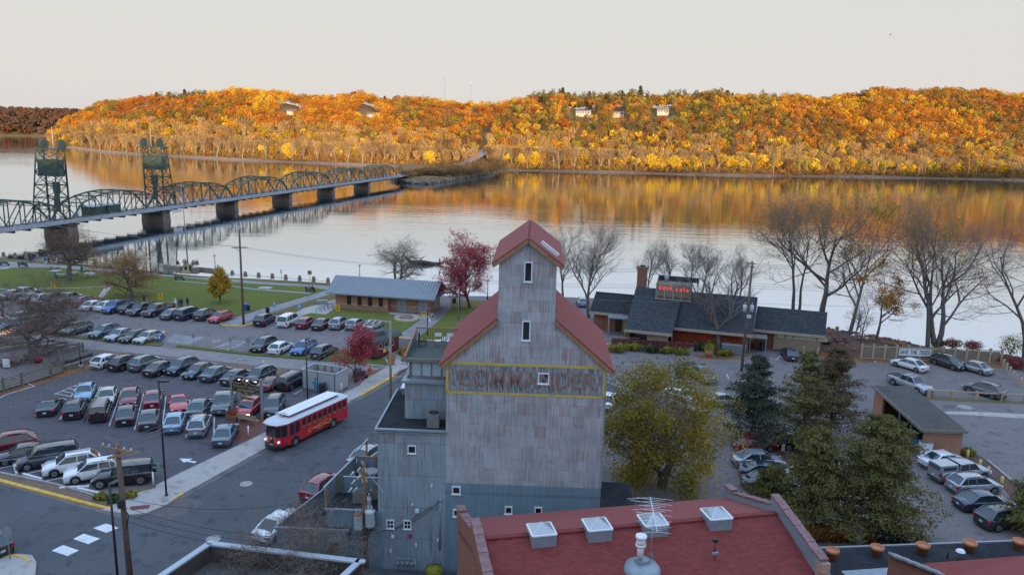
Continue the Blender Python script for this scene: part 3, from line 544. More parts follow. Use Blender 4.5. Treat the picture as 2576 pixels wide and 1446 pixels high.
def clump(name,label,cat,pos,size,n,mat,seed,ls=.14,stems=True,group=None,rz=0.0,box=False):
    rng=np.random.default_rng(seed);root=thing(name,label,cat,pos,rz,group);P=rng.normal(size=(n,3));P/=np.linalg.norm(P,axis=1,keepdims=True)
    P*=rng.uniform(.55,1.05,(n,1))*(1+.25*np.sin(P[:,:1]*7+seed)+.2*np.sin(P[:,1:2]*9));N_=P+rng.normal(size=(n,3))*.5
    if box:P=rng.uniform(-1,1,(n,3));N_=P+rng.normal(size=(n,3))*.5
    P=P*np.array(size)*.5+np.array([0,0,size[2]*.5]);v,f=quads(P,N_,rng.uniform(.6,1.4,n)*ls,rng);bulk('foliage',v,f,mat,root)
    if stems:
        b=MB()
        for i in range(9):a=i*.7;b.tube([(0,0,0),(math.cos(a)*size[0]*.35,math.sin(a)*size[1]*.35,size[2]*.8)],[.03,.01],3,0,False)
        b.build('stem',m_bark2,root,fix=False)
    return root
# ------------------------------------------------------------------ lift bridge
m_green=M('green bridge paint',(.062,.105,.082),.6,var=.25,sc=.5);m_dkgreen=M('dark bridge steel',(.045,.07,.06),.7,var=.25,sc=.5)
m_rail=M('pale bridge railing',(.42,.46,.50),.6,var=.15,sc=.3);m_pier=brickmat('pier masonry',(.30,.24,.20),(.22,.18,.15),(.14,.12,.10),1.4,.6,.03,stain=.4);m_deck=M('bridge deck',(.16,.16,.16),.9)
m_white=M('white paint',(.72,.74,.76),.5,var=.06);m_black=M('black metal',(.018,.02,.022),.45,var=.1);m_grey=M('grey metal',(.28,.31,.34),.5,.4,var=.1);m_skin=M('skin',(.45,.27,.19),.7,var=0)
BP=[Vector((-140.04,238.14,0))+Vector((10.578,41.366,0))*t for t in range(-2,7)]
BD=Vector((10.578,41.366,0)).normalized();BN=Vector((BD.y,-BD.x,0));BW=3.7;DZ=-.55;SPAN=42.7
bridge=thing('lift_bridge','long green steel truss lift bridge crossing the river on stone piers','bridge',tuple(BP[2]+Vector((0,0,WL))))
bo=Vector(bridge.location)
def bp(s,lat,z):return BP[2]+BD*s+BN*lat+Vector((0,0,z))-bo
def truss_span(s0,first=False,lift=False):
    b=MB();n=8;hs=[0,5.4,7.0,7.8,8.1,7.8,7.0,5.4,0]
    for lat in(-BW,BW):
        bt=[bp(s0+SPAN*i/n,lat,DZ) for i in range(n+1)];tp=[bp(s0+SPAN*i/n,lat,DZ+hs[i]) for i in range(n+1)]
        for i in range(n):
            b.span(bt[i],bt[i+1],.35,.45);b.span(tp[i],tp[i+1],.5,.42)
        for i in range(1,n):b.span(bt[i],tp[i],.26,.24)
        for i in range(1,n//2):b.span(tp[i],bt[i+1],.22,.22);b.span(tp[n-i],bt[n-i-1],.22,.22)
        for i in(1,2,5,6):b.span(bt[i],tp[i+1],.09,.09)
    for i in range(1,n):
        a_,c_=bp(s0+SPAN*i/n,-BW,DZ+hs[i]),bp(s0+SPAN*i/n,BW,DZ+hs[i]);b.span(a_,c_,.2,.3);dn=Vector((0,0,1.2));b.span(a_-dn,c_-dn,.14,.18)
        for q in range(4):p0=a_.lerp(c_,q/4);p1=a_.lerp(c_,(q+1)/4);b.span(p0-dn*(q%2),p1-dn*((q+1)%2),.1,.1)
        if i<n-1:b.span(a_,bp(s0+SPAN*(i+1)/n,BW,DZ+hs[i+1]),.1,.1);b.span(c_,bp(s0+SPAN*(i+1)/n,-BW,DZ+hs[i+1]),.1,.1)
    for i in range(n+1):b.span(bp(s0+SPAN*i/n,-BW,DZ-.5),bp(s0+SPAN*i/n,BW+1.6,DZ-.5),.3,.6)
    return b.build('truss_span',m_green,bridge)
for k in range(-2,6):truss_span(k*SPAN)
d=MB();d.span(bp(-2*SPAN,0,DZ-.05),bp(6*SPAN+4,0,DZ-.05),2*BW-.4,.3);d.span(bp(-2*SPAN,BW+1.1,DZ-.05),bp(6*SPAN+4,BW+1.1,DZ-.05),1.5,.2);d.build('deck',m_deck,bridge)
rl=MB()
for lat in(BW+1.85,-BW+.5,BW-.5):
    if lat>BW:rl.span(bp(-2*SPAN,lat,DZ+.55),bp(6*SPAN+4,lat,DZ+.55),.06,1.15)
    else:
        for z in(.5,1.0):rl.span(bp(-2*SPAN,lat,DZ+z),bp(6*SPAN+4,lat,DZ+z),.08,.1)
    for i in range(int(8*SPAN/2.4)):q=-2*SPAN+i*2.4;rl.span(bp(q,lat+.05,DZ-.3),bp(q,lat+.05,DZ+1.2),.14,.14)
rl.build('railing',m_rail,bridge)
for k in range(-1,6):
    c=BP[2]+BD*(k*SPAN)-bo;rz=ang((0,0),BN);MB().box((c.x,c.y,(WL-2+DZ-.9)/2+0-bo.z),(9.4,2.6 if k>1 else 4.2,DZ-.9-WL+2),rz,top=(.94,.9)).build('pier',m_pier,bridge)
    MB().box((c.x,c.y,DZ-.75-bo.z),(10.0,3.2 if k>1 else 4.8,.5),rz).build('pier_cap',m_pier,bridge)
def tower(k,sgn):
    tw=tag(bpy.data.objects.new('lift_tower',None));COL.objects.link(tw);tw.parent=bridge
    s0=k*SPAN;ZT=21.5;b=MB();H0=DZ+5.5;W=BW+.15
    def q(s,lat,z):return bp(s0+s,lat,z)
    fr=lambda z,lat:q(0,lat,z);bk=lambda z,lat:q(-sgn*(6.4-3.7*(z-DZ)/(ZT-DZ)),lat,z)
    zs=[DZ,3.2,7.0,10.8,14.6,18.2,ZT]
    for lat in(-W,W):
        for i in range(6):
            b.span(fr(zs[i],lat),fr(zs[i+1],lat),.42,.42);b.span(bk(zs[i],lat),bk(zs[i+1],lat),.3,.3)
            b.span(fr(zs[i],lat),bk(zs[i+1],lat),.16,.16);b.span(bk(zs[i],lat),fr(zs[i+1],lat),.16,.16);b.span(fr(zs[i+1],lat),bk(zs[i+1],lat),.2,.2)
    for i in range(1,6):
        for f in(fr,bk):
            b.span(f(zs[i],-W),f(zs[i+1],W),.15,.15);b.span(f(zs[i],W),f(zs[i+1],-W),.15,.15);b.span(f(zs[i+1],-W),f(zs[i+1],W),.22,.26)
    b.build('tower_frame',m_dkgreen,tw)
    c=q(-sgn*1.6,0,0);rz=ang((0,0),BN)
    MB().box((c.x,c.y,15.9-bo.z+0),(7.5,2.4,5.0),rz).build('counterweight',m_green,tw);MB().box((c.x,c.y,18.25-bo.z),(5.6,1.9,.3),rz).build('counterweight_cap',m_rail,tw)
    c2=q(-sgn*.4,.0,0);pp=[(-1.35,11.6),(1.35,11.6),(1.35,9.0),(.85,7.5),(.85,2.6),(-.85,2.6),(-.85,7.5),(-1.35,9.0)]
    MB().prism([tuple(c2+BN*a+Vector((0,0,z))) for a,z in pp],tuple(BD*.3)).build('cable_cover',m_green,tw)
    for lat in(-W+.6,W-.6):
        c3=q(-sgn*.2,lat,ZT+1.3);w=MB();ax=BN;
        w.cyl(c3-ax*.3,1.62,.6,24,axis=ax);w.cyl(c3-ax*.38,.5,.76,12,axis=ax)
        w.build('sheave',m_dkgreen,tw)
    pf=MB();pf.span(q(-sgn*.8,-W-1.3,ZT-.1),q(-sgn*.8,W+1.3,ZT-.1),3.6,.3)
    for lat in(-W-1.2,W+1.2):pf.span(q(-sgn*.8-1.7,lat,ZT+.9),q(-sgn*.8+1.7,lat,ZT+.9),.08,.08)
    for zz in(.5,1.0):pf.span(q(-sgn*2.5,-W-1.3,ZT+zz),q(-sgn*2.5,W+1.3,ZT+zz),.07,.07);pf.span(q(sgn*.9,-W-1.3,ZT+zz),q(sgn*.9,W+1.3,ZT+zz),.07,.07)
    pf.build('top_platform',m_dkgreen,tw);MB().tube([q(0,0,ZT),q(0,0,ZT+6.6)],[.09,.05],6).build('mast',m_white,tw)
    return tw
tower(0,1);tower(1,-1)
hb=MB();
for s,w in((13.5,5.0),(20.5,5.4)):
    c=bp(s,0,DZ+2.0);MB().box((c.x,c.y,c.z),(4.6,w,2.9),ang((0,0),BN)).build('machinery_house',m_green,bridge);MB().box((c.x,c.y,c.z+1.55),(5.0,w+.5,.25),ang((0,0),BN)).build('house_roof',m_rail,bridge)
c=bp(47,BW+2.0,DZ-1.0);MB().box((c.x,c.y,c.z),(.1,5,1.1),ang((0,0),BN)).build('clearance_board',m_white,bridge)
for s in(47,128,165,190,205,100,75):
    lm=bpy.data.objects.new('bridge_lamp',None);COL.objects.link(lm);lm.parent=bridge;MB().tube([bp(s,BW-.9,DZ),bp(s,BW-.9,DZ+3.1)],[.06,.05],5).build('lamp_post',m_dkgreen,lm);p=bp(s,BW-.9,DZ+3.3);MB().ell(p,(.24,.24,.28),8,6).build('lamp_globe',m_white,lm)
# causeway, rocks and road up the far bank
cw=MB();cwp=[('V',1010,447),('V',985,452),('V',1015,461),('V',1075,464),('V',1130,456),('V',1256,433),('V',1256,424),('V',1000,420)]
Q=[g(*p,WL) for p in cwp]
cen=sum(Q,Vector())/len(Q);top_=[cen+(p-cen)*.90+Vector((0,0,3.2)) for p in Q]
for i in range(len(Q)):j=(i+1)%len(Q);cw.poly([Q[i]+Vector((0,0,-1)),Q[j]+Vector((0,0,-1)),top_[j],top_[i]])
cw.poly(top_);tag(cw.build('causeway',m_hill),kind='structure')
rd=MB();A0=g('V',1012,441,-1.2);pts=[BP[-1]+Vector((0,0,-.7)),g('V',1100,425,-1.0),g('V',1150,417,1.0),g('V',1190,400,4)] 
far=[(1215,385,8),(1228,370,12),(1222,352,17)]
pts+=[g('V',x,y,z) for x,y,z in far]
for i in range(len(pts)-1):
    a_,c_=pts[i],pts[i+1];n_=Vector((-(c_-a_).y,(c_-a_).x,0)).normalized()*4.5;rd.poly([a_-n_,c_-n_,c_+n_,a_+n_])
tag(rd.build('bridge_road',M('pale road',(.30,.28,.26),.9)),kind='structure')
rr=random.Random(4);rk=MB()
for i in range(520):
    u=rr.random();k=[(985,451),(1000,459),(1040,463),(1075,464),(1130,456),(1200,444),(1256,433)];s=u*5.99;a_=int(s);x=k[a_][0]+(k[a_+1][0]-k[a_][0])*(s-a_);y=k[a_][1]+(k[a_+1][1]-k[a_][1])*(s-a_)
    p=g('V',x,y,WL);p+=Vector((rr.uniform(-2,2),rr.uniform(0,5),rr.uniform(0,2.2)));r=rr.uniform(.4,1.2);rk.box(p,(r*1.6,r,r*.8),rr.random()*3,top=(.6,.7),tilt=('X',rr.uniform(-.5,.5)))
tag(rk.build('riprap_rocks',M('riprap stone',(.26,.22,.19),.9,var=.3,sc=.3)),'pale broken rocks heaped around the causeway tip','rocks',kind='stuff')
sb=MB()
for i in range(len(SA)-1):
    for q in range(4):
        a1=SA[i]+(SA[i+1]-SA[i])*q/4;a2=SA[i]+(SA[i+1]-SA[i])*(q+1)/4;d1,d2=np.interp(a1,SA,SD),np.interp(a2,SA,SD);w1=9+5*math.sin(a1*40);w2=9+5*math.sin(a2*40)
        f=lambda a,d,z:(math.sin(a)*d,math.cos(a)*d,z);sb.poly([f(a1,d1-3,WL-.4),f(a2,d2-3,WL-.4),f(a2,d2+w2,WL+1.9),f(a1,d1+w1,WL+1.9)])
tag(sb.build('river_shore',m_sand),kind='structure')
# brush on the causeway
rng=np.random.default_rng(15);Vs,Cs=[],[]
for i in range(380):
    u=rng.random();q=g('V',1020+250*u+rng.uniform(-12,12),446-24*u+rng.uniform(-14,10)*(1 if u>.25 else .4),WL+2.5);q.z=WL+1.6+1.5*u;r_=rng.uniform(2.2,5.2)*(.6+.7*u);n=150
    th=rng.random(n)*6.283;rr_=r_*np.sqrt(rng.random(n));z_=rng.random(n)**.8*r_*1.7;P=np.stack([q.x+np.cos(th)*rr_,q.y+np.sin(th)*rr_,q.z+z_*(1.1-.5*rr_/r_)],1)
    v,_=quads(P,rng.normal(size=(n,3))+np.array([0,-.6,.2]),rng.uniform(.5,1.2,n),rng,.35,np.stack([np.cos(th)*.4,np.sin(th)*.4,np.ones(n)],1));Vs.append(v)
    Cs.append(np.repeat((np.array([(.20,.12,.06),(.14,.09,.055),(.16,.13,.05),(.30,.16,.05)][rng.integers(4)])*rng.uniform(.7,1.3))[None]*rng.uniform(.7,1.3,(n,1)),4,0))
V=np.concatenate(Vs);tag(bulk('causeway_brush',V,np.arange(len(V)).reshape(-1,4),m_tint,col=np.concatenate([np.concatenate(Cs),np.ones((len(V),1))],1)),'brown leafless brush covering the causeway banks','brush',kind='stuff')
# tell-apart trees of the far bank
def far_proto(name,label,seed,kind):
    if kind=='bare':return tree(name,label,'tree',(0,0,0),19,seed,m_palebark,twmat=M('tan twigs %d'%seed,(.40,.26,.12),.95,var=.2),lv=3,n0=9,kids=(7,5),spread=.42,first=.3,r0=.42,group='tall bare trees along the far shore')
    c={'yellow':((.80,.50,.03),(.95,.68,.08)),'red':((.42,.05,.02),(.62,.12,.03)),'gold':((.7,.33,.03),(.85,.48,.05))}[kind]
    return tree(name,label,'tree',(0,0,0),13,seed,m_palebark,leafmat(kind+' far leaves',False,c[0],.2,c[1],.3),1500,.85,lv=3,n0=9,kids=(6,4),spread=.6,r0=.25)
bares=[far_proto('shoreline_tree','pale trunked bare tree',s,'bare') for s in(21,22,23,24)];rs_=random.Random(77)
spots=[(x,rs_.uniform(.012,.05)) for x in range(188,2600,30)]+[(x,rs_.uniform(.05,.12)) for x in range(200,2600,67)]
def ordn(n):return '%d%s'%(n,{1:'st',2:'nd',3:'rd'}.get(n%10 if n%100 not in(11,12,13) else 0,'th'))
def put_far(proto,x,s,lab,sc=1.0):
    a=az(x);d=np.interp(a,SA,SD)+s*260;z=float(h_prof(np.array([a]),np.array([d]))[0]);once(proto,(math.sin(a)*d,math.cos(a)*d,z-.3),rs_.random()*6,lab,sc)
for i,(x,s) in enumerate(sorted(spots)):
    if 1010<x<1262:continue
    x+=rs_.uniform(-9,9);side='left of the bridge end' if x<1010 else 'right of the causeway'
    put_far(bares[i%4],x,s,'far bank bare tree %s, %s from the left'%(side,ordn(i+1)),rs_.uniform(.8,1.2))
yl=far_proto('yellow_shore_tree','y',31,'yellow');yl['group']='bright yellow trees along the far shore'
for i,(x,s) in enumerate([(1316,.03),(1345,.04),(1640,.03),(1665,.05),(1700,.035),(1760,.05),(1990,.06),(2060,.06),(2290,.08),(2400,.07),(720,.03),(1080,.02)]):
    put_far(yl,x,s,'bright yellow small tree at the far waterline, %s of the yellow ones'%ordn([11,12,1,2,3,4,5,6,7,8,9,10][i]),rs_.uniform(.75,1.1))
rd_=far_proto('red_hillside_tree','r',33,'red');rd_['group']='scarlet trees on the far hillside'
for i,(x,s) in enumerate([(1418,.42),(975,.9),(2145,.45),(2110,.5),(1660,.5),(820,.62)]):
    put_far(rd_,x,s,'scarlet tree on the far hillside, %s'%['right of the ravine','just below the ridge, above the bridge','right one of the close pair','left one of the close pair','below the white gabled house','amid orange woods above the bridge'][i],rs_.uniform(.8,1.1))
m_fpine=leafmat('far pine needles',False,(.045,.06,.02),.1,(.11,.12,.04),.4)
pn=conifer('ridge_pine','p',(0,0,0),19,4.2,41,m_fpine,1800,size=1.3,trunk_r=.3,group='dark pines on the far ridge')
for i,x in enumerate([968,1405,1412,1425,1440,1478,1520,1560,1605,1622,1700,1805,1822,1835,430,455,470,400]):
    put_far(pn,x,.93+.02*(i%4),'dark pine standing above the far ridge woods, %s of the ridge pines'%ordn(i+1),rs_.uniform(.7,1.15))
# houses on the far ridge
def ridge_house(x,s,w,h,lab,gable=False):
    a=az(x);d=np.interp(a,SA,SD)+s*260;z=float(h_prof(np.array([a]),np.array([d]))[0])+1.5;r=thing('ridge_house',lab,'house',(math.sin(a)*d,math.cos(a)*d,z),-a)
    wb=MB().box((0,0,h/2-2),(w,9,h+4));wb.build('wall',M('pale siding',(.58,.52,.44),.8),r);rf=MB()
    rf.prism([(-w/2-.6,-5.2,h),(-w/2-.6,5.2,h),(-w/2-.6,0,h+(3.4 if gable else 1.7))],(w+1.2,0,0));rf.build('roof',M('house roof',(.22,.17,.14),.9),r);wn2=MB()
    for q in range(max(2,int(w/3))):wn2.box((-w/2+1.8+q*3,-4.52,h*.62),(1.5,.1,h*.42))
    wn2.build('windows',m_black,r);dr=MB().box((w*.3,-4.53,1.0),(1.1,.1,2.2));dr.build('door',M('house door',(.2,.12,.08)),r)
ridge_house(1465,.66,16,3.4,'long white flat-fronted house on the far ridge');ridge_house(1552,.66,12,2.4,'low cream house on the ridge between the two white ones');ridge_house(1664,.66,12,3.2,'white gabled house on the far ridge right of the pines',True)
ridge_house(734,.62,9.5,1.7,'pale house among orange oaks above the bridge');ridge_house(932,.62,7.5,1.4,'small tan house on the ridge under yellow trees')
for x,y0,lab in((1117,184,'tall thin lattice radio mast on the horizon'),(1183,207,'fainter second radio mast right of the taller one')):
    d_=1500.0;a=az(x);P0=Vector((math.sin(a)*d_,math.cos(a)*d_,20));zt=CAM_Z+elev(x,y0)*d_;r=thing('radio_mast',lab,'mast',tuple(P0));MB().tube([(0,0,0),(0,0,zt-20)],[.35,.2],4).build('mast',m_grey,r);MB().box((0,0,zt-22),(1.6,1.6,3)).build('antenna',m_grey,r)
# ------------------------------------------------------------------ building materials
m_tin=corr('weathered corrugated tin',(.43,.45,.465),.34,.13,(.70,.80),.17,zmin=13.0,streak=.01);m_tin2=corr('annex corrugated tin',(.31,.38,.42),.18,.12,(.8,2.4),.12,streak=.06,zmin=5.5);m_tinb=corr('blue grey corrugated steel',(.22,.315,.365),.0,.13,(.9,6.0),.06)
def shingles(name,c1,c2,w=.33,h=.14,stain=.2,bump=.4):return brickmat(name,c1,c2,tuple(x*.45 for x in c1),w,h,.010,.9,.5,True,stain,bump)
m_redroof=shingles('red roof shingles',(.24,.052,.044),(.18,.038,.036),.36,.16,.14);m_redroof2=M('red roof felt',(.24,.058,.05),.9,var=.12,sc=14,bump=.3)
m_darkshake=brickmat('dark wooden shakes',(.050,.062,.070),(.085,.095,.10),(.012,.014,.016),.30,.34,.035,.85,.5,True,.28,.6)
m_brick=brickmat('red brick',(.33,.115,.065),(.24,.085,.055),(.20,.15,.12),.22,.075,.010);m_brickt=brickmat('tan red brick',(.44,.20,.12),(.36,.155,.095),(.30,.22,.17),.24,.085,.012)
m_roofblk=litter('dark flat roofing',(.020,.024,.028),(.035,.038,.042),(.055,.055,.055),3.0);m_gravel=litter('gravel roofing',(.055,.05,.048),(.15,.14,.13),(.08,.075,.07),9.0)
m_glass=NT('dark window glass',.06,spec=.8).col((.012,.018,.022)).mat;m_blueglass=NT('pale glass',.08,spec=.8).col((.05,.10,.11)).mat
m_wood=M('weathered timber',(.30,.17,.09),.85,var=.3,sc=4);m_greywood=M('grey timber',(.20,.18,.15),.9,var=.25,sc=3);m_trim=M('cream trim',(.36,.30,.23),.8,var=.12);m_lead=M('grey flashing',(.27,.32,.35),.5,.3,var=.15,sc=2);m_galv=M('standing seam steel',(.24,.26,.27),.5,.3,var=.08,sc=.6);m_terra=M('terracotta',(.50,.19,.09),.8,var=.15,sc=5);m_stone=M('limestone',(.42,.36,.27),.85,var=.15,sc=2);m_coping=M('clay coping tile',(.22,.12,.115),.7,var=.35,sc=3)
m_ypaint=NT('faded yellow paint',.7);_f=m_ypaint.noise(m_ypaint.xyz(m_ypaint.m('MULTIPLY',m_ypaint.sep(m_ypaint.pos())[0],5.0),m_ypaint.sep(m_ypaint.pos())[2]),1.6,4.0);m_ypaint.col(m_ypaint.mix(m_ypaint.ramp(_f,[(.5,0.0),(.66,.9)]),(.60,.43,.06),(.30,.28,.22)));m_ypaint=m_ypaint.mat
def wear(name,c,lo=.42,hi=.56,under=(.34,.35,.34),sx=7.0,rough=.8):
    t=NT(name,rough);X,Y,Z=t.sep(t.pos())[:3];f=t.noise(t.xyz(t.m('MULTIPLY',X,sx),t.m('MULTIPLY',Z,1.4)),1.0,5.0,.7);t.col(t.mix(t.ramp(f,[(lo,0.0),(hi,1.0)]),c,under));return t.mat
m_signbk=wear('worn black sign ground',(.045,.055,.065),.36,.6,(.36,.38,.38),11.0);m_signlt=wear('rusted sign lettering',(.25,.10,.055),.44,.62,(.25,.27,.28),7.0)
# ------------------------------------------------------------------ grain elevator
EA=(-6.7,50.2,0.0);ER=R(-1.8)
def E_(u,w,z):c,s=math.cos(ER),math.sin(ER);return Vector((EA[0]+u*c-w*s,EA[1]+u*s+w*c,z))
ele=thing('grain_elevator','tall rusty corrugated tin grain elevator with red gabled roofs and painted yellow sign frame','grain elevator',EA,ER)
U0,U1,UC0,UC1,DE=2.40,13.17,5.82,9.60,10.2
lw=MB().box(((U0+U1)/2,DE/2,3.42),(U1-U0+.02,DE,6.84));lw.build('lower_wall',m_tinb,ele)
w=MB();w.prism([(U0,0,6.84),(U1,0,6.84),(U1,0,15.62),(UC1,0,18.5),(UC0,0,18.5),(U0,0,15.62)],(0,DE,0));w.prism([(UC0,-.012,18.5),(UC1,-.012,18.5),(UC1,-.012,22.55),((UC0+UC1)/2,-.012,23.95),(UC0,-.012,22.55)],(0,DE-.1,0));w.build('wall',m_tin,ele)
def roofslab(p0,p1,y0,y1,th,name,mat,edge=m_wood):
    """sloping slab whose profile runs p0 -> p1 (u, z)"""
    d=Vector((p1[0]-p0[0],0,p1[1]-p0[1]));n=Vector((-d.z,0,d.x)).normalized();n=n if n.z>0 else-n
    a,b_=Vector((p0[0],y0,p0[1])),Vector((p1[0],y0,p1[1]));o=MB().prism([a,b_,b_+n*th,a+n*th],(0,y1-y0,0)).build(name,mat,ele)
    return o
roofslab((2.0,15.28),(UC0,18.62),-.16,DE+.3,.16,'roof',m_redroof2);roofslab((13.62,15.22),(UC1,18.66),-.16,DE+.3,.16,'roof',m_redroof2)
roofslab((5.42,22.32),(7.71,24.02),-.3,DE,.16,'cupola_roof',m_redroof2);roofslab((10.02,22.28),(7.71,24.02),-.3,DE,.16,'cupola_roof',m_redroof2)
for a,b_ in(((2.02,-.2,15.22),(UC0,-.2,18.55)),((13.6,-.2,15.16),(UC1,-.2,18.6)),((5.42,-.34,22.26),(7.71,-.34,23.98)),((10.02,-.34,22.22),(7.71,-.34,23.98))):MB().span(a,b_,.06,.22).build('fascia',m_wood,ele)
MB().span((8.55,1.2,23.72),(9.7,1.2,22.85),.3,.25).build('roof_vent',m_white,ele)
fl=MB();fl.span((UC0-.05,-.03,18.0),(UC0-.05,-.03,19.2),.1,.06);fl.span((UC1+.05,-.03,18.0),(UC1+.05,-.03,19.2),.1,.06);fl.span((U1+.01,-.02,6.9),(U1+.01,-.02,15.5),.08,.08);fl.build('flashing',m_lead,ele)
fr_=MB()
for a,b_ in(((2.42,15.52),(13.12,15.52)),((2.42,13.46),(13.12,13.46)),((2.47,13.4),(2.47,15.6)),((13.07,13.4),(13.07,15.6))):
    fr_.span((a[0],-.012,a[1]),(b_[0],-.012,b_[1]),.02,.17)
fr_.build('painted_border',m_ypaint,ele);MB().box((7.77,-.006,14.49),(10.4,.012,1.88)).build('painted_panel',m_signbk,ele)
def text(name,s,parent,loc,size,mat,rot=(R(90),0,0),ext=.01,ax='CENTER',sx=1.0,bold=.0,space=1.0):
    cu=bpy.data.curves.new(name,'FONT');cu.body=s;cu.size=size;cu.extrude=ext;cu.align_x=ax;cu.align_y='CENTER';cu.offset=bold;cu.space_character=space
    o=bpy.data.objects.new(name,cu);COL.objects.link(o);dg=bpy.context.evaluated_depsgraph_get();me=bpy.data.meshes.new_from_object(o.evaluated_get(dg));bpy.data.objects.remove(o)
    o=bpy.data.objects.new(name,me);me.materials.clear();me.materials.append(mat);COL.objects.link(o);o.parent=parent;o.location=loc;o.rotation_euler=rot;o.scale=(sx,1,1);return o
def fit(o,w):
    d=[v.co.x for v in o.data.vertices];o.scale=(w/(max(d)-min(d)),1,1);return o
fit(text('painted_lettering','COMMANDER',ele,(7.8,-.026,14.44),1.62,m_signlt,bold=.03,space=1.06),9.3)
def window(par,u,z,w,h,frame=.09,y=0.0,mat=m_white,mull=(0,0),dep=.08,glass=None,name='window'):
    f=MB()
    for a,b_ in(((u-w/2,z-h/2),(u+w/2,z-h/2)),((u-w/2,z+h/2),(u+w/2,z+h/2))):f.box(((a[0]+b_[0])/2,y-dep/2,a[1]),(w+frame,dep,frame))
    for x in(u-w/2,u+w/2):f.box((x,y-dep/2+.002,z),(frame,dep-.004,h-frame))
    for i in range(mull[0]):f.box((u-w/2+w*(i+1)/(mull[0]+1),y-dep/2+.004,z),(frame*.55,dep-.01,h-frame))
    for i in range(mull[1]):f.box((u,y-dep/2+.006,z-h/2+h*(i+1)/(mull[1]+1)),(w-frame,dep-.014,frame*.55))
    f.box((u,y-dep*.8,z-h/2-frame*.6),(w+frame*2.2,dep*1.5,frame*.5))
    o=f.build(name,mat,par);MB().box((u,y-.015,z),(w,.03,h)).build('pane',glass or m_glass,o);return o
for u,z,w_,h_ in((7.74,21.9,.48,1.28),(7.72,17.93,.50,1.30),(8.98,14.66,.68,.70),(3.17,6.31,.52,.52),(6.85,4.96,.45,.50),(8.92,5.02,.46,.46),(3.2,4.6,.4,.5)):window(ele,u,z,w_,h_)
# annex of the elevator
RB=2.4
an=MB().box((0.03,4.1,5.26),(4.74,8.2,10.52));an.build('annex_wall',m_tin2,ele)
ar=MB();ar.box((0.0,4.1,10.56),(4.8,8.24,.08));ar.build('annex_roof',m_roofblk,ele)
cn=MB();cn.box((-.03,-.06,10.62),(4.94,.22,.12));cn.box((-.03,-.10,10.46),(4.98,.14,.06));cn.box((-2.44,4.1,10.62),(.14,8.5,.10));cn.build('cornice',m_lead,ele)
up=MB();up.prism([(-.80,2.2,10.6),(2.38,2.2,10.6),(2.38,8.4,10.6),(-.80,8.4,10.6)],(0,0,2.75));up.build('upper_annex_wall',m_tin2,ele)
cn=MB();cn.box((.76,2.14,13.42),(3.5,.5,.18));cn.box((-.86,5.3,13.40),(.28,6.6,.14));cn.build('cornice',m_lead,ele)
lp=MB();lp.box((1.0,2.75,14.1),(2.9,.06,1.15));lp.build('light_panels',M('pale fibreglass panel',(.40,.48,.50),.4),ele);pb=MB()
for i in range(5):pb.box((-.42+i*.72,2.69,14.1),(.06,.1,1.2))
pb.box((1.0,2.7,13.6),(3.0,.14,.1));pb.box((-.5,2.66,14.1),(.12,.16,1.3));pb.build('post',m_greywood,ele)
dk=MB();dk.box((.80,5.2,14.74),(3.3,5.4,.12));dk.build('balcony_floor',M('worn green decking',(.07,.085,.07),.9),ele)
ds=MB();ds.box((.70,2.5,14.85),(3.6,.14,.26));ds.build('balcony_beam',m_greywood,ele)
rl=MB();rl.span((-.86,2.5,15.05),(-.86,7.9,15.75),.12,.08);rl.span((-.86,7.9,15.8),(2.3,7.9,15.8),.12,.08);rl.build('balcony_rail',m_wood,ele)
bl=MB();bl.prism([(-.9,2.6,14.8),(-.9,7.9,14.8),(-.9,7.9,15.7),(-.9,2.6,15.0)],(.05,0,0));bl.build('balcony_side',m_lead,ele);bp_=MB()
for i in range(19):bp_.box((-.8+i*.17,7.9,15.3),(.03,.03,.95))
bp_.build('baluster',m_dkgreen,ele)
for i,(u,z,w_,h_) in enumerate(((.065,9.21,.52,.54),(-1.47,3.53,.48,.60),(-.26,3.55,.48,.62))):window(ele,u,z,w_,h_,.07,mull=(1,1) if i else(0,0),glass=m_glass)
bx=MB()
for u,z,a,b_ in((.42,4.65,.26,.26),(-1.3,2.6,.2,.2),(1.45,6.6,.08,.2),(.1,5.1,.12,.1)):bx.box((u,-.06,z),(a,.12,b_))
bx.build('meter_box',m_white,ele);MB().box((-.06,-.06,2.72),(.22,.14,.22)).build('alarm_bell',M('red enamel',(.35,.03,.03),.4),ele)
cd=MB();cd.tube([(1.42,-.04,4.9),(1.42,-.04,1.4)],.02,5);cd.tube([(2.05,-.06,5.6),(2.05,-.06,1.7)],.05,6);cd.tube([(1.3,-.05,5.0),(1.75,-.05,4.85),(2.05,-.08,5.5)],.02,4);cd.tube([(2.0,-.1,5.6),(2.2,-.25,5.55)],.09,6);cd.build('conduit',m_grey,ele)
gm=MB();
for i in range(4):gm.cyl((-.9+i*.34,-.4,.55),.11,.34,8);gm.tube([(-.9+i*.34,-.4,.9),(-.9+i*.34,-.4,1.15)],.03,5)
gm.tube([(-1.1,-.4,1.15),(.4,-.4,1.15)],.035,5);gm.tube([(.3,-.4,1.1),(.5,-.5,0)],.05,5);gm.build('gas_meters',m_lead,ele)
for u in(-1.45,.35,1.9):MB().box((u,-.07,1.9+u*.3),(.1,.12,.18)).build('wall_lamp',m_white,ele)
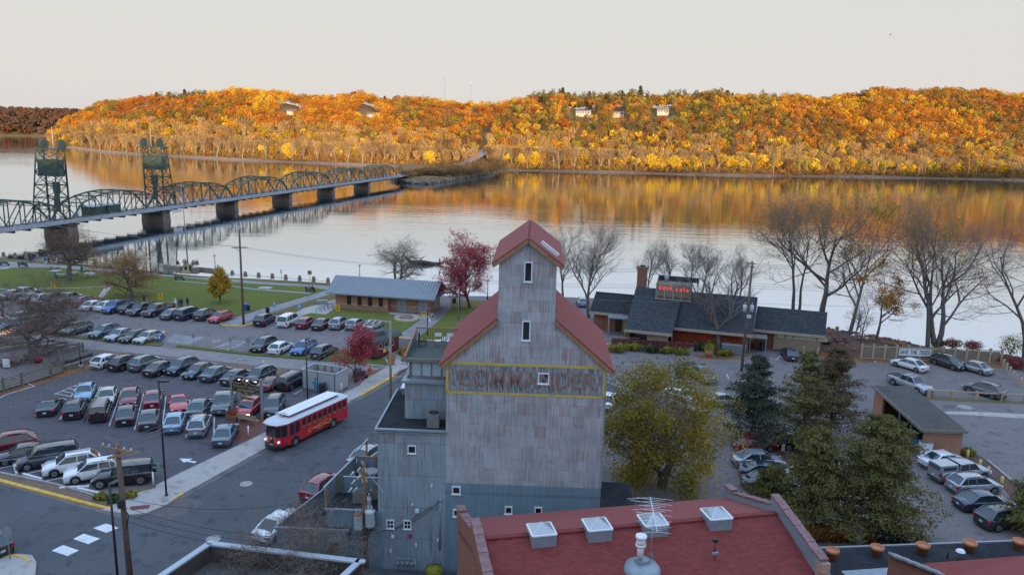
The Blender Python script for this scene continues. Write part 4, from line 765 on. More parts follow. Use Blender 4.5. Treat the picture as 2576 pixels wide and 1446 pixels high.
def ac_unit(pos,lab,s=1.0,rz=0.0):
    r=thing('air_conditioner',lab,'air conditioner',pos,rz,'rooftop air conditioners');b=MB().box((0,0,.45*s),(.8*s,.8*s,.9*s));
    for i in range(8):b.box((0,0,.1*s+i*.1*s),(.82*s,.82*s,.02))
    b.build('case',M('air conditioner case',(.20,.19,.17),.7),r);MB().lathe([(.34*s,.9*s),(.36*s,.94*s),(.30*s,.95*s),(.12*s,.92*s),(.0,.93*s)],16).build('fan_grille',m_black,r);return r
ac_unit(tuple(E_(1.42,1.0,10.6)),'boxy air conditioner on the roof in front of the rusty upper annex',1.05)
MB_=MB().box((-.0,0,.3),(.5,.9,.5));r=thing('roof_vent_box','small pale box vent at the far edge of the annex roof','vent',tuple(E_(-1.6,7.4,10.6)));MB_.build('box',m_lead,r);MB().box((0,0,.6),(.7,1.1,.08)).build('cap',m_white,r)
def folding_chair(pos,rz,lab):
    r=thing('canvas_chair',lab,'chair',pos,rz,'canvas chairs on the balcony');b=MB().box((0,0,.45),(.5,.42,.03));b.build('seat',m_white,r);MB().box((0,.22,.85),(.55,.03,.26)).build('backrest',m_white,r)
    for s in(-1,1):MB().span((s*.27,-.2,0),(s*.27,.2,.45),.03,.03).span((s*.27,.2,0),(s*.27,-.2,.62),.03,.03).span((s*.27,.2,.4),(s*.27,.22,1.0),.03,.03).build('leg',m_wood,r)
folding_chair(tuple(E_(1.0,6.4,14.8)),ER,'white canvas folding chair on the balcony, nearer the railing corner');folding_chair(tuple(E_(1.9,6.4,14.8)),ER,'white canvas folding chair on the balcony, half behind the red roof')
r=thing('patio_chair','dark maroon cushioned patio chair in the balcony corner','chair',tuple(E_(-.15,6.3,14.8)),ER+1.9);m_mar=M('maroon cushion',(.09,.03,.045),.8)
MB().box((0,0,.42),(.5,.5,.1)).build('seat',m_mar,r);MB().box((0,.26,.75),(.5,.08,.6)).build('backrest',m_mar,r)
for x in(-.26,.26):
    for y in(-.24,.26):MB().tube([(x,y,0),(x,y,.62)],.02,5).build('leg',m_black,r)
# low buildings at the elevator's foot
lean=thing('lean_to','low blue grey lean-to with dark flat roof beside the street','building',tuple(g('6',480,1110)[:2])+(0,),R(-2));lo=Vector(lean.location)
def at6(x,y,z):p=g('6',x,y,z)-lo;return Matrix.Rotation(-R(-2),3,'Z')@Vector((p.x,p.y,z))
Q=[at6(150,1112,3.0),at6(660,1135,3.0),at6(480,1000,3.0),at6(480,832,3.0)]
F0,F1=Q[0],Q[1];wl=MB();wl.prism([F0*1,Vector((F1.x,F0.y,3.0)),Vector((F1.x,F0.y+6.3,3.0)),Vector((F0.x+1.9,F0.y+6.3,3.0))],(0,0,-3.0));wl.build('wall',m_tinb,lean)
wl=MB();wl.prism([F0+Vector((-.1,-.1,.02)),Vector((F1.x+.1,F0.y-.1,3.02)),Vector((F1.x+.1,F0.y+6.4,3.02)),Vector((F0.x+1.8,F0.y+6.4,3.02))],(0,0,.12));wl.build('roof',m_roofblk,lean);tr=MB();tr.span(F0+Vector((-.1,-.12,.12)),Vector((F1.x+.1,F0.y-.12,3.12)),.12,.2);tr.span(F0+Vector((-.1,-.1,.14)),Vector((F0.x+1.8,F0.y+6.4,3.14)),.1,.14);tr.build('gutter',m_lead,lean)
window(lean,(F0.x+F1.x)/2+1.55,1.75,.75,.85,.08,y=F0.y,mat=m_greywood,mull=(1,0))
deck=thing('terrace','raised roof terrace with timber framed tin screens beside the elevator annex','terrace',tuple(E_(-2.42,0,0)),ER)
X0,X1=-4.2,-.0
MB().box((-1.6,1.3,2.2),(4.0,2.6,4.4)).build('wall',m_tinb,deck);MB().box((-1.9,.0,4.46),(3.6,.16,.16)).build('cornice',m_lead,deck);MB().box((-1.7,1.35,4.44),(3.8,2.5,.06)).build('roof',m_roofblk,deck)
MB().box((-1.55,4.6,2.2),(3.1,4.2,4.4)).build('wall',m_tinb,deck);MB().box((-1.5,2.75,5.0),(3.0,.06,1.2)).build('screen',m_tinb,deck);MB().box((-1.5,2.75,5.65),(3.1,.16,.1)).build('cap_rail',m_lead,deck)
MB().box((-1.5,4.8,4.45),(2.95,4.0,.08)).build('terrace_floor',m_greywood,deck);MB().box((-1.5,6.6,5.0),(2.9,.05,1.0)).build('screen',m_tinb,deck);MB().box((-1.5,6.6,5.55),(3.0,.14,.08)).build('cap_rail',m_wood,deck)
s=MB();s.prism([(-3.75,.3,4.4),(-3.05,6.6,4.4),(-3.05,6.6,5.5),(-3.75,.3,5.9)],(.05,0,0));s.build('screen',m_lead,deck);MB().span((-3.8,.2,5.98),(-3.0,6.8,5.6),.16,.08).build('cap_rail',m_lead,deck);MB().span((-3.0,6.6,5.9),(-2.5,8.6,6.2),.14,.1).build('cap_rail',m_lead,deck)
for x,y,z in((-3.7,.25,5.2),(-3.4,2.7,5.0),(-3.05,6.5,5.0),(-1.5,6.55,5.0),(-.1,6.55,5.0),(-2.6,8.5,5.3)):MB().box((x,y,z),(.14,.14,1.5)).build('post',m_wood,deck)
ac_unit(tuple(E_(-4.0,1.35,4.5)),'brown air conditioner on the low roof left of the transformer pole',.95);ac_unit(tuple(E_(-2.95,1.9,4.5)),'pale condenser on the low roof right of the transformer pole',.8)
r=thing('patio_table','round dark patio table on the timber terrace','table',tuple(E_(-3.9,4.8,4.5)));MB().cyl((0,0,.68),.62,.05,24).build('tabletop',m_blueglass,r);MB().tube([(0,0,0),(0,0,.7)],.05,6).build('leg',m_black,r)
for a in(0.4,2.2,3.8,5.4):
    c=E_(-3.9+math.cos(a)*.95,4.8+math.sin(a)*.85,4.5);ch=thing('metal_chair','black metal chair at the round terrace table, %s side'%{0.4:'right rear',2.2:'left rear',3.8:'left front',5.4:'right front'}[a],'chair',tuple(c),a+1.57,'black chairs around the terrace table');MB().box((0,0,.44),(.42,.42,.04)).build('seat',m_black,ch);MB().box((0,-.2,.68),(.42,.03,.44)).build('backrest',m_black,ch)
    for x in(-.18,.18):
        for y in(-.18,.18):MB().tube([(x,y,0),(x,y,.44)],.015,4).build('leg',m_black,ch)
# dark building behind the elevator's right side
r=thing('side_shed','dark blue shed against the right side of the elevator','shed',tuple(E_(13.3,4.0,0)),ER);MB().box((1.4,0,1.8),(2.6,7,3.6)).build('wall',m_tinb,r);MB().box((1.4,0,3.68),(2.8,7.2,.12)).build('roof',m_roofblk,r)
r=thing('planter_shrub','yellow green shrub in a metal tub against the annex foot','shrub',tuple(E_(1.75,-.9,0)));MB().cyl((0,0,0),.45,.45,14,r2=.55).build('tub',m_grey,r)
rng=np.random.default_rng(3);P_=rng.normal(size=(1400,3));P_/=np.linalg.norm(P_,axis=1,keepdims=True);v,f=quads(P_*np.array([.65,.6,.35])+np.array([0,0,.62]),P_,.09,rng);bulk('foliage',v,f,leafmat('yellow green leaves',False,(.22,.24,.03),.2,(.42,.36,.04),3),r)
# ------------------------------------------------------------------ red roofed brick building
HR=10.0;r1=g('6',1610,1187,HR);r2=g('8',70,1000,HR);RA=ang(r1,r2);LR=math.hypot(r2.x-r1.x,r2.y-r1.y)
red=thing('brick_warehouse','brick warehouse with broad red shingle roof, tiled gable parapets and four skylights','building',(r1.x,r1.y,0),RA);SL=.335
WF=5.9;WN=17.0
b=MB().prism([(-.35,WF,0),(-.35,-WN,0),(-.35,-WN,HR-SL*WN-.2),(-.35,0,HR-.2),(-.35,WF,HR-SL*WF-.2)],(.4,0,0));b.prism([(LR-.05,WF,0),(LR-.05,-WN,0),(LR-.05,-WN,HR-SL*WN-.2),(LR-.05,0,HR-.2),(LR-.05,WF,HR-SL*WF-.2)],(.4,0,0));b.box((LR/2,WF-.2,3.8),(LR-.2,.4,7.6));b.box((LR/2,-WN+.2,2),(LR-.2,.4,4));b.build('wall',m_brick,red)
def slope_roof(par,x0,x1,y0,z0,y1,z1,th,mat,name='roof'):
    """separate object whose local y runs down the slope, so shingle courses follow it"""
    L_=math.hypot(y1-y0,z1-z0);o=MB().box(((x0+x1)/2,L_/2,-th/2),(x1-x0,L_,th)).build(name,mat,par);o.location=(0,y0,z0);o.rotation_euler=(math.atan2(z1-z0,y1-y0) if y1>y0 else 0,0,0)
    if y1<y0:o.rotation_euler=(math.atan2(z0-z1,y0-y1),0,0);o.data.transform(Matrix.Translation((0,-L_,0)));
    return o
slope_roof(red,.05,LR-.05,0,HR,-WN,HR-SL*WN,.18,m_redroof);slope_roof(red,.05,LR-.05,0.0,HR,WF,HR-SL*WF,.18,m_redroof2)
MB().span((.1,0,HR+.02),(LR-.1,0,HR+.02),.34,.10).build('ridge_cap',m_redroof,red)
def parapet(x,steps,nm='parapet'):
    b=MB()
    for(y0,h0,y1,h1) in steps:
        zf=lambda y:HR-SL*abs(y);c=MB()
        b.prism([(x-.22,y0,zf(y0)-.5),(x-.22,y1,zf(y1)-.5),(x-.22,y1,zf(y1)+h1),(x-.22,y0,zf(y0)+h0)],(.44,0,0));n=max(1,int(abs(y1-y0)/.62))
        for i in range(n):
            a=i/n;e=(i+1)/n;ya,yb=y0+(y1-y0)*a,y0+(y1-y0)*e;za,zb=zf(y0)+h0+(zf(y1)+h1-zf(y0)-h0)*a,zf(y0)+h0+(zf(y1)+h1-zf(y0)-h0)*e
            c.span((x,ya,za+.07+.03*(i%2)),(x,yb,zb+.07+.03*(i%2)),.50,.10);c.span((x,yb-.03,zb+.11),(x,yb+.03,zb+.11),.55,.09)
        c.build('coping',m_coping,red)
    b.build(nm,m_lead if x>5 else m_brick,red)
parapet(-.15,[(WF+.3,.75,WF-.7,.55),(WF-.7,.45,.9,.35),(.9,.95,-4.2,.95),(-4.2,.35,-WN,.35)]);parapet(LR+.15,[(WF+.3,.75,WF-.7,.5),(WF-.7,.35,.7,.35),(.7,.95,-4.3,.95),(-4.3,.35,-WN,.35)])
for x in(-.15,LR+.15):MB().box((x,-4.28,HR-SL*4.25+.38),(.5,.5,1.05)).build('parapet_end',brickmat('pale mixed brick',(.42,.20,.12),(.22,.11,.08),(.5,.42,.34),.22,.11,.02),red)
cb=MB()
for i in range(26):cb.box((-.37,5.2-i*.42,HR-SL*abs(5.2-i*.42)-.62),(.1,.2,.34))
cb.span((-.37,5.4,HR-SL*5.4-.38),(-.37,0,HR-.38),.1,.16).span((-.37,0,HR-.38),(-.37,-5.6,HR-SL*5.6-.38),.1,.16);cb.build('corbel_course',m_brick,red)
def redloc(t,x,y,z):p=g(t,x,y,z);q=Matrix.Rotation(-RA,3,'Z')@(p-Vector((r1.x,r1.y,0)));return q
def roofpt(t,x,y):
    z=HR
    for _ in range(30):q=redloc(t,x,y,z);z=HR-SL*abs(q.y)
    return Vector((q.x,q.y,z))
m_acry=NT('clear acrylic dome',.08,spec=.9).col((.30,.34,.34));m_acry.p.inputs['IOR'].default_value=1.9;m_acry=m_acry.mat;sk_lab=['leftmost','second from left','third from left, behind the antenna mast','rightmost']
for i,((t0,x0,y0),(t1,x1,y1)) in enumerate(((('7',136,1252),('7',326,1240)),(('7',540,1218),('7',727,1196)),(('7',950,1182),('7',1125,1165)),(('7',1410,1132),('7',1587,1118)))):
    a_,c_=roofpt(t0,x0,y0),roofpt(t1,x1,y1);m_=(a_+c_)/2;wS=1.30;yb=m_.y;ctr=Vector((m_.x,yb+wS/2,0));zt=max(HR+.18,HR-SL*abs(yb)+.62)
    p=Matrix.Rotation(RA,3,'Z')@ctr+Vector((r1.x,r1.y,0));sk=thing('skylight','pyramid skylight astride the red ridge, %s'%sk_lab[i],'skylight',(p.x,p.y,zt),RA,'skylights on the red roof')
    MB().box((0,0,-.35),(wS,wS,.74)).build('curb',m_lead,sk);fm=MB();h=wS/2
    for a2,b2 in(((-h,-h),(h,-h)),((h,-h),(h,h)),((h,h),(-h,h)),((-h,h),(-h,-h))):fm.span((a2[0],a2[1],.05),(b2[0],b2[1],.05),.09,.07)
    fm.build('frame',m_white,sk);rb2=MB();[rb2.span((x_,y_,.07),(0,0,.47),.022,.022) for x_ in(-h,h) for y_ in(-h,h)];rb2.build('rib',m_white,sk);MB().add([(-h,-h,.06),(h,-h,.06),(h,h,.06),(-h,h,.06),(0,0,.46)],[(0,1,4),(1,2,4),(2,3,4),(3,0,4)]).build('dome',m_acry,sk)
# chimney vent and antenna
q=roofpt('7',930,1395);p=Matrix.Rotation(RA,3,'Z')@q+Vector((r1.x,r1.y,0));r=thing('vent_stack','pale round vent stack with capped cowl on a domed metal base','vent',tuple(p));MB().lathe([(1.0,-.6),(.98,.0),(.80,.22),(.5,.32),(0,.36)],20).build('base',m_lead,r);MB().box((0,0,.42),(.62,.5,.16),.4).build('curb',m_lead,r);MB().cyl((-.12,0,.6),.17,.85,14).build('pipe',m_white,r);MB().cyl((-.12,0,1.25),.27,.12,16).cyl((-.12,0,1.35),.24,.34,16).cyl((-.12,0,1.68),.29,.16,16).build('cowl',m_white,r)
q=roofpt('7',985,1390);p=Matrix.Rotation(RA,3,'Z')@q+Vector((r1.x,r1.y,0));ztop=hgt('7',1035,830,(p.x,p.y));r=thing('television_antenna','tall many-armed television antenna mast rising from the red roof','antenna',tuple(p));hh=ztop-p.z
MB().tube([(0,0,0),(.05,0,hh*.62)],.025,6).tube([(0,-.5,-.1),(.03,0,hh*.2)],.012,4).tube([(-.5,.2,0),(.03,0,hh*.2)],.012,4).tube([(.5,.2,-.1),(.03,0,hh*.2)],.012,4).build('mast',m_lead,r);el=MB();el.tube([(.05,0,hh*.60),(.05,0,hh*.64)],.02,4)
bm_=[(.05,-1.1,hh*.60),(.12,1.5,hh*.72)];el.tube(bm_,.022,4)
for i in range(19):
    t=i/18;c=Vector(bm_[0]).lerp(Vector(bm_[1]),t);w2=(.95 if i%3==0 else .38 if i%3==1 else .6)*(.72+.55*t);tilt=.12 if i%2 else-.08;el.tube([c+Vector((-w2,0,tilt*w2)),c,c+Vector((w2,0,-.10*w2))],.012,4)
el.build('elements',m_white,r)
q=roofpt('7',1450,1300);p=Matrix.Rotation(RA,3,'Z')@q+Vector((r1.x,r1.y,0));r=thing('service_mast','small black service mast with weatherhead on the red roof','mast',tuple(p));MB().tube([(0,0,-.2),(0,0,.75)],.03,6).box((0,0,.85),(.25,.2,.18)).build('mast',m_black,r);MB().box((0,-.2,.2),(.35,.1,.12),.3).build('bracket',m_lead,r);MB().tube([(0,0,.1),(-.05,-.6,-.25),(-.1,-1.6,-.55)],.02,4).build('cable',m_black,r)
# flat deck roof with pots, right brick gable
HD=4.0;e0,e1=g('8',285,1262,HD),g('8',1836,1205,HD);DA=ang(e0,e1);LD=22;dkb=thing('flat_roof_building','low building with dark flat roof edged by terracotta pots','building',(e0.x,e0.y,0),DA)
MB().box((LD/2-4,-8,HD/2-.05),(LD+4,16,HD-.1)).build('wall',m_brick,dkb);MB().box((LD/2-4,-8,HD-.02),(LD+3.8,15.8,.1)).build('roof',m_roofblk,dkb);MB().box((LD/2-4,.02,HD+.05),(LD+4,.16,.14)).build('roof_edge',m_grey,dkb)
q0=Matrix.Rotation(-DA,3,'Z')@(g('8',700,1430,HD)-Vector((e0.x,e0.y,0)));MB().box((q0.x+.3,q0.y-.6,HD+.06),(3.6,1.8,.06),.05).build('walkway_boards',m_lead,dkb)
for i,(x,y) in enumerate(((455,1330),(777,1308),(1104,1292),(1442,1275),(1795,1262))):
    p=g('8',x,y,HD+.03);r=thing('terracotta_pot','large terracotta pot on the dark flat roof edge, %s'%['nearest the red roof','second from the red roof','middle of the five','fourth from the red roof','farthest right of the five'][i],'flower pot',tuple(p),0,'terracotta pots on the flat roof')
    MB().lathe([(0,0),(.29,0),(.36,.50),(.42,.51),(.44,.70),(.39,.70),(.37,.58),(0,.58)],20).build('pot',m_terra,r);MB().cyl((0,0,.50),.37,.03,16).build('soil',m_mulch,r)
r=thing('roof_vent','small pipe vent with shiny cap on the dark roof','vent',tuple(g('8',1370,1345,HD)));MB().cyl((0,0,0),.1,.7,10).build('pipe',m_coping,r);MB().lathe([(.3,.7),(.22,.82),(0,.9)],14).build('cap',m_white,r)
r=thing('roof_pipe','thin black pipe standing on the dark roof','pipe',tuple(g('8',1285,1330,HD)));MB().cyl((0,0,0),.05,.6,8).build('pipe',m_black,r)
pA=g('8',870,1305,7.2);gb=thing('brick_gable_building','brick gable wall with grey coping and dull red roof at the corner','building',(pA.x,pA.y,0),R(-6));
pr=MB().prism([(0,0,0),(0,-14,0),(0,-14,3.4),(0,-5.5,5.6),(0,0,7.2)],(.4,0,0));
gq=lambda x,y,z:(lambda p:Matrix.Rotation(R(6),3,'Z')@Vector((p.x-pA.x,p.y-pA.y,z)))(g('8',x,y,z))
lowp=gq(1230,1446,5.2);MB().prism([(0,0,0),(lowp.x,lowp.y,0),(lowp.x,lowp.y,5.2),(0,0,7.2)],(.4,.1,0)).build('wall',m_brick,gb);c2=MB()
for i in range(10):a=Vector((0.15,0,7.27)).lerp(Vector((lowp.x+.15,lowp.y,5.27)),i/10);e=Vector((0.15,0,7.27)).lerp(Vector((lowp.x+.15,lowp.y,5.27)),(i+1)/10);c2.span(a+Vector((0,0,.03*(i%2))),e+Vector((0,0,.03*(i%2))),.6,.12)
c2.build('coping',m_lead,gb);q1=gq(1090,1362,5.6);q2=gq(1900,1300,5.6);MB().poly([Vector((lowp.x+.4,lowp.y,5.0)),q1+Vector((0,0,0)),q2,Vector((q2.x+2,lowp.y-4,3.9)),Vector((lowp.x+.6,lowp.y-4,3.9))]).build('roof',m_redroof2,gb)
# bottom left flat roofed building with pale parapet
HB=5.0;c0,c1_,c3=g('5',1150,1446,HB),g('5',1500,1212,HB),g('6',745,1342,HB);dl=(c0-c1_).normalized();bb=thing('parapet_building','flat dark roof with pale metal parapet at the street corner','building',(c1_.x,c1_.y,0));o_=Vector((c1_.x,c1_.y,0));k0=c1_+dl*14-o_;k1=c1_-o_;k3=c3-o_+(c3-c1_)*.02;k4=k3+dl*14
for k_ in(k0,k1,k3,k4):k_.z=0
wl=MB();t_=Vector((.3,0,0))
for a,e in((k0,k1),(k1,k3),(k3,k4)):
    n=(e-a);n=Vector((n.y,-n.x,0)).normalized()*.3;wl.prism([a,e,e+n,a+n],(0,0,HB))
wl.build('wall',M('brown stained render',(.07,.055,.05),.9,var=.4,sc=1.2),bb);rf=MB();rf.poly([Vector((q.x,q.y,HB-1.1)) for q in(k0,k4,k3,k1)]);rf.build('roof',m_gravel,bb);cp_=MB()
for a,e in((k0,k1),(k1,k3),(k3,k4)):n=(e-a);n=Vector((n.y,-n.x,0)).normalized()*.15;cp_.span(a+n+Vector((0,0,HB+.05)),e+n+Vector((0,0,HB+.05)),.42,.12);cp_.cyl(e+n+Vector((0,0,HB-.02)),.215,.133,14)
cp_.build('parapet_cap',m_rail,bb)
# ------------------------------------------------------------------ restroom building in the park
f0,f1=g('2',800,688),g('2',1722,752);VA=ang(f0,f1);LV=math.hypot(f1.x-f0.x,f1.y-f0.y)
rb=thing('park_building','tan brick park building with long grey seamed metal roof','building',(f0.x,f0.y,0),VA);rq=lambda t,x,y,z:(lambda p:Matrix.Rotation(-VA,3,'Z')@Vector((p.x-f0.x,p.y-f0.y,z)))(g(t,x,y,z));WV=7.0;HV=3.1
LV+=.2;MB().prism([(0,0,0),(LV*.57,0,0),(LV*.57,.9,0),(LV,.9,0),(LV,WV,0),(0,WV,0)],(0,0,HV)).build('wall',m_brickt,rb);g2=MB().prism([(LV-.3,.9,HV),(LV-.3,WV,HV),(LV-.3,WV/2+.3,HV+1.75)],(.3,0,0));g2.prism([(0,0,HV),(0,WV,HV),(0,WV/2,HV+1.75)],(.3,0,0));g2.build('gable',m_brickt,rb)
MB().box((LV*.285,-.012,.95),(LV*.57,.03,.16)).box((LV*.785,.888,.95),(LV*.43,.03,.16)).box((LV+.005,WV/2,.95),(.03,WV-1,.16)).build('stone_band',m_stone,rb)
def seam_roof(par,x0,x1,yr,zr,ye,ze,mat,n):
    b=MB();t_=.12;d=1 if ye>yr else-1
    b.prism([(x0,yr,zr),(x0,ye,ze),(x0,ye,ze-t_),(x0,yr,zr-t_)],(x1-x0,0,0))
    for i in range(n+1):x=x0+(x1-x0)*i/n;b.span((x,yr,zr+.04),(x,ye,ze+.04),.07,.11,1)
    return b.build('roof',[mat,m_grey],par)
ZR=HV+2.0;seam_roof(rb,-1.3,LV+1.2,WV/2,ZR,-.9,HV-.25,m_galv,38);seam_roof(rb,-1.3,LV+1.2,WV/2,ZR,WV+.8,HV-.25,m_galv,38)
MB().span((-1.3,-.92,HV-.3),(LV+1.2,-.92,HV-.3),.12,.22).span((LV+1.22,-.9,HV-.3),(LV+1.22,WV/2,ZR-.08),.08,.26).span((LV+1.22,WV+.8,HV-.3),(LV+1.22,WV/2,ZR-.08),.08,.26).build('fascia',m_lead,rb)
MB().prism([(LV+.0,.6,HV-.2),(LV+.0,WV,HV-.2),(LV+1.1,WV,HV-.6),(LV+1.1,.6,HV-.6)],(0,0,.12)).build('side_canopy',m_galv,rb)
for x in(.145,.265,.385,.505):window(rb,LV*x*.95+.2,1.85,.62,1.7,.07,0,m_black,(1,1),glass=m_glass)
for x in(.70,.925):d=MB().box((LV*x,.86,1.15),(1.6,.08,2.3));o=d.build('door',M('grey steel door',(.27,.30,.32),.6),rb);MB().box((LV*x,.81,1.1),(.03,.03,2.2)).build('door_gap',m_black,o)
MB().box((LV+.03,4.2,1.4),(.08,1.5,2.2)).build('side_shutter',m_grey,rb)
for x in(.205,.325,.445):MB().box((LV*x*.95+.2,-.08,2.55),(.14,.16,.26)).build('wall_lamp',m_black,rb)
MB().ell((LV*.82,.7,2.75),(.10,.08,.06),8,4).build('door_lamp',emit('warm lamp',(1,.72,.3),6),rb)
# ------------------------------------------------------------------ dock cafe (hgt-based heights)
DA2=R(-17.5)
k0=g('h',680,1010,0);cafe=thing('riverside_restaurant','rambling riverside restaurant with steep dark shake roofs and brick walls','restaurant',(20.5,113.0,0),DA2);co=Vector(cafe.location)
def cl(t,x,y,z):p=g(t,x,y,z);return Matrix.Rotation(-DA2,3,'Z')@Vector((p.x-co.x,p.y-co.y,z))
def cafe_roof(eL,eR,rL,rR,ze,zr,mat=m_darkshake,name='roof',th=.22):
    """slope from eave points (seen at eL, eR) to ridge points, squared to the building's axes"""
    a,b_=cl(*eL,ze),cl(*eR,ze);c,d=cl(*rL,zr),cl(*rR,zr);y0=(a.y+b_.y)/2;y1=(c.y+d.y)/2;L_=math.hypot(y1-y0,zr-ze);dx0,dx1=c.x-a.x,d.x-b_.x
    o=MB().prism([(a.x,0,-th),(b_.x,0,-th),(d.x,L_,-th),(c.x,L_,-th)],(0,0,th)).build(name,mat,cafe);o.location=(0,y0,ze);o.rotation_euler=(math.atan2(zr-ze,y1-y0),0,0)
    MB().span((a.x,y0-.04,ze-.16),(b_.x,y0-.04,ze-.16),.14,.38).build('eave_board',m_trim,cafe);return a.x,b_.x,c.x,d.x,y0,y1
S1=cafe_roof(('h',520,862),('h',1170,928),('h',680,275),('h',1330,330),2.7,7.6);S2=cafe_roof(('h',1200,835),('h',2280,945),('h',1330,330),('h',2350,425),3.0,7.6);S3=cafe_roof(('h',30,622),('h',575,660),('h',125,345),('h',650,380),3.0,6.0);S4=cafe_roof(('h',2295,862),('4',575,965),('h',2345,545),('4',597,722),3.0,6.0)
for S in(S1,S2,S3,S4):
    zr=7.6 if S in(S1,S2) else 6.0;o=MB().prism([(S[2]-.0,0,-.2),(S[3],0,-.2),(S[3],6.0,-.2),(S[2],6.0,-.2)],(0,0,.2)).build('roof',m_darkshake,cafe);o.location=(0,S[5],zr);o.rotation_euler=(-R(35),0,0)
def cwall(S,zr,inset,mat,x0=None,x1=None,depth=9.0,z=2.9):
    xa,xb=(S[0]+inset if x0 is None else x0),(S[1]-inset if x1 is None else x1);return MB().box(((xa+xb)/2,S[4]+.9+depth/2,z/2),(xb-xa,depth,z)).build('wall',mat,cafe)
m_panel=M('beige panel siding',(.34,.29,.21),.85,var=.08);m_ivy=litter('wall of red creeper',(.14,.022,.018),(.28,.05,.03),(.12,.05,.02),5.0)
cwall(S1,7.6,.8,m_panel,x0=S1[0]+3.2);cwall(S2,7.6,.5,m_brick,x0=S1[1]-.4);cwall(S3,6,.6,m_brick);cwall(S4,6,.2,m_brick)
pw=MB().prism([(S1[0]+.4,S1[4]+1.0,2.4),(S1[0]+.4,S1[5],7.3),(S1[0]+.4,S1[5]+5,3.4),(S1[0]+.4,S1[5]+5,0),(S1[0]+.4,S1[4]+1,0)],(.2,0,0));pw.prism([(S2[1]-.7,S2[4]+1.0,2.4),(S2[1]-.7,S2[5],7.3),(S2[1]-.7,S2[5]+5,3.4),(S2[1]-.7,S2[5]+5,0),(S2[1]-.7,S2[4]+1,0)],(.2,0,0));pw.build('gable_wall',m_brick,cafe)
ww=MB().box((S4[1]-3.7,S4[4]+.6,1.5),(6.4,.5,2.6));ww.build('timber_wall',M('tan board wall',(.26,.20,.14),.85),cafe)
for i,w_ in enumerate((.9,.8,3.0,1.3)):MB().box((S4[1]-6.3+(.3,1.5,3.6,6.0)[i],S4[4]+.33,2.35),(w_,.06,.55)).build('strip_window',M('lit strip window',(.42,.44,.26),.4,var=.05),cafe)
rng=np.random.default_rng(8);n=9000;P_=np.stack([rng.uniform(S1[1]-.3,S2[1]-1.5,n),np.full(n,S2[4]+.78)+rng.normal(size=n)*.06,2.75*rng.random(n)],1);kk=(P_[:,0]<S1[1]+6.5+2.0*rng.random(n))|(rng.random(n)<.25);P_=P_[kk]
v,f=quads(P_,np.tile(np.array([0,-1,.2]),(len(P_),1))+rng.normal(size=(len(P_),3))*.4,rng.uniform(.1,.26,len(P_)),rng);bulk('creeper',v,f,leafmat('red creeper leaves',False,(.20,.025,.02),.1,(.38,.10,.04),2.5),cafe)
MB().box((S1[1]-.25,S2[4]+.5,1.4),(.14,.14,2.8)).build('downpipe',m_trim,cafe)
ch=cl('h',765,275,7.4);MB().box((ch.x,S1[5]+.6,8.7),(1.4,1.2,3.4)).box((ch.x,S1[5]+.6,10.55),(1.75,1.4,.35)).build('chimney',m_brick,cafe);MB().cyl((ch.x,S1[5]+.6,10.7),.4,.25,10).build('chimney_cap',m_black,cafe)
# dormer carrying the lit lettering
dz=4.0
while dz<7.4:
    q_=cl('h',1180,450,dz)
    if dz>2.7+(q_.y-S1[4])/(S1[5]-S1[4])*4.9:break
    dz+=.05
dA,dB=cl('h',950,432,dz),cl('h',1415,468,dz);yd=(dA.y+dB.y)/2;dm=MB();hh=3.0
dm.box(((dA.x+dB.x)/2,yd+1.6,dz+hh/2-.2),(dB.x-dA.x,3.2,hh-1.2));dm.build('dormer_wall',M('louvred screen',(.20,.17,.11),.8,var=.2,sc=4),cafe);dd=MB()
for i in range(5):dd.box((dA.x+(dB.x-dA.x)*i/4,yd-.03,dz+hh/2-.3),(.16,.1,hh-.6))
dd.box(((dA.x+dB.x)/2,yd-.02,dz-.05),(dB.x-dA.x+.3,.16,.16));dd.box(((dA.x+dB.x)/2,yd-.02,dz+hh-.9),(dB.x-dA.x+.3,.16,.12))
for i in range(22):dd.box(((dA.x+dB.x)/2,yd-.01,dz+.2+i*.12),(dB.x-dA.x,.05,.04))
dd.build('dormer_frame',m_trim,cafe);uw=MB();zt=dz+hh-.8
uw.prism([(dA.x,yd+.1,zt),(dA.x,yd+3.0,zt),(dA.x,yd+3.0,zt+.9),(dA.x,yd+1.6,zt+1.0)],(.1,0,0));uw.prism([(dB.x+.9,yd+.1,zt-.2),(dB.x+.9,yd+3.0,zt),(dB.x+.9,yd+3.0,zt+.8),(dB.x+.9,yd+1.2,zt+.8)],(.1,0,0));uw.box(((dA.x+dB.x)/2+.4,yd+3.0,zt+.4),(dB.x-dA.x+1.0,.12,.8));uw.build('roof_well',m_darkshake,cafe);MB().cyl(((dA.x+dB.x)/2-1.3,yd+2,zt),.35,1.1,12).build('roof_fan',m_lead,cafe)
m_neon=emit('red neon tube',(1.0,.09,.07),1.1,(.5,.05,.05))
DW=dB.x-dA.x;fit(text('lit_lettering','dock',cafe,(dA.x+DW*.27,yd-.16,dz+hh-1.30),1.0,m_neon,space=1.45),DW*.40);fit(text('lit_lettering','cafe',cafe,(dA.x+DW*.77,yd-.16,dz+hh-1.36),1.0,m_neon,space=1.45),DW*.38)
MB().box((S3[1]-1.2,S3[4]-.3,2.75),(3.4,3.0,.2)).build('porch_roof',m_lead,cafe);MB().box((S3[1]-1.6,S3[4]+.8,1.2),(.9,.1,2.3)).build('door',m_black,cafe);MB().box((S3[1]-.7,S3[4]+.75,1.2),(.5,.12,2.3)).build('lit_side_panel',M('amber panel',(.45,.26,.06),.6),cafe)
for x in(S3[1]-2.7,S3[1]-.1):MB().box((x,S3[4]-1.6,1.35),(.18,.18,2.7)).build('post',m_trim,cafe)
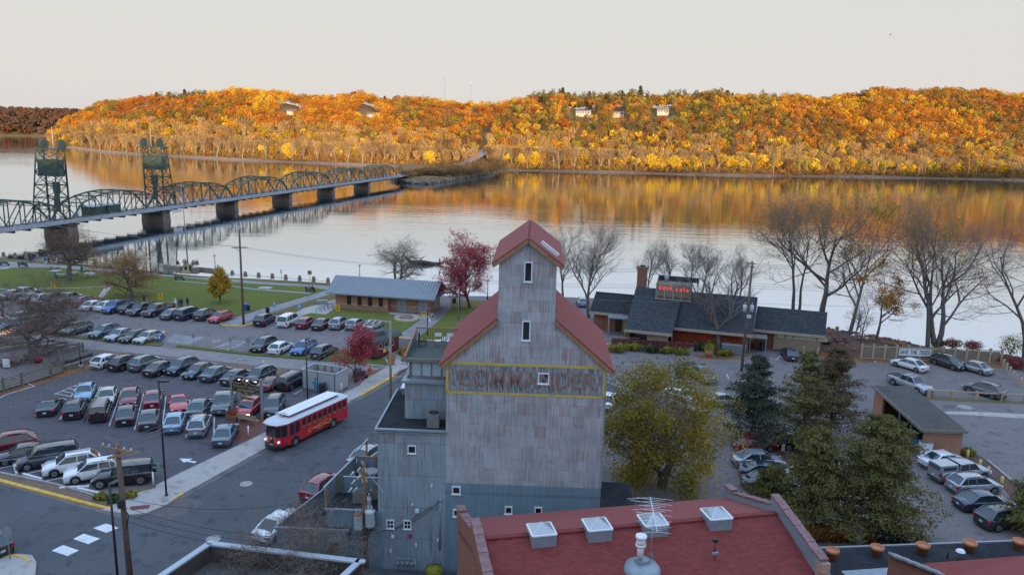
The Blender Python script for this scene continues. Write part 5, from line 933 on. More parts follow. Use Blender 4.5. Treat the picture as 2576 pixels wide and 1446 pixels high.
# vine covered garden wall
w0,w1=g('h',340,1095),g('h',1465,1165);gw=thing('vine_wall','pale garden wall overgrown with red vine in front of the restaurant','wall',tuple(w0),ang(w0,w1));LW=(w1-w0).length;MB().box((LW/2,0,.6),(LW,.25,1.2)).build('masonry',M('pale stained wall',(.36,.32,.30),.9,var=.35,sc=1.2),gw);MB().box((LW*.17,.0,1.5),(LW*.34,.05,.06)).build('rail',m_trim,gw)
n=7000;zz=1.25*rng.random(n)**.45;P_=np.stack([rng.uniform(0,LW,n),rng.normal(size=n)*.05-.17,zz],1);P_=P_[np.sin(P_[:,0]*2.1)+np.sin(P_[:,0]*5.3)+rng.normal(size=n)+P_[:,2]*1.7>1.2]
v,f=quads(P_,np.tile(np.array([0,-1,.3]),(len(P_),1))+rng.normal(size=(len(P_),3))*.5,rng.uniform(.1,.24,len(P_)),rng);bulk('vine',v,f,leafmat('wine red vine',False,(.15,.04,.045),.1,(.27,.10,.10),3),gw)
m_yg=leafmat('yellow green shrub leaves',False,(.13,.15,.03),.2,(.36,.30,.05),2.0);m_dgs=leafmat('dark green shrub leaves',False,(.025,.05,.02),.1,(.07,.10,.035),2.0);m_rs=leafmat('red shrub leaves',False,(.16,.02,.03),.1,(.32,.07,.06),2.0)
for i,(x,y,s,m_) in enumerate(((420,1170,3.0,m_yg),(640,1150,2.6,m_yg),(900,1180,2.4,m_dgs),(1110,1190,2.4,m_yg),(1310,1205,2.2,m_yg),(1540,1150,3.0,m_dgs),(1680,1160,2.4,m_yg),(1740,1140,2.2,m_yg),(1900,1225,2.2,m_yg),(1830,1215,1.4,m_yg))):
    clump('garden_shrub','%s shrub planted before the restaurant, %s from the left'%('dark green' if m_ is m_dgs else 'yellowing',ordn(i+1)),'shrub',tuple(g('h',x,y)),(s,s*.7,s*.42*(1.9 if i==7 else 1)),1500,m_,50+i,.13,group='shrubs along the restaurant wall')
clump('evergreen_shrub','dark evergreen shrub beside the restaurant entrance','shrub',tuple(g('h',290,820)),(3.0,2,2.0),1500,m_dgs,91,.16)
def small_pot(t,x,y,lab,s=1.0,plant=None,sd=1):
    r=thing('flower_pot',lab,'flower pot',tuple(g(t,x,y)));MB().lathe([(0,0),(.22*s,0),(.32*s,.4*s),(.36*s,.5*s),(.3*s,.5*s),(0,.44*s)],14).build('pot',m_terra,r)
    if plant:rg=np.random.default_rng(sd);Q_=rg.normal(size=(500,3));Q_/=np.linalg.norm(Q_,axis=1,keepdims=True);v,f=quads(Q_*.42*s+np.array([0,0,.75*s]),Q_,.1,rg);bulk('plant',v,f,plant,r)
    return r
m_flow=leafmat('orange and yellow flowers',False,(.14,.16,.03),.1,(.62,.20,.04),5)
small_pot('h',310,1140,'terracotta pot at the garden wall, left of the pair',1.6);small_pot('h',345,1165,'terracotta pot at the garden wall, right of the pair',1.6);small_pot('h',1672,1240,'terracotta pot with yellow plant beside the creeper wall',1.7,m_yg,4);small_pot('2',1500,1188,'orange pot of flowers on the small grass corner',1.6,m_flow,5);small_pot('d',1080,960,'tall flower pot on the sidewalk beside the wooden pole',1.5,m_flow,6)
r=thing('utility_cabinet','long grey louvred cabinet against the restaurant wall','cabinet',tuple(g('h',2015,1200)),DA2);MB().box((0,0,.7),(3.3,1.0,1.3)).build('case',M('grey louvred case',(.20,.22,.22),.6),r);MB().box((0,0,1.38),(3.4,1.1,.08)).build('lid',m_lead,r);sl=MB()
for i in range(20):sl.box((-1.5+i*.158,-.52,.7),(.03,.03,1.1))
sl.build('louvres',m_lead,r)
r=thing('loading_canopy','small flat canopy on posts over crates by the restaurant','canopy',tuple(g('h',2290,1190)),DA2);MB().box((.5,2,2.3),(2.4,4.0,.14)).build('roof',m_greywood,r)
for x,y in((-.6,.1),(1.6,.1),(-.6,3.8),(1.6,3.8)):MB().box((x,y,1.15),(.12,.12,2.3)).build('post',m_lead,r)
def wheelie(pos,lab,mat,rz=0.0,s=1.0):
    r=thing('wheeled_bin',lab,'bin',pos,rz);MB().box((0,0,.55*s),(.6*s,.65*s,1.0*s),top=(1.12,1.12)).build('body',mat,r);MB().box((0,-.02,1.1*s),(.72*s,.8*s,.1)).build('lid',mat,r)
    for x in(-.25,.25):MB().cyl((x*s-.04,.3*s,.12),.12,.08,10,axis='x').build('wheel',m_black,r)
m_dkbin=M('dark bin plastic',(.02,.035,.045),.5);m_blue=M('blue plastic',(.02,.11,.32),.5,var=.1)
wheelie(tuple(g('h',2410,1150)),'dark wheeled bin beside the loading canopy',m_dkbin);wheelie(tuple(g('h',2470,1110)),'second dark wheeled bin, nearer the tan board wall',m_dkbin,.3)
# ------------------------------------------------------------------ bin shed on the right
ZB=3.1;s0,s1,s2=g('8',1120,405,ZB),g('8',1415,412,ZB),g('8',765,90,ZB);ax=ang(s0,s1);ay=ang(s0,s2);shd=thing('bin_shed','brick refuse shed with flat gravel roof and open front of blue dumpsters','shed',(s0.x,s0.y,0),ax)
WX=math.hypot(s1.x-s0.x,s1.y-s0.y);yy=Matrix.Rotation(-ax,3,'Z')@Vector((s2.x-s0.x,s2.y-s0.y,0));LY=yy.y;sx=yy.x/yy.y
def sp(x,y,z=0):return Vector((x+sx*y,y,z))
MB().prism([sp(.1,.12),sp(WX-.1,.12),sp(WX-.1,.35),sp(.1,.35)],(0,0,ZB-.1)).prism([sp(WX-.4,.35),sp(WX-.1,.35),sp(WX-.1,LY),sp(WX-.4,LY)],(0,0,ZB-.1)).prism([sp(.1,LY-.3),sp(WX-.4,LY-.3),sp(WX-.4,LY),sp(.1,LY)],(0,0,ZB-.1)).prism([sp(.1,LY-2.6),sp(.35,LY-2.6),sp(.35,LY-.3),sp(.1,LY-.3)],(0,0,ZB-.1)).build('wall',m_brickt,shd)
MB().prism([sp(-.25,-.15,ZB-.1),sp(WX+.2,-.15,ZB-.1),sp(WX+.2,LY+.2,ZB-.1),sp(-.25,LY+.2,ZB-.1)],(0,0,.12)).build('roof',m_gravel,shd);MB().span(sp(-.28,-.18,ZB-.05),sp(-.28,LY+.2,ZB-.05),.1,.3).span(sp(-.25,-.18,ZB-.05),sp(WX+.2,-.18,ZB-.05),.1,.3).build('roof_edge',m_greywood,shd)
for y in(3.2,6.2):MB().box(sp(.2,y,ZB/2-.1),(.2,.2,ZB-.2)).build('post',m_greywood,shd)
m_dump=M('blue dumpster steel',(.015,.12,.24),.55,var=.2,sc=2)
for i,y in enumerate((1.3,3.4,5.3,7.3)):
    p=Matrix.Rotation(ax,3,'Z')@sp(1.0,y)+Vector((s0.x,s0.y,0));r=thing('dumpster','blue steel dumpster in the brick shed, %s from the near end'%['first','second','third','fourth'][i],'dumpster',(p.x,p.y,0),ax,'dumpsters in the brick shed');MB().box((0,0,.75),(1.3,1.65,1.3),top=(1.15,1.02)).build('body',m_dump,r);MB().box((-.1,0,1.44),(1.0,1.5,.06)).build('lid',m_black,r);MB().box((-.78,0,.85),(.08,.7,.3)).build('badge',m_rail,r)
for x,y,lab in((1185,545,'black lidded bin against the brick shed, left of the pair'),(1300,545,'black lidded bin against the brick shed, right of the pair')):
    r=thing('black_bin',lab,'bin',tuple(g('8',x,y,.2)[:2])+(0,),ax);MB().box((0,0,.5),(1.3,.9,1.0),top=(1.05,1.05)).build('body',m_dkbin,r);MB().box((0,0,1.06),(1.45,1.0,.14),top=(.9,.7)).build('lid',m_dkbin,r)
r=thing('storage_box','white upright box beside the brick shed corner','box',tuple(g('8',1120,600,.1)[:2])+(0,),ax);MB().box((0,0,.85),(1.0,.8,1.7)).build('body',m_white,r);MB().box((0,0,1.74),(1.06,.86,.06)).build('lid',m_lead,r)
# ------------------------------------------------------------------ lot enclosure with open top
e0,e1,e2=g('c',1572,672),g('c',2250,775),g('c',2528,642);EAg=ang(e0,e1);EL=(e1-e0).length;EWd=(Matrix.Rotation(-EAg,3,'Z')@(e2-e1)).y;ENC=2.35
en=thing('refuse_enclosure','roofless grey panelled enclosure beside the parking lot','enclosure',tuple(e0),EAg);m_pan=M('grey vinyl panel',(.36,.38,.39),.6,var=.05)
MB().box((EL/2,.03,ENC/2),(EL,.08,ENC-.1)).box((EL-.03,EWd/2,ENC/2),(.08,EWd,ENC-.1)).box((.03,EWd/2,ENC/2),(.08,EWd,ENC-.1)).box((EL/2,EWd-.03,ENC/2),(EL,.08,ENC-.1)).build('wall',m_pan,en)
tr=MB();
for a,c in(((0,0),(EL,0)),((EL,0),(EL,EWd)),((EL,EWd),(0,EWd)),((0,EWd),(0,0))):tr.span((a[0],a[1],ENC),(c[0],c[1],ENC),.14,.08)
tr.build('cap',m_rail,en)
for x in(.05,EL*.47,EL*.97):MB().box((x,-.03,ENC/2),(.07,.04,ENC-.15)).build('door_gap',m_black,en)
for x in(.5,1.5,2.5,3.6):MB().box((x,EWd-.14,ENC/2),(.18,.1,ENC-.1)).build('post',m_wood,en)
# ------------------------------------------------------------------ caboose style ticket hut
cb0=g('2',1205,1213);cb1=g('2',1406,1149);CA=ang(cb0,cb1);cab=thing('ticket_hut','dark red caboose shaped kiosk with green curved roof and silver trim','kiosk',tuple(cb0),CA);m_cr=M('deep red paint',(.16,.022,.025),.5,var=.2,sc=3);CL=4.3
MB().box((CL/2,1.3,1.55),(CL,2.5,2.3)).build('body',m_cr,cab);MB().box((CL/2,1.3,.35),(CL+.3,2.3,.3)).build('underframe',m_black,cab);rf=MB();pr_=[(-.25,2.65),(.1,2.95),(.75,3.15),(1.85,3.15),(2.5,2.95),(2.85,2.65),(2.85,2.55),(-.25,2.55)]
rf.prism([(-.7,y,z) for y,z in pr_],(CL+1.4,0,0));rf.box((CL*.45,1.3,3.4),(2.2,1.5,.5),top=(.9,.8));rf.build('roof',m_dkgreen,cab);MB().box((CL*.55,.02,2.5),(CL*.7,.06,.28)).build('name_board',m_white,cab)
for x in(.9,2.0,3.1):window(cab,x,1.85,.6,.7,.06,.05,m_rail,glass=m_glass)
for x,m_ in((1.7,M('yellow poster',(.7,.45,.06),.6)),(2.6,M('pale blue poster',(.3,.5,.6),.6))):MB().box((x,.02,1.1),(.6,.04,.6)).build('poster',m_,cab)
MB().tube([(.2,-.1,.5),(.2,-.15,2.4),(CL-.4,-.15,2.5)],.04,5).tube([(1.2,-.5,.35),(CL-.5,-.5,.6)],.09,6).build('silver_pipe',m_lead,cab);MB().box((CL+.2,.4,1.7),(.25,.5,2.2)).build('stair_box',m_cr,cab)
for x in(.9,1.7,CL-1.7,CL-.9):MB().cyl((x,.2,.38),.36,.12,14,axis='y').build('wheel',m_black,cab)
# ------------------------------------------------------------------ vehicles
m_tyre=M('tyre rubber',(.018,.018,.02),.85,var=.1);m_rim=NT('alloy rim',.3,.8).col((.42,.44,.46)).mat;m_drim=NT('dark rim',.4,.6).col((.05,.05,.055)).mat
m_cglass=NT('car glass',.06,.0,.9).col((.02,.04,.045));m_cglass.p.inputs['IOR'].default_value=1.5;m_cglass=m_cglass.mat;m_head=NT('headlamp lens',.15,spec=.8).col((.60,.64,.66)).mat;m_tail=NT('tail lamp lens',.2,spec=.7).col((.36,.015,.02)).mat
m_plate=M('number plate',(.55,.60,.62),.5,var=.05);m_trimb=M('black car trim',(.02,.022,.024),.6,var=.1);m_lit=emit('lit headlamp',(1,.72,.45),5.0);m_chrome=NT('chrome trim',.15,.9).col((.5,.52,.54)).mat
def paint(name,c,metal=.0,rough=.28):
    t=NT(name,rough,metal,.6);f=t.noise(t.pos(),1.3,4.0);t.col(t.mix(t.m('MULTIPLY',f,.35),c,tuple(x*.72 for x in c)));t.put(t.p.inputs['Coat Weight'],1.0);t.put(t.p.inputs['Coat Roughness'],.06);t.put(t.p.inputs['Roughness'],t.m('ADD',t.m('MULTIPLY',f,.15),rough-.16));return t.mat
PAINT={'black':paint('black paint',(.012,.013,.016)),'white':paint('white car paint',(.74,.76,.78),rough=.4),'silver':paint('silver paint',(.36,.39,.42),.45),'grey':paint('grey paint',(.13,.15,.17),.35),'darkgrey':paint('dark grey paint',(.05,.06,.07),.3),'red':paint('red paint',(.50,.018,.03)),'maroon':paint('maroon paint',(.17,.012,.025),.2),'darkred':paint('dark red paint',(.22,.012,.028),.1),
         'blue':paint('blue paint',(.012,.12,.36),.2),'navy':paint('navy paint',(.015,.035,.07),.2),'lightblue':paint('light blue paint',(.22,.38,.50),.35),'bluegrey':paint('blue grey paint',(.10,.17,.21),.35),'green':paint('grey green paint',(.13,.19,.19),.3),'champagne':paint('champagne paint',(.50,.49,.43),.35),'tealgrey':paint('teal grey paint',(.05,.10,.12),.3)}
TYP={
    'sedan':(4.80,1.84,1.46,.92,.84,.93,1.15,.75,.62,.85,.33,.20),'coupe':(4.50,1.86,1.27,.84,.74,.86,1.45,.80,.55,.80,.34,.15),'hatch':(4.30,1.80,1.52,.95,.88,1.0,.95,.82,.16,.62,.33,.20),
    'suv':(4.60,1.88,1.66,1.04,.98,1.08,1.05,.80,.14,.62,.37,.22),'box':(4.65,1.85,1.78,1.10,1.06,1.12,1.15,.45,.05,.18,.38,.26),'van':(5.10,1.98,1.80,1.02,.92,1.05,.85,.90,.08,.30,.35,.20),'pickup':(5.70,1.95,1.84,1.18,1.12,1.20,1.35,.60,2.05,.18,.41,.30),'jeep':(4.70,1.88,1.88,1.15,1.10,1.15,1.45,.28,.05,.08,.44,.34)}
_P={}
def car_proto(ty,rim=None):
    key=(ty,rim)
    if key in _P:return _P[key]
    L_,W,H,hb,hh,ht,lh,lw_,re,lr,rw,gd=TYP[ty];h=W/2;xf,xr=L_/2,-L_/2;root=bpy.data.objects.new('parked_car',None);COL.objects.link(root);_P[key]=root
    x1=xf-lh;x2=x1-lw_;x4=xr+re;x3=x4+lr
    wf,wr=xf-.88*(1.02 if ty!='jeep' else .7),xr+(.92 if ty not in('pickup','van') else 1.15)
    # body: stations along the length, with wheel arches cut into the lower edge
    def topz(x):
        if x>x1:t=(xf-x)/(xf-x1);return hh*(.74+.26*min(1,t*3.2)) if t<.31 else hh+(hb-hh)*(t-.31)/.69
        if x<x4 and re>.3:t=(x-xr)/max(.01,x4-xr);return ht*(.90+.10*min(1,t*4))
        if x<xr+.1:return ht*.93
        return hb+(ht-hb)*max(0,(x2-x)/(x2-xr))
    xs_=sorted(set([xf,xf-.06,xf-.22,xf-.5,x1,x2,0,x3,x4,xr+.35,xr+.1,xr]+[c+rw*1.22*k for c in(wf,wr) for k in(-1,-.86,-.5,0,.5,.86,1)]),reverse=True);xs_=[x for x in xs_ if xr<=x<=xf]
    b=MB();rings=[]
    for x in xs_:
        e=min((xf-x),(x-xr));k=1-.16*max(0,1-e/.45)**2 if ty not in('jeep','box') else 1-.06*max(0,1-e/.3)**2;wz=h*k;zt=topz(x);lo=gd
        for c in(wf,wr):
            dx=abs(x-c)/(rw*1.22)
            if dx<1:lo=max(lo,rw+rw*1.16*math.sqrt(max(0,1-dx*dx)))
        z1=lo;z2=max(lo+.03,zt*.62);z3=max(z2+.02,zt*.90)
        rings.append([(x,-wz*.97,z1),(x,-wz,z2),(x,-wz*.985,z3),(x,-wz*.90,zt),(x,0,zt+.035),(x,wz*.90,zt),(x,wz*.985,z3),(x,wz,z2),(x,wz*.97,z1),(x,wz*.6,z1 if z1>gd+.01 else gd),(x,-wz*.6,z1 if z1>gd+.01 else gd)])
    m=11;V=[p for r in rings for p in r];F=[(i*m+k,i*m+(k+1)%m,(i+1)*m+(k+1)%m,(i+1)*m+k) for i in range(len(rings)-1) for k in range(m)];b.add(V,F,0,True);b.add(rings[0],[tuple(range(m))]);b.add(rings[-1],[tuple(range(m))[::-1]])
    if ty=='pickup':b.box(((xr+.06),0,ht-.12),(.1,W*.86,.5));
    # greenhouse in body colour: roof and pillars
    hr=h*.70 if ty not in('jeep','box','van','pickup') else h*.80;hw=h*.90;rz_=H-.06
    rf=[(x2,-hr,rz_),(x2,hr,rz_),(x3,hr,rz_),(x3,-hr,rz_)];xm=(x2+x3)/2
    V=[];NS=7
    for i_ in range(NS):
        u_=i_/(NS-1);xx=x2+(x3-x2)*u_;zz_=rz_-.01*u_+(.075 if ty not in('jeep','box') else .03)*math.sin(math.pi*u_)**.7;ww=hr*(1-.05*abs(2*u_-1)**2)
        V+=[(xx,-ww,zz_-.02),(xx,-ww*.72,zz_+.02),(xx,0,zz_+.045),(xx,ww*.72,zz_+.02),(xx,ww,zz_-.02)]
    b.add(V,[(i_*5+k_,i_*5+5+k_,i_*5+6+k_,i_*5+1+k_) for i_ in range(NS-1) for k_ in range(4)],0,True);b.add([(p[0],p[1],p[2]-.04) for p in V],[(i_*5+1+k_,i_*5+6+k_,i_*5+5+k_,i_*5+k_) for i_ in range(NS-1) for k_ in range(4)],0)
    for s in(-1,1):
        b.span((x1,s*hw,hb-.03),(x2,s*hr,rz_),.07,.06);b.span((x4,s*hw,ht-.04),(x3,s*hr,rz_),.14 if ty in('sedan','coupe','hatch','suv') else .1,.07);b.span((x2,s*hr,rz_),(x3,s*hr,rz_-.01),.06,.07);xm2=(x2+x3)/2+.15;b.span((xm2,s*hw,hb),(xm2-.05,s*hr,rz_),.05,.08)
        if ty in('suv','van','box','jeep','hatch'):xq=x4+.85;b.span((xq,s*hw,hb),(xq+.05,s*hr,rz_),.05,.10)
        if ty in('suv','van','box'):b.span((x2-.1,s*(hr-.06),H+.03),(x3+.1,s*(hr-.06),H+.02),.04,.04,1)
        b.box((x1-.12,s*(h+.06),hb+.06),(.14,.2,.12),m=0 if ty!='jeep' else 1)
        b.box(((wf+wr)/2,s*(h*.975),gd+.06),(wf-wr-rw*2.5,.03,.1),m=1);b.span((wf-rw*1.3,s*(h+.001),hb*.97),(xr+.5,s*(h*.99+.001),ht*.95),.012,.02,1)
    b.box((xf-.03,0,hh*.50),(.09,W*.62,hh*.26),m=1);b.box((xf-.05,0,gd+.08),(.1,W*.7,.12),m=1);b.box((xr+.03,0,gd+.12),(.09,W*.74,.16),m=1)
    if ty in('pickup','jeep','box'):b.box((xf+.02,0,gd+.24),(.12,W*.9,.16),m=2 if ty=='pickup' else 1)
    body=b.build('body',[PAINT['grey'],m_trimb,m_chrome],root);body.material_slots[0].link='OBJECT'
    if ty=='pickup':MB().box(((xr+x4)/2+.05,0,ht+.025),(x4-xr-.35,W*.78,.05)).build('bed',m_trimb,root)
    q=MB();q.poly([(x1+.01,-hw+.04,hb-.01),(x1+.01,hw-.04,hb-.01),(x2+.015,hr-.04,rz_),(x2+.015,-hr+.04,rz_)]);q.build('windscreen',m_cglass,root)
    q=MB();q.poly([(x4-.01,-hw+.08,ht-.0),(x4-.01,hw-.08,ht),(x3-.015,hr-.05,rz_-.02),(x3-.015,-hr+.05,rz_-.02)]);q.build('rear_window',m_cglass,root)
    for s in(-1,1):q=MB();q.poly([(x1-.05,s*(hw-.01),hb-.02),(x4+.08,s*(hw-.01),ht-.03),(x3+.04,s*(hr+.005),rz_-.02),(x2-.03,s*(hr+.005),rz_-.02)]);q.build('side_windows',m_cglass,root)
    for s in(-1,1):
        zz=hh*.70;MB().box((xf-.10,s*(h*.72),zz),(.22,h*.36,hh*.15),s*.35*-1).build('headlight',m_head,root)
        zz=ht*.78;tall=ty in('suv','van','box','jeep','pickup','hatch');MB().box((xr+.07,s*(h*.80),zz),(.18,h*(.22 if tall else .36),ht*(.26 if tall else .16))).build('taillight',m_tail,root)
    MB().box((xf+.01,0,gd+.28),(.04,.34,.16)).build('number_plate',m_plate,root);MB().box((xr-.012,0,ht*.60),(.03,.34,.16)).build('number_plate',m_plate,root)
    for c in(wf,wr):
        for s in(-1,1):
            y=s*(h-.11);wh=MB().tube([(c,y-.11,rw),(c,y-.10,rw),(c,y+.10,rw),(c,y+.11,rw)],[rw*.93,rw,rw,rw*.93],18).build('wheel',m_tyre,root);r_=MB().cyl((c,y+s*.10 if s>0 else y-.125,rw),rw*.62,.025,14,axis='y');
            for k in range(5):a=k*1.2566;r_.span((c,y+s*.128,rw),(c+math.cos(a)*rw*.6,y+s*.128,rw+math.sin(a)*rw*.6),.06,.02,1)
            r_.build('rim',[m_drim if rim=='dark' else m_rim,m_trimb if rim!='dark' else m_rim],wh)
    if ty=='jeep':MB().cyl((xr-.28,0,1.1),.40,.24,16,axis='x').build('spare_wheel',m_tyre,root)
    if ty=='box':MB().cyl((xr-.16,0,.95),.34,.2,16,axis='x').build('spare_wheel',m_trimb,root)
    return root
_pu=set();CARS=[]
def car(ty,colour,t,x,y,deg,label,lit=False,rim=None,ground=0.0,cat='car',sc=1.0,z=.75):
    p=car_proto(ty,rim);p3=g(t,x,y,z);o=p if(ty,rim) not in _pu and not _pu.add((ty,rim)) else dup(p,(0,0,0));o.location=(p3.x,p3.y,ground);o.rotation_euler=(0,0,R(deg));o.scale=(sc,)*3
    o['label']=label;o['category']=cat;o['group']='vehicles parked in the lots'
    for ch in o.children:
        if ch.name.startswith('body'):ch.material_slots[0].link='OBJECT';ch.material_slots[0].material=PAINT[colour]
        if lit and ch.name.startswith('headlight'):ch.material_slots[0].link='OBJECT';ch.material_slots[0].material=m_lit
    CARS.append(o);return o
F1_,B1_=-108,72
# park side row
for a in[('suv','darkred','1',862,615,B1_,'maroon tall wagon at the lawn, left of two white cars'),('sedan','white','1',945,648,B1_,'white fastback sedan with black wheels between maroon wagon and white sedan',False,'dark'),('sedan','white','1',1085,652,B1_,'white sedan beside the bright blue pickup'),('pickup','blue','1',1185,668,F1_,'bright blue pickup truck nose out at the lawn'),('hatch','black','1',1315,680,B1_,'small black hatchback right of the blue pickup'),('pickup','darkgrey','1',1440,690,F1_,'dark pickup nose out, left of the big black pickup'),
          ('pickup','black','1',1590,700,F1_,'big black pickup nose out near the white hooded person'),('sedan','grey','1',1745,732,B1_,'grey sedan between black pickup and navy minivan'),('van','navy','1',1895,735,B1_,'navy minivan in the row along the lawn'),('suv','darkgrey','1',2075,742,B1_,'dark grey crossover left of the small red one'),('hatch','red','1',2215,765,F1_,'bright red crossover at the right end of the lawn row'),
          ('pickup','silver','a',1310,310,B1_,'silver pickup behind the bare tree at the lawn'),('sedan','grey','a',630,280,B1_,'grey sedan behind the bare tree, left of a white car'),('hatch','white','a',860,285,B1_,'white hatchback hidden behind bare branches at the lawn'),('suv','darkgrey','a',1060,290,B1_,'dark wagon behind bare branches beside the silver pickup'),('pickup','silver','a',460,205,B1_,'silver pickup at the left end of the lawn row'),('sedan','silver','a',250,215,B1_,'silver sedan half hidden at the left edge lawn row'),
          ('suv','bluegrey','a',800,465,-14,'blue grey truck driving in the aisle behind the bare tree'),
          # back-to-back row in the upper lot
          ('suv','bluegrey','1',770,885,F1_,'blue grey crossover at the empty stall, nose out'),('suv','navy','1',620,868,F1_,'dark navy wagon with silver window trim behind branches'),('suv','bluegrey','1',1050,912,F1_,'steel blue boxy wagon with roof rails, left of the silver sedan'),('sedan','silver','1',1215,938,F1_,'silver blue sedan between blue wagon and black sedan'),('sedan','black','1',1360,952,F1_,'black sedan beside the champagne sedan'),('sedan','champagne','1',1500,962,F1_,'champagne sedan with rear wing beside blue newspaper boxes'),
          ('sedan','grey','a',770,800,F1_,'grey sedan behind the double trunked bare tree'),('sedan','lightblue','a',640,720,B1_,'pale blue sedan behind the bare tree trunk'),('hatch','darkgrey','a',520,840,F1_,'dark hatchback behind the strung lights'),('sedan','bluegrey','a',230,780,F1_,'blue grey sedan at left behind bare branches'),('sedan','maroon','a',60,760,F1_,'maroon sedan at the left edge of the upper lot'),('hatch','silver','a',790,680,B1_,'silver hatchback with pale roof behind the tree'),('sedan','bluegrey','a',430,640,B1_,'grey blue sedan deep behind bare branches'),
          # row by the trail
          ('hatch','white','1',1080,1202,B1_,'white hatchback sedan at the left end of the trail row'),('suv','black','1',1260,1222,B1_,'black boxy wagon with roof rails beside the white hatchback'),('suv','green','1',1460,1225,B1_,'grey green wagon with brown bumper in the trail row'),('sedan','black','1',1620,1272,B1_,'black sedan showing its tail, third stall right of the roof-railed wagon'),('suv','navy','1',1825,1262,F1_,'black crossover nose out, middle of the trail row'),('sedan','navy','1',2005,1296,F1_,'dark blue sedan nose out in the trail row'),('sedan','tealgrey','1',2180,1322,B1_,'green grey sedan with lit red tail lamps'),
          ('sedan','darkgrey','1',2385,1355,B1_,'dark sedan behind the hanging wooden sign'),('suv','navy','c',720,400,F1_,'dark blue tall crossover nose out behind the wooden sign'),('coupe','maroon','c',990,520,B1_,'maroon convertible with tan soft top'),('box','black','c',1370,510,B1_,'black off-roader with rear spare wheel beside the enclosure')]:
    car(*a[:7],lit=False,rim=a[8] if len(a)>8 else None)
# park building row and the one facing it
for a in[('suv','black','2',85,795,82,'black crossover backed to the litter bin by the path'),('van','white','2',330,802,80,'white minivan in the row before the bike racks'),('hatch','darkred','2',500,822,80,'maroon rounded hatchback beside the white minivan'),('sedan','black','2',665,832,80,'black sedan with lit tail lamps before the park building'),('suv','silver','2',835,828,80,'silver crossover before the yellow sign'),('hatch','silver','2',1000,835,76,'silver hatchback half hidden by thin red branches'),('sedan','silver','2',1180,845,72,'silver sedan at the right end of the park building row'),
          ('suv','black','2',75,1045,-104,'black crossover nose out at the hatched stall'),('hatch','white','2',250,1072,75,'white compact crossover with black roof'),('suv','blue','2',480,1078,-104,'bright blue crossover nose out beside the trail'),('suv','black','2',685,1112,72,'black crossover at the right end beside the grass'),
          # lower lot, two rows nose to nose
          ('sedan','lightblue','5',612,118,-69,'ice blue sedan nose out beside the hatched marking'),('sedan','champagne','5',770,150,-69,'champagne sedan behind the dark wagon'),('sedan','maroon','5',930,155,-69,'maroon sedan nose out in the lower lot'),('sedan','darkred','5',1100,168,111,'dark red sedan showing its tail behind the lamp post'),('coupe','red','5',1278,198,-69+5,'bright red sports car nose out'),('sedan','tealgrey','5',1432,232,111-14,'grey green small sedan right of the red sports car'),('pickup','grey','5',1608,200,-80,'dark crew cab pickup with striped bonnet nose out'),
          ('coupe','black','5',355,218,108,'black two-seat convertible with open roof'),('suv','black','5',535,240,111,'black tall crossover showing its tail, second from left'),('box','black','5',720,258,111,'dark green black wagon beside a long stall line'),('sedan','black','5',905,280,111,'black sedan showing its tail behind the maroon one'),('sedan','darkgrey','5',1070,310,111-2,'dark grey sedan at the lamp post'),('sedan','lightblue','5',1255,332,105,'light blue sedan with plush toy at rear glass'),('suv','silver','5',1430,360,102,'silver crossover showing its tail, near the walkway'),('sedan','bluegrey','5',1618,420,98,'steel blue sedan with bright headlamps beside the bench'),
          ('suv','darkgrey','6',125,228,-85,'dark crossover nose out behind the trolley bus'),
          # lowest row along the cross street
          ('suv','maroon','5',60,492,211,'maroon off-roader with rear spare wheel at the left edge'),('sedan','black','5',175,562,211,'black sedan in the lowest row beside the grey minivan'),('van','darkgrey','5',345,592,211,'dark grey minivan in the lowest row'),('suv','white','5',515,640,211,'white crossover beside the grey minivan'),('suv','white','5',670,690,208,'white crossover with black roof glass and dark wheels'),('jeep','black','5',885,725,199,'black lifted off-roader with grey soft top in the corner stall'),
          ('hatch','black','5',-95,1200,150,'dark car cut by the left edge beside the stop sign'),
          # along the street below the elevator
          ('sedan','white','6',175,1065,66,'white sedan parked beside the lean-to on the street'),('suv','darkred','6',485,800,68,'dark red crossover half hidden behind the terrace screen'),('sedan','silver','6',800,570,68,'silver sedan parked close behind the timber terrace')]:
    car(*a)
car('hatch','red','c',500,1040,-93,'red hatchback with both headlamps lit under the hanging sign',lit=True)
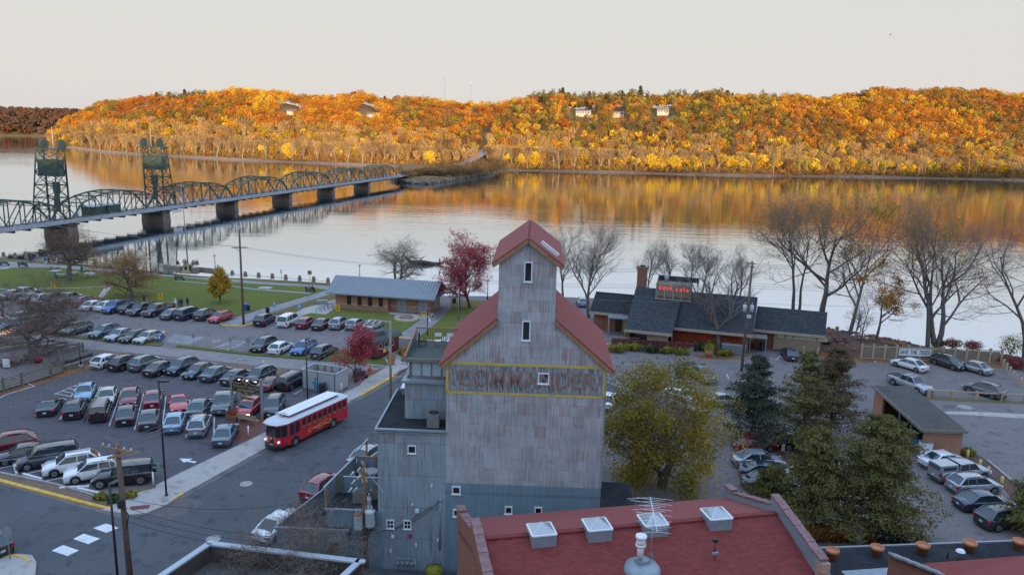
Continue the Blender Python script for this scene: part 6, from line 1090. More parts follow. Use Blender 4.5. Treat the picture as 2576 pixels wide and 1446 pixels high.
# right side lots
for a in[('hatch','darkgrey','4',220,1135,84,'dark crossover with roof rails before the tan board wall'),('sedan','white','4',1425,1238,122,'white sedan under the white banner'),('suv','darkgrey','4',1810,1222,-66,'big dark grey wagon nose out at the fence'),('sedan','silver','4',2070,1265,118,'silver sedan at the right end of the fence'),('pickup','silver','i',2120,1215,-68,'silver extended cab pickup by the brick shed'),('suv','grey','8',1555,112,122,'grey crossover behind the pale wooden rail'),
          ('sedan','white','8',1260,612,15,'white sedan with dark sunroof beside the bins'),('pickup','silver','8',1370,700,14,'silver beige pickup with matching bed cap'),('suv','silver','8',1475,790,10,'silver crossover between capped pickup and navy sedan'),('sedan','navy','8',1545,905,8,'navy blue sedan in the right hand row'),('suv','black','8',1700,1030,12,'black crossover half under the right edge evergreen'),
          ('sedan','silver','f',620,375,2,'silver sedan flecked with leaves under the yellow tree'),('sedan','navy','f',720,520,-8,'dark sedan under the evergreen beside the silver one'),('sedan','black','f',760,640,0,'black sedan with lit red tail lamps under the evergreen'),('hatch','darkred','f',580,185,10,'deep red crossover behind the yellow tree'),('suv','black','f',1110,165,4,'black off-roader beneath the far evergreen'),('sedan','navy','f',900,860,-4,'dark car behind the roof parapet and evergreen'),
          ('hatch','white','f',1300,1190,-3,'white hatchback between evergreen trunks at the hedge'),('sedan','lightblue','f',1840,1190,178,'light blue sedan behind the folded umbrella'),('sedan','white','f',1250,560,8,'white sedan glimpsed through the middle evergreen'),('sedan','silver','f',1900,910,4,'silver sedan glimpsed through the near evergreen'),('sedan','silver','f',1500,840,4,'pale sedan hidden among the evergreen boughs'),('sedan','silver','f',1600,500,6,'silver car roof glimpsed between two evergreens'),('sedan','black','f',2200,1240,178,'dark car at the hedge beneath the big evergreen'),
          ('pickup','bluegrey','e',1600,420,-72,'grey pickup parked behind the yellow tree'),('sedan','white','e',1290,770,-70,'white car glimpsed through the middle of the yellow tree'),('suv','silver','e',1400,930,-60,'silver car low behind the yellow tree leaves'),('sedan','silver','e',1950,830,10,'silver car between yellow tree and dark evergreen'),('hatch','blue','3',705,615,90,'pale van parked under bare trees by the river'),('sedan','white','e',150,830,70,'white car behind the elevator corner and leaves')]:
    car(*a)
# convertible top
for o in CARS:
    if 'soft top' in o['label']:q=MB();q.ell((-.45,0,.98),(1.05,.70,.38),12,6);q.build('soft_top',M('tan canvas top',(.30,.24,.17),.9),o)
# truck bed cap
for o in CARS:
    if 'bed cap' in o['label']:b=MB().box((-1.85,0,1.48),(1.95,1.78,.6),top=(.97,.84));b.build('bed_cap',PAINT['silver'],o);MB().box((-1.85,-.86,1.5),(1.3,.06,.26)).build('cap_window',m_cglass,o);MB().box((-2.85,0,1.48),(.04,1.2,.34)).build('cap_rear_window',m_blueglass,o)
    if 'pale van' in o['label']:
        for ch in o.children:
            if ch.name.startswith('body'):ch.material_slots[0].material=PAINT['silver']
# ------------------------------------------------------------------ trolley bus
t0=g('l',560,1290);t1=g('l',1690,740);TA_=ang(t1,t0);tro=thing('trolley_bus','bright red trolley style tour bus with white roof and arched windows','bus',(0,0,0),TA_)
fwd=Vector((math.cos(TA_),math.sin(TA_),0));lf=Vector((-fwd.y,fwd.x,0));TLn=9.9;pfl=g('l',535,1325);ctr=pfl-fwd*(TLn/2-.1)+(-lf)*1.22;tro.location=tuple(ctr);m_tr=paint('trolley red paint',(.62,.014,.028));m_gold=M('gold lettering paint',(.70,.42,.07),.5,var=.1);W2=1.22
b=MB();x0,x1=-TLn/2,TLn/2
pl=[(x0,-W2),(x1-1.0,-W2),(x1-.35,-W2*.82),(x1-.1,-W2*.45),(x1-.1,W2*.45),(x1-.35,W2*.82),(x1-1.0,W2),(x0,W2)]
b.prism([(x,y,.42) for x,y in pl],(0,0,2.23));b.build('body',m_tr,tro);rfp=[(x0-.25,-W2-.12),(x1-.9,-W2-.12),(x1+.05,-W2*.75),(x1+.25,0),(x1+.05,W2*.75),(x1-.9,W2+.12),(x0-.25,W2+.12),(x0-.45,0)]
rt=MB();n=len(rfp);V=[(x,y,2.66) for x,y in rfp]+[(x,y,2.74) for x,y in rfp]+[(x*.93,y*.72,2.90) for x,y in rfp];rt.add(V,[tuple(range(n))[::-1],tuple(range(2*n,3*n))]+[(i,(i+1)%n,n+(i+1)%n,n+i) for i in range(n)]+[(n+i,n+(i+1)%n,2*n+(i+1)%n,2*n+i) for i in range(n)]);rt.build('roof',M('white roof paint',(.52,.55,.57),.45,var=.06),tro)
MB().box((-.5,0,3.02),(7.2,1.24,.26)).build('clerestory',m_tr,tro);cl_=MB();
for s in(-1,1):
    for i in range(5):cl_.box((-3.3+i*1.42,s*.625,3.03),(1.25,.03,.15))
cl_.build('clerestory_windows',m_glass,tro);MB().prism([(-4.2,-.8,3.15),(3.25,-.8,3.15),(3.25,.8,3.15),(-4.2,.8,3.15)],(0,0,.04)).prism([(-4.15,-.75,3.19),(3.2,-.75,3.19),(3.0,0,3.27),(-4.0,0,3.27)],(0,0,.01)).prism([(-4.15,.75,3.19),(3.2,.75,3.19),(3.0,0,3.27),(-4.0,0,3.27)],(0,0,.01)).build('upper_roof',m_white,tro)
def arch(x,w,z0,z1,s):
    y=s*(W2+.012);q=[(x-w/2,y,z0),(x+w/2,y,z0),(x+w/2,y,z1-w/2)]+[(x+w/2*math.cos(a),y,z1-w/2+w/2*math.sin(a)) for a in(.5,1.05,1.57,2.09,2.64)]+[(x-w/2,y,z1-w/2)]
    return q
for s in(-1,1):
    for i in range(9):
        q=arch(x0+.55+i*.76,.52,1.50,2.5,s);o=MB().poly(q).build('arched_window',m_glass,tro);wr_=MB()
        for k in range(len(q)):wr_.span(q[k],q[(k+1)%len(q)],.045,.04)
        wr_.build('window_frame',m_tr,o);MB().box((x0+.55+i*.76,s*(W2+.02),1.66),(.44,.008,.24)).build('seat_back',M('tan seat',(.25,.15,.07),.8),o)
    for x in(x1-2.35,x1-1.6):MB().poly(arch(x,.62,1.32,2.5,s)).build('arched_window',m_glass,tro)
wp=[((x1-.95,W2*.98),(x1-.40,W2*.84)),((x1-.33,W2*.80),(x1-.085,W2*.47)),((x1-.08,W2*.42),(x1-.08,.03)),((x1-.08,-.03),(x1-.08,-W2*.42)),((x1-.33,-W2*.80),(x1-.085,-W2*.47)),((x1-.95,-W2*.98),(x1-.40,-W2*.84))]
for a,c in wp:d=Vector((c[0]-a[0],c[1]-a[1],0));nn=Vector((d.y,-d.x,0)).normalized()*.02;nn=nn if nn.x>0 or abs(nn.x)<.001 and nn.y*a[1]>0 else-nn;MB().poly([(a[0]+nn.x,a[1]+nn.y,1.42),(c[0]+nn.x,c[1]+nn.y,1.42),(c[0]+nn.x,c[1]+nn.y,2.5),(a[0]+nn.x,a[1]+nn.y,2.5)]).build('windscreen',m_glass,tro)
bm2=MB().prism([(x1-.9,-W2-.05,.38),(x1-.3,-W2*.95,.38),(x1+.22,-W2*.5,.38),(x1+.22,W2*.5,.38),(x1-.3,W2*.95,.38),(x1-.9,W2+.05,.38)],(0,0,.2));bm2.build('bumper',m_trimb,tro)
for y in(-.85,.85):MB().cyl((x1-.22,y,.98),.12,.16,12,axis='x').build('headlight',emit('bright headlamp',(.9,.9,1),.5),tro)
MB().box((x1-.07,0,.92),(.04,.42,.5)).build('grille',m_trimb,tro);MB().ell((x1-.02,0,1.24),(.06,.13,.13),10,6).build('bell',m_gold,tro);MB().box((x1-.04,0,.62),(.03,.34,.16)).build('number_plate',m_plate,tro);MB().box((x1-.5,.5,1.6),(.5,.6,.3)).build('driver_seat',M('yellow seat',(.6,.35,.05),.7),tro)
for xw in(x1-2.0,x0+2.3):
    for s in(-1,1):MB().cyl((xw,s*1.215,.50),.60,.02,20,axis='y').build('wheel_arch',m_trimb,tro);wh=MB().cyl((xw,s*1.12-.12,.48),.48,.24,20,axis='y').build('wheel',m_tyre,tro);MB().cyl((xw,s*1.26-.01,.48),.26,.03,14,axis='y').build('rim',m_rim,wh)
for s in(-1,1):
    bn=MB();y=s*(W2+.015);N=12;pt=[(x0+2.75+i*3.1/N,.98+.16*math.sin(i/N*6.28)*1.0) for i in range(N+1)]
    for i in range(N):(xa,za),(xb,zb)=pt[i],pt[i+1];bn.span((xa,y,za+.19),(xb,y,zb+.19),.02,.04);bn.span((xa,y,za-.19),(xb,y,zb-.19),.02,.04)
    for e,(xa,za) in((-1,pt[0]),(1,pt[-1])):bn.span((xa,y,za+.19),(xa,y,za-.19),.02,.04);bn.span((xa,y,za-.1),(xa+e*.28,y,za-.3),.02,.04);bn.span((xa,y,za+.1),(xa+e*.28,y,za-.02),.02,.04);bn.span((xa+e*.28,y,za-.02),(xa+e*.2,y,za-.16),.02,.04)
    bn.build('ribbon_emblem',m_gold,tro);MB().box((x0+3.5,y,.62),(1.2,.02,.18)).box((x0+5.0,y,.62),(1.2,.02,.18)).build('side_vent',m_trimb,tro)
    text('ribbon_lettering','Stillwater Trolley',tro,(x0+4.3,y+s*.008,.99),.30,m_gold,rot=(R(90),0,R(180) if s>0 else 0))
# mirror, roof bell
MB().ell((3.35,0,3.05),(.1,.1,.1),8,5).build('roof_bell',m_lead,tro)
# ------------------------------------------------------------------ near trees
def H_of(base,t,x,y):return hgt(t,x,y,base)-base[2]
def ntree(name,lab,bt,tp,seed,ground=0.0,**kw):
    b=g(*bt,ground);H=hgt(*tp,(b.x,b.y))-ground;return tree(name,lab,'tree',(b.x,b.y,ground),H,seed,**kw)
m_brownlf=leafmat('brown clinging leaves',False,(.26,.14,.06),.2,(.50,.28,.11),2.5);m_goldlf=leafmat('gold leaves',False,(.34,.20,.03),.2,(.62,.38,.05),1.5);m_redlf=leafmat('crimson leaves',False,(.30,.035,.055),.2,(.62,.13,.15),1.2);m_ylf=leafmat('yellow green tree leaves',False,(.10,.11,.02),.2,(.42,.30,.035),.9);m_orlf=leafmat('orange leaves',False,(.45,.17,.03),.15,(.62,.34,.05),2);m_twig=M('grey brown twigs',(.25,.20,.165),.95,var=.3,sc=1.5);m_twigb=M('brown twigs',(.17,.115,.085),.95,var=.3,sc=1.5)
ntree('big_bare_tree','big dark bare tree on the lawn before the lift bridge',('m',1372,842),('V',168,552),101,lv=4,n0=9,kids=(7,6,5),spread=1.15,decay=.78,first=.38,r0=.62,twmat=m_twigb,nleaf=900,leaf=m_brownlf,lsize=.14)
ntree('brown_leaved_tree','crooked lawn tree with clinging brown leaves',('1',1335,596),('V',335,616),102,lv=4,n0=8,kids=(7,5,4),spread=1.2,decay=.78,first=.2,r0=.38,up=.02,twmat=m_twigb,nleaf=7500,leaf=m_brownlf,lsize=.15)
ntree('beer_garden_tree','leafless spreading tree in the beer garden at the left edge',('b',660,660),('V',62,655),103,lv=4,n0=10,kids=(8,7,6),spread=1.25,decay=.80,first=.22,r0=.32,up=.06,twmat=m_twigb,nleaf=500,leaf=m_brownlf,lsize=.1,stems=1)
ntree('bare_shrub_tree','twiggy bare tree at the left frame edge of the lot',('1',30,830),('V',20,700),104,lv=4,n0=6,kids=(6,6,5),spread=.9,first=.2,r0=.25,twmat=m_twigb)
bq=g('n',1395,1205);hy=hgt('n',1385,330,(bq.x,bq.y))
def leafy(name,lab,base,H,Rr,seed,mat,n,ls,shape='cone',**kw):
    root=tree(name,lab,'tree',base,H*.95,seed,lv=3,n0=14,kids=(6,5),first=.12,r0=H*.012+.05,up=.12,**kw);rng=np.random.default_rng(seed)
    nl=46;t=rng.random(nl)**.8;rad=Rr*(1-t)**.7*1.05 if shape=='cone' else Rr*np.sqrt(np.clip(1-(2*t-1)**2,.03,1));a=rng.random(nl)*6.283;u=rng.uniform(.35,1,nl);C_=np.stack([np.cos(a)*rad*u,np.sin(a)*rad*u,H*(.16+.82*t) if shape=='cone' else H*(.22+.76*t)],1)
    q=rng.integers(nl,size=n);D_=rng.normal(size=(n,3));D_/=np.linalg.norm(D_,axis=1,keepdims=True);lr=(Rr*.24*rng.uniform(.7,1.3,nl))[q][:,None];P=C_[q]+D_*lr*rng.uniform(.3,1.15,(n,1))+rng.normal(size=(n,3))*Rr*.05
    v,f=quads(P,D_+rng.normal(size=(n,3))*.6+np.array([0,0,.3]),rng.uniform(.7,1.3,n)*ls,rng);bulk('leaves',v,f,mat,root);return root
leafy('young_yellow_tree','small conical yellow tree alone on the lawn',(bq.x,bq.y,0),hy,2.5,105,m_orlf if False else leafmat('ochre leaves',False,(.36,.22,.03),.2,(.60,.36,.05),1.0),6500,.2,spread=.5)
ntree('leaning_river_tree','wide forked bare tree behind the park building at the water',('2',1430,500),('V',1000,578),106,lv=4,n0=7,kids=(6,6,5),spread=1.1,decay=.72,first=.22,r0=.34,up=.05,twmat=m_twig,nleaf=700,leaf=m_ylf,lsize=.12,stems=2)
ntree('red_maple','bright crimson maple behind the park building',('2',2150,690),('V',1190,572),107,lv=4,n0=15,kids=(8,6,4),spread=.95,first=.18,r0=.26,up=.2,bark=m_bark2,twmat=M('reddish twigs',(.13,.06,.055),.9),nleaf=20000,leaf=m_redlf,lsize=.13)
ntree('small_red_tree','small wine red tree beside the caboose kiosk',('2',992,1370),('2',960,830),108,lv=3,n0=14,kids=(7,5),spread=.62,first=.12,r0=.10,up=.16,nleaf=6500,leaf=m_redlf,lsize=.14)
ntree('bare_tree','bare grey tree close behind the right shoulder of the elevator',('3',512,575),('V',1430,558),109,lv=4,n0=9,kids=(8,6,5),spread=.6,first=.25,r0=.24,up=.2,twmat=m_twig)
ntree('bare_tree','tall bare tree between elevator and restaurant, before a pale van',('3',770,785),('V',1500,552),110,lv=4,n0=10,kids=(8,7,5),spread=.6,first=.25,r0=.32,up=.2,twmat=m_twig)
for i,(bx,by,tx,ty,lb) in enumerate(((1360,560,1607,600,'behind the brick chimney'),(1600,560,1675,590,'behind the lit sign dormer'),(1760,560,1735,592,'just right of the lit sign dormer'),(1905,560,1772,600,'above the middle of the dark roof'),(2290,600,1850,605,'beyond the right end of the steep roof'))):
    ntree('bare_tree','slender bare riverside tree %s'%lb,('3',bx,by),('V',tx,ty),111+i,lv=4,n0=9,kids=(7,6,5),spread=.6,first=.28,r0=.2,up=.2,twmat=m_twig)
ntree('forked_bare_tree','forked grey bare tree growing before the creeper wall',('3',2100,1122),('V',1795,612),120,lv=4,n0=6,kids=(6,5,4),spread=.55,first=.25,r0=.42,up=.18,twmat=m_twig,stems=2)
ntree('bare_riverside_tree','twin trunked tall bare tree behind the restaurant annex, left trunk',('4',250,760),('V',1940,450),121,lv=5,n0=7,kids=(6,5,4,2),spread=.8,decay=.68,first=.45,r0=.34,up=.2,twmat=m_twig,nleaf=1200,leaf=m_ylf,lsize=.16)
ntree('bare_riverside_tree','twin trunked tall bare tree behind the restaurant annex, right trunk',('4',310,760),('V',2010,470),122,lv=5,n0=7,kids=(6,5,4,2),spread=.7,first=.5,r0=.28,up=.2,twmat=m_twig,lean=(.06,0))
ntree('bare_riverside_tree','thickest trunked bare tree behind the right end of the restaurant',('4',530,800),('V',2080,435),123,lv=5,n0=8,kids=(6,5,4,2),spread=.85,decay=.68,first=.25,r0=.55,up=.2,twmat=m_twig,nleaf=2200,leaf=m_ylf,lsize=.17)
ntree('leaning_bare_tree','bare tree leaning right at the stony shore',('4',820,945),('V',2170,480),124,lv=5,n0=8,kids=(6,5,4,2),spread=.8,first=.3,r0=.34,up=.16,lean=(.22,0),twmat=m_twig,nleaf=2500,leaf=m_goldlf,lsize=.17,clumps=6)
ntree('slim_shore_tree','slim tree at the shore with a few branches',('4',875,1000),('4',900,560),125,lv=3,n0=7,kids=(6,4),spread=.6,first=.3,r0=.16,twmat=m_twig)
ntree('slim_shore_tree','slim forked tree beside the left end of the fence',('4',925,1130),('4',1000,420),126,lv=4,n0=7,kids=(6,5,4),spread=.8,first=.3,r0=.15,twmat=m_twig,lean=(.1,0))
ntree('golden_shore_tree','leaning shore tree holding golden brown leaves',('4',1085,1000),('4',1260,190),127,lv=5,n0=8,kids=(6,5,4,2),spread=.85,first=.3,r0=.24,up=.1,lean=(.2,0),twmat=m_twig,nleaf=2600,leaf=m_orlf,lsize=.19,clumps=26)
ntree('bare_riverside_tree','tall upright bare trunk left of the giant pair behind the banner',('4',1605,1075),('V',2290,470),128,lv=5,n0=7,kids=(6,5,4,2),spread=.65,first=.35,r0=.36,up=.22,lean=(-.06,0),twmat=m_twig,nleaf=700,leaf=m_goldlf,lsize=.18)
ntree('giant_bare_tree','giant bare tree with long right limbs behind the fence',('4',1690,1080),('V',2420,455),129,lv=5,n0=6,kids=(6,5,4,2),spread=.75,first=.22,r0=.45,up=.2,lean=(.05,0),stems=2,decay=.70,twmat=m_twig,nleaf=1200,leaf=m_goldlf,lsize=.18,clumps=8)
ntree('bare_riverside_tree','bare tree cut by the right frame edge',('4',2575,1180),('V',2570,500),130,lv=5,n0=8,kids=(6,5,4,2),spread=.95,first=.25,r0=.34,up=.16,twmat=m_twig)
yb=g('V',1665,1225);yt=hgt('V',1650,880,(yb.x,yb.y));
yr=tree('yellow_green_tree','broad yellow green tree close right of the elevator','tree',(yb.x,yb.y,0),10.8,131,lv=4,n0=9,kids=(7,6,5),spread=.9,first=.12,r0=.26,up=.12,bark=m_bark,twmat=m_twig,stems=3);rng=np.random.default_rng(131);nl=150
a=rng.random(nl)*6.283;t=rng.random(nl);Rr=6.1*rng.uniform(.75,1.18,150)*np.sqrt(np.clip(1-(1.75*t-.75)**2*.95,.04,1));u=np.sqrt(rng.uniform(.25,1,nl));C_=np.stack([np.cos(a)*Rr*u,np.sin(a)*Rr*u,0.8+10.6*t],1);n=38000;q=rng.integers(nl,size=n);D_=rng.normal(size=(n,3))*np.array([1,1,.8]);P=C_[q]+D_*(.35+.5*rng.random(nl))[q][:,None]
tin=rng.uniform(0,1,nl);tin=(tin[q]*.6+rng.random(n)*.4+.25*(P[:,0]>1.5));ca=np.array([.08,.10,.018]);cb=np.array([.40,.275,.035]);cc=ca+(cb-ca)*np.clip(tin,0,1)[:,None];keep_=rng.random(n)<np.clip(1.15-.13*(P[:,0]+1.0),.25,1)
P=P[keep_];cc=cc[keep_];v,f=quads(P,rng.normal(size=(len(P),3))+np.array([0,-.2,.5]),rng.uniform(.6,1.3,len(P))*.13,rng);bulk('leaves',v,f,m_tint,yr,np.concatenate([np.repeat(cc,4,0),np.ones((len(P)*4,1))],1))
m_con=leafmat('cedar foliage',False,(.06,.068,.026),.15,(.25,.215,.07),.8);m_con2=leafmat('brown tinged conifer foliage',False,(.06,.052,.03),.15,(.22,.145,.075),.7);m_con3=leafmat('grey green conifer foliage',False,(.035,.052,.038),.15,(.11,.13,.085),.8)
def con(lab,bt,tp,Rb,seed,mat,n=9000,**kw):b=g(*bt);H=hgt(*tp,(b.x,b.y));return conifer('evergreen_tree',lab,(b.x,b.y,0),H,Rb,seed,mat,n,**kw)
con('blue green evergreen behind the silver car, farthest left',('V',1890,1115),('V',1890,895),3.6,141,m_con3,20000,low=.08)
con('open branched evergreen with drooping gold tips, second from left',('8',240,575),('V',2010,885),3.5,142,m_con,13000,low=.14)
con('brown tinged evergreen behind the largest one',('8',440,470),('V',2118,880),3.5,143,m_con2,15000,low=.1)
con('evergreen at the red hedge left of the big one',('8',300,1155),('8',410,400),3.3,144,m_con,19000,low=.2,loose=.22)
con('largest round evergreen in front of the car row',('8',735,1165),('8',740,290),4.8,145,m_con,34000,low=.13,trunk_r=.3,loose=.22)
con('low evergreen bough mass beside the parapet',('f',760,1050),('f',830,500),2.0,146,m_con,9000,low=.1)
con('evergreen cut by the right frame edge',('8',1900,1130),('8',1900,730),2.6,147,m_con,14000,low=.1)
for i,(x,y,s) in enumerate(((60,1360,2.0),(330,1330,2.4),(600,1360,1.7))):
    b=g('6',x,y,3.9);tree('bare_rooftop_shrub','leafless brown shrub behind the pale parapet, %s'%['left','middle','right'][i],'shrub',(b.x,b.y,0),7.2+s*.4,150+i,lv=4,n0=9,kids=(7,6,5),spread=1.0,first=.3,r0=.14,up=.1,twmat=m_twig)
b=g('f',1150,1330);hd=g('f',1980,1350);clump('red_hedge','orange and red hedge between cars and the pot lined roof','hedge',tuple((b+hd)/2),((hd-b).length,1.8,1.3),6500,leafmat('hedge leaves',False,(.20,.07,.02),.15,(.36,.20,.04),1.5),61,.15,stems=True,rz=ang(b,hd),box=True)
clump('vine_column','narrow column of red green vine standing in the hedge','shrub',tuple(g('f',1655,1330)),(.9,.9,3.0),1800,leafmat('vine column leaves',False,(.12,.05,.02),.1,(.22,.14,.04),2),62,.13,box=True)
for i,(t,x,y,s,m_,lb) in enumerate((('4',1710,1075,2.2,m_dgs,'dark green shrub behind the right half of the fence'),('4',1850,1085,2.6,m_rs,'red shrub behind the fence, left of the other red one'),('4',2050,1105,2.6,m_rs,'red shrub behind the fence near its right end'),('4',2290,1225,2.2,m_rs,'rust red shrub at the right end of the fence'),('4',2480,1290,3.0,m_rs,'wine red shrub beside the line of bollards'),('4',2430,1160,3.6,m_ylf,'pale green sapling bush at the river, far right'),('8',1430,590,1.4,m_yg,'yellow green shrub at the brick shed corner'),('d',1440,700,1.8,m_yg,'ochre shrub on the grass corner by the diamond sign'),('5',720,905,1.0,m_yg,'yellow green weeds in the bed behind the utility pole, left clump'),('5',930,895,1.1,m_yg,'yellow green weeds in the bed behind the utility pole, right clump'),('5',820,925,1.2,m_dgs,'dark green weeds between the two yellow clumps'))):
    clump('shrub',lb,'shrub',tuple(g(t,x,y)),(s,s*.8,s*(.9 if 'sapling' in lb else .55)),1300,m_,170+i,.12)
rr=random.Random(12);rk=MB()
for i in range(420):
    k=[(41,134)]+[tuple(g('4',*q))[:2] for q in((600,890),(1100,968),(1600,1070),(2350,1150))]+[(78,106),(92,96)];s=rr.random()*5.99;j=int(s);f_=s-j;x=k[j][0]+(k[j+1][0]-k[j][0])*f_;y=k[j][1]+(k[j+1][1]-k[j][1])*f_;d_=rr.uniform(-.6,1.6);r=rr.uniform(.25,.6);rk.box((x+d_*.5,y+d_,-.1-max(0,d_)*1.2),(r*1.7,r*1.2,r),rr.random()*3,top=(.6,.65),tilt=('X',rr.uniform(-.4,.4)))
tag(rk.build('shore_rocks',M('dark shore stone',(.12,.095,.085),.9,var=.3,sc=.6)),'dark rocks along the near riverbank behind the fence','rocks',kind='stuff')
# fallen leaves scattered over the lots near the trees: real little leaves
rng=np.random.default_rng(77);Ps=[]
for(t,x,y,sx_,n) in(('f',700,700,9,1500),('4',1500,1300,14,1800),('8',1300,1000,9,1200),('b',900,950,6,1400),('i',900,900,9,1500),('2',990,1380,3,700),('2',2150,760,4,900),('1',1335,560,8,1600)):
    c=g(t,x,y);Ps.append(np.stack([c.x+rng.normal(size=n)*sx_,c.y+rng.normal(size=n)*sx_*.8,np.full(n,.16) if t in '12' else np.full(n,.05)],1))
P=np.concatenate(Ps);v,f=quads(P,rng.normal(size=(len(P),3))*.25+np.array([0,0,1]),rng.uniform(.06,.13,len(P)),rng);tag(bulk('fallen_leaves',v,f,leafmat('dry fallen leaf',False,(.35,.18,.08),.05,(.55,.36,.18),3)),'dry tan leaves scattered over asphalt and lawn','leaves',kind='stuff')
# floating trunk
fa_,fb_=g('2',1560,240,WL),g('2',1905,250,WL);r=thing('fallen_trunk','great fallen dark trunk lying in the river beyond the forked tree','log',tuple(fa_));d=fb_-fa_;T=MB()
T.tube([(0,0,.3),d*.35+Vector((0,0,.5)),d*.7+Vector((0,0,.1)),d*.9+Vector((0,0,.5)),d+Vector((0,0,1.2))],[.7,.6,.5,.3,.1],8).tube([d*.6,d*.85+Vector((0,-1.5,0)),d+Vector((0,-3,-.2))],[.35,.22,.1],6).tube([(0,0,.3),(-1.5,.5,1.6),(-2.5,1,2.2)],[.6,.3,.1],6).tube([d*.2,d*.3+Vector((0,0,1.6)),d*.36+Vector((.5,0,2.2))],[.3,.15,.05],5);T.build('trunk',m_bark2,r,fix=False)
# ------------------------------------------------------------------ poles, wires, signs, furniture, people
m_pole=M('creosoted pole wood',(.15,.10,.075),.9,var=.35,sc=2.5);m_pole2=M('pale pole wood',(.34,.26,.17),.9,var=.2,sc=2.5);m_porc=M('insulator porcelain',(.50,.54,.57),.3,var=.1);m_trf=M('transformer enamel',(.50,.54,.56),.4,var=.12,sc=2);m_wire=M('wire',(.16,.19,.21),.5,.3,var=0);m_wired=M('dark wire',(.03,.035,.04),.6,var=0);m_sgreen=M('green sign',(.02,.22,.10),.5,var=.05);m_sback=M('sign back',(.27,.30,.31),.5,.3,var=.08);m_syel=M('yellow sign',(.75,.45,.02),.5,var=.05);m_sblue=M('blue sign',(.12,.35,.55),.5,var=.05)
def pole_thing(name,lab,cat,base,H,r=.16,mat=None,lean=(0,0),r2=None):t=thing(name,lab,cat,tuple(base));MB().tube([(0,0,0),(lean[0]*H,lean[1]*H,H)],[r,r2 or r*.7],10).build('pole',mat or m_pole,t);return t
# wooden pole before the lawn
b=g('1',2447,850);H=hgt('V',606,578,(b.x,b.y));p1=pole_thing('utility_pole','tall wooden pole with short crossarm at the lawn corner','utility pole',b,H,.2);zc=hgt('1',2430,75,(b.x,b.y));MB().box((0,-.18,zc),(2.3,.1,.12),.25).span((-.8,-.15,zc),(0,-.15,zc-.6),.05,.05).build('crossarm',m_pole,p1);MB().tube([(0,0,zc*.62),(-1.2,-.6,zc*.66),(-1.7,-.8,zc*.66)],.03,5).ell((-1.9,-.9,zc*.66),(.35,.16,.09),8,5).build('street_lamp_arm',m_porc,p1);W1=b+Vector((0,0,zc+.1))
# front left wooden pole with insulators
b=g('V',331,1492);H=hgt('V',287,1118,(b.x,b.y));p2=pole_thing('utility_pole','nearest brown wooden pole with crossed arms and white insulators','utility pole',b,H,.21,r2=.15,lean=(-.012,0));lx=-.012*H
MB().box((lx,-.1,H-.35),(2.5,.12,.14),-.30).build('crossarm',m_wood,p2);MB().box((lx+.35,0,H-.75),(1.9,.1,.12),.62).build('crossarm',m_wood,p2)
for i,x in enumerate((-1.1,-.6,.0,.6,1.15)):MB().lathe([(0,0),(.05,0),(.09,.05),(.05,.1),(.08,.15),(.04,.2),(0,.22)],8,c=(lx+x*.95,-.1-x*.3,H-.28)).build('insulator',m_porc,p2)
jm=MB()
for s_ in(-1,1):jm.tube([(lx+s_*.9,-.3*s_,H-.1),(lx+s_*1.1,-.4*s_,H+.35),(lx+s_*.4,0,H+.3),(lx,0,H-.2)],.018,4).tube([(lx+s_*.3,0,H-.8),(lx+s_*1.3,-.3*s_,H-1.2),(lx+s_*.1,0,H-2.2)],.018,4)
jm.build('jumper_wire',m_wire,p2);MB().box((lx*.6,-.25,H*.62),(.35,.3,.5)).tube([(0,-.2,H*.6),(.4,-.3,H*.55),(.1,-.2,H*.45)],.04,5).build('splice_box',m_trimb,p2);MB().span((lx,-.1,H-.9),(lx+1.5,-.1,H-.5),.06,.06).build('brace',m_lead,p2);W2_=b+Vector((lx,0,H-.15))
def black_lamp(lab,base,H,arm=(1,0)):
    r=pole_thing('lamp_post',lab,'lamp post',base,H,.085,m_black,r2=.075);r['group']='black square lamp posts';MB().cyl((0,0,0),.22,.25,10,r2=.12).build('base',m_black,r);MB().box((arm[0]*.45,arm[1]*.45,H-.12),(.75,.36,.14),math.atan2(arm[1],arm[0])).build('lamp_head',m_black,r);MB().box((arm[0]*.5,arm[1]*.5,H-.2),(.5,.28,.03),math.atan2(arm[1],arm[0])).build('lens',m_porc,r);return r
b=g('5',1195,885);bl1=black_lamp('black square-headed lamp post at the walkway corner',b,hgt('5',1130,45,(b.x,b.y)),(1,.1));
b=g('V',300,1500);black_lamp('black lamp post beside the nearest wooden pole',b,hgt('V',280,1215,(b.x,b.y)),(.3,1));b=g('V',774,1018);black_lamp('black lamp post behind the trolley bus',b,hgt('V',768,852,(b.x,b.y)),(.2,1))
# street name signs
b=g('5',1195,885);zs_=hgt('5',1140,660,(b.x,b.y));ss=thing('street_sign','crossed green street name signs on the corner post','street sign',(b.x-.6,b.y-.05,zs_));MB().box((0,0,.12),(.80,.02,.2),-.3).build('blade',m_sgreen,ss);MB().box((.1,.05,-.2),(.80,.02,.2),.42).build('blade',m_sgreen,ss);MB().span((.3,0,-.1),(.62,.05,-.1),.03,.03).build('bracket',m_black,ss)
text('blade_lettering','WATER',ss,(0,-.014,.12),.17,m_white,(R(90),0,-.3),.002);text('blade_lettering','NELSON ST',ss,(.1,.035,-.2),.14,m_white,(R(90),0,.42),.002)
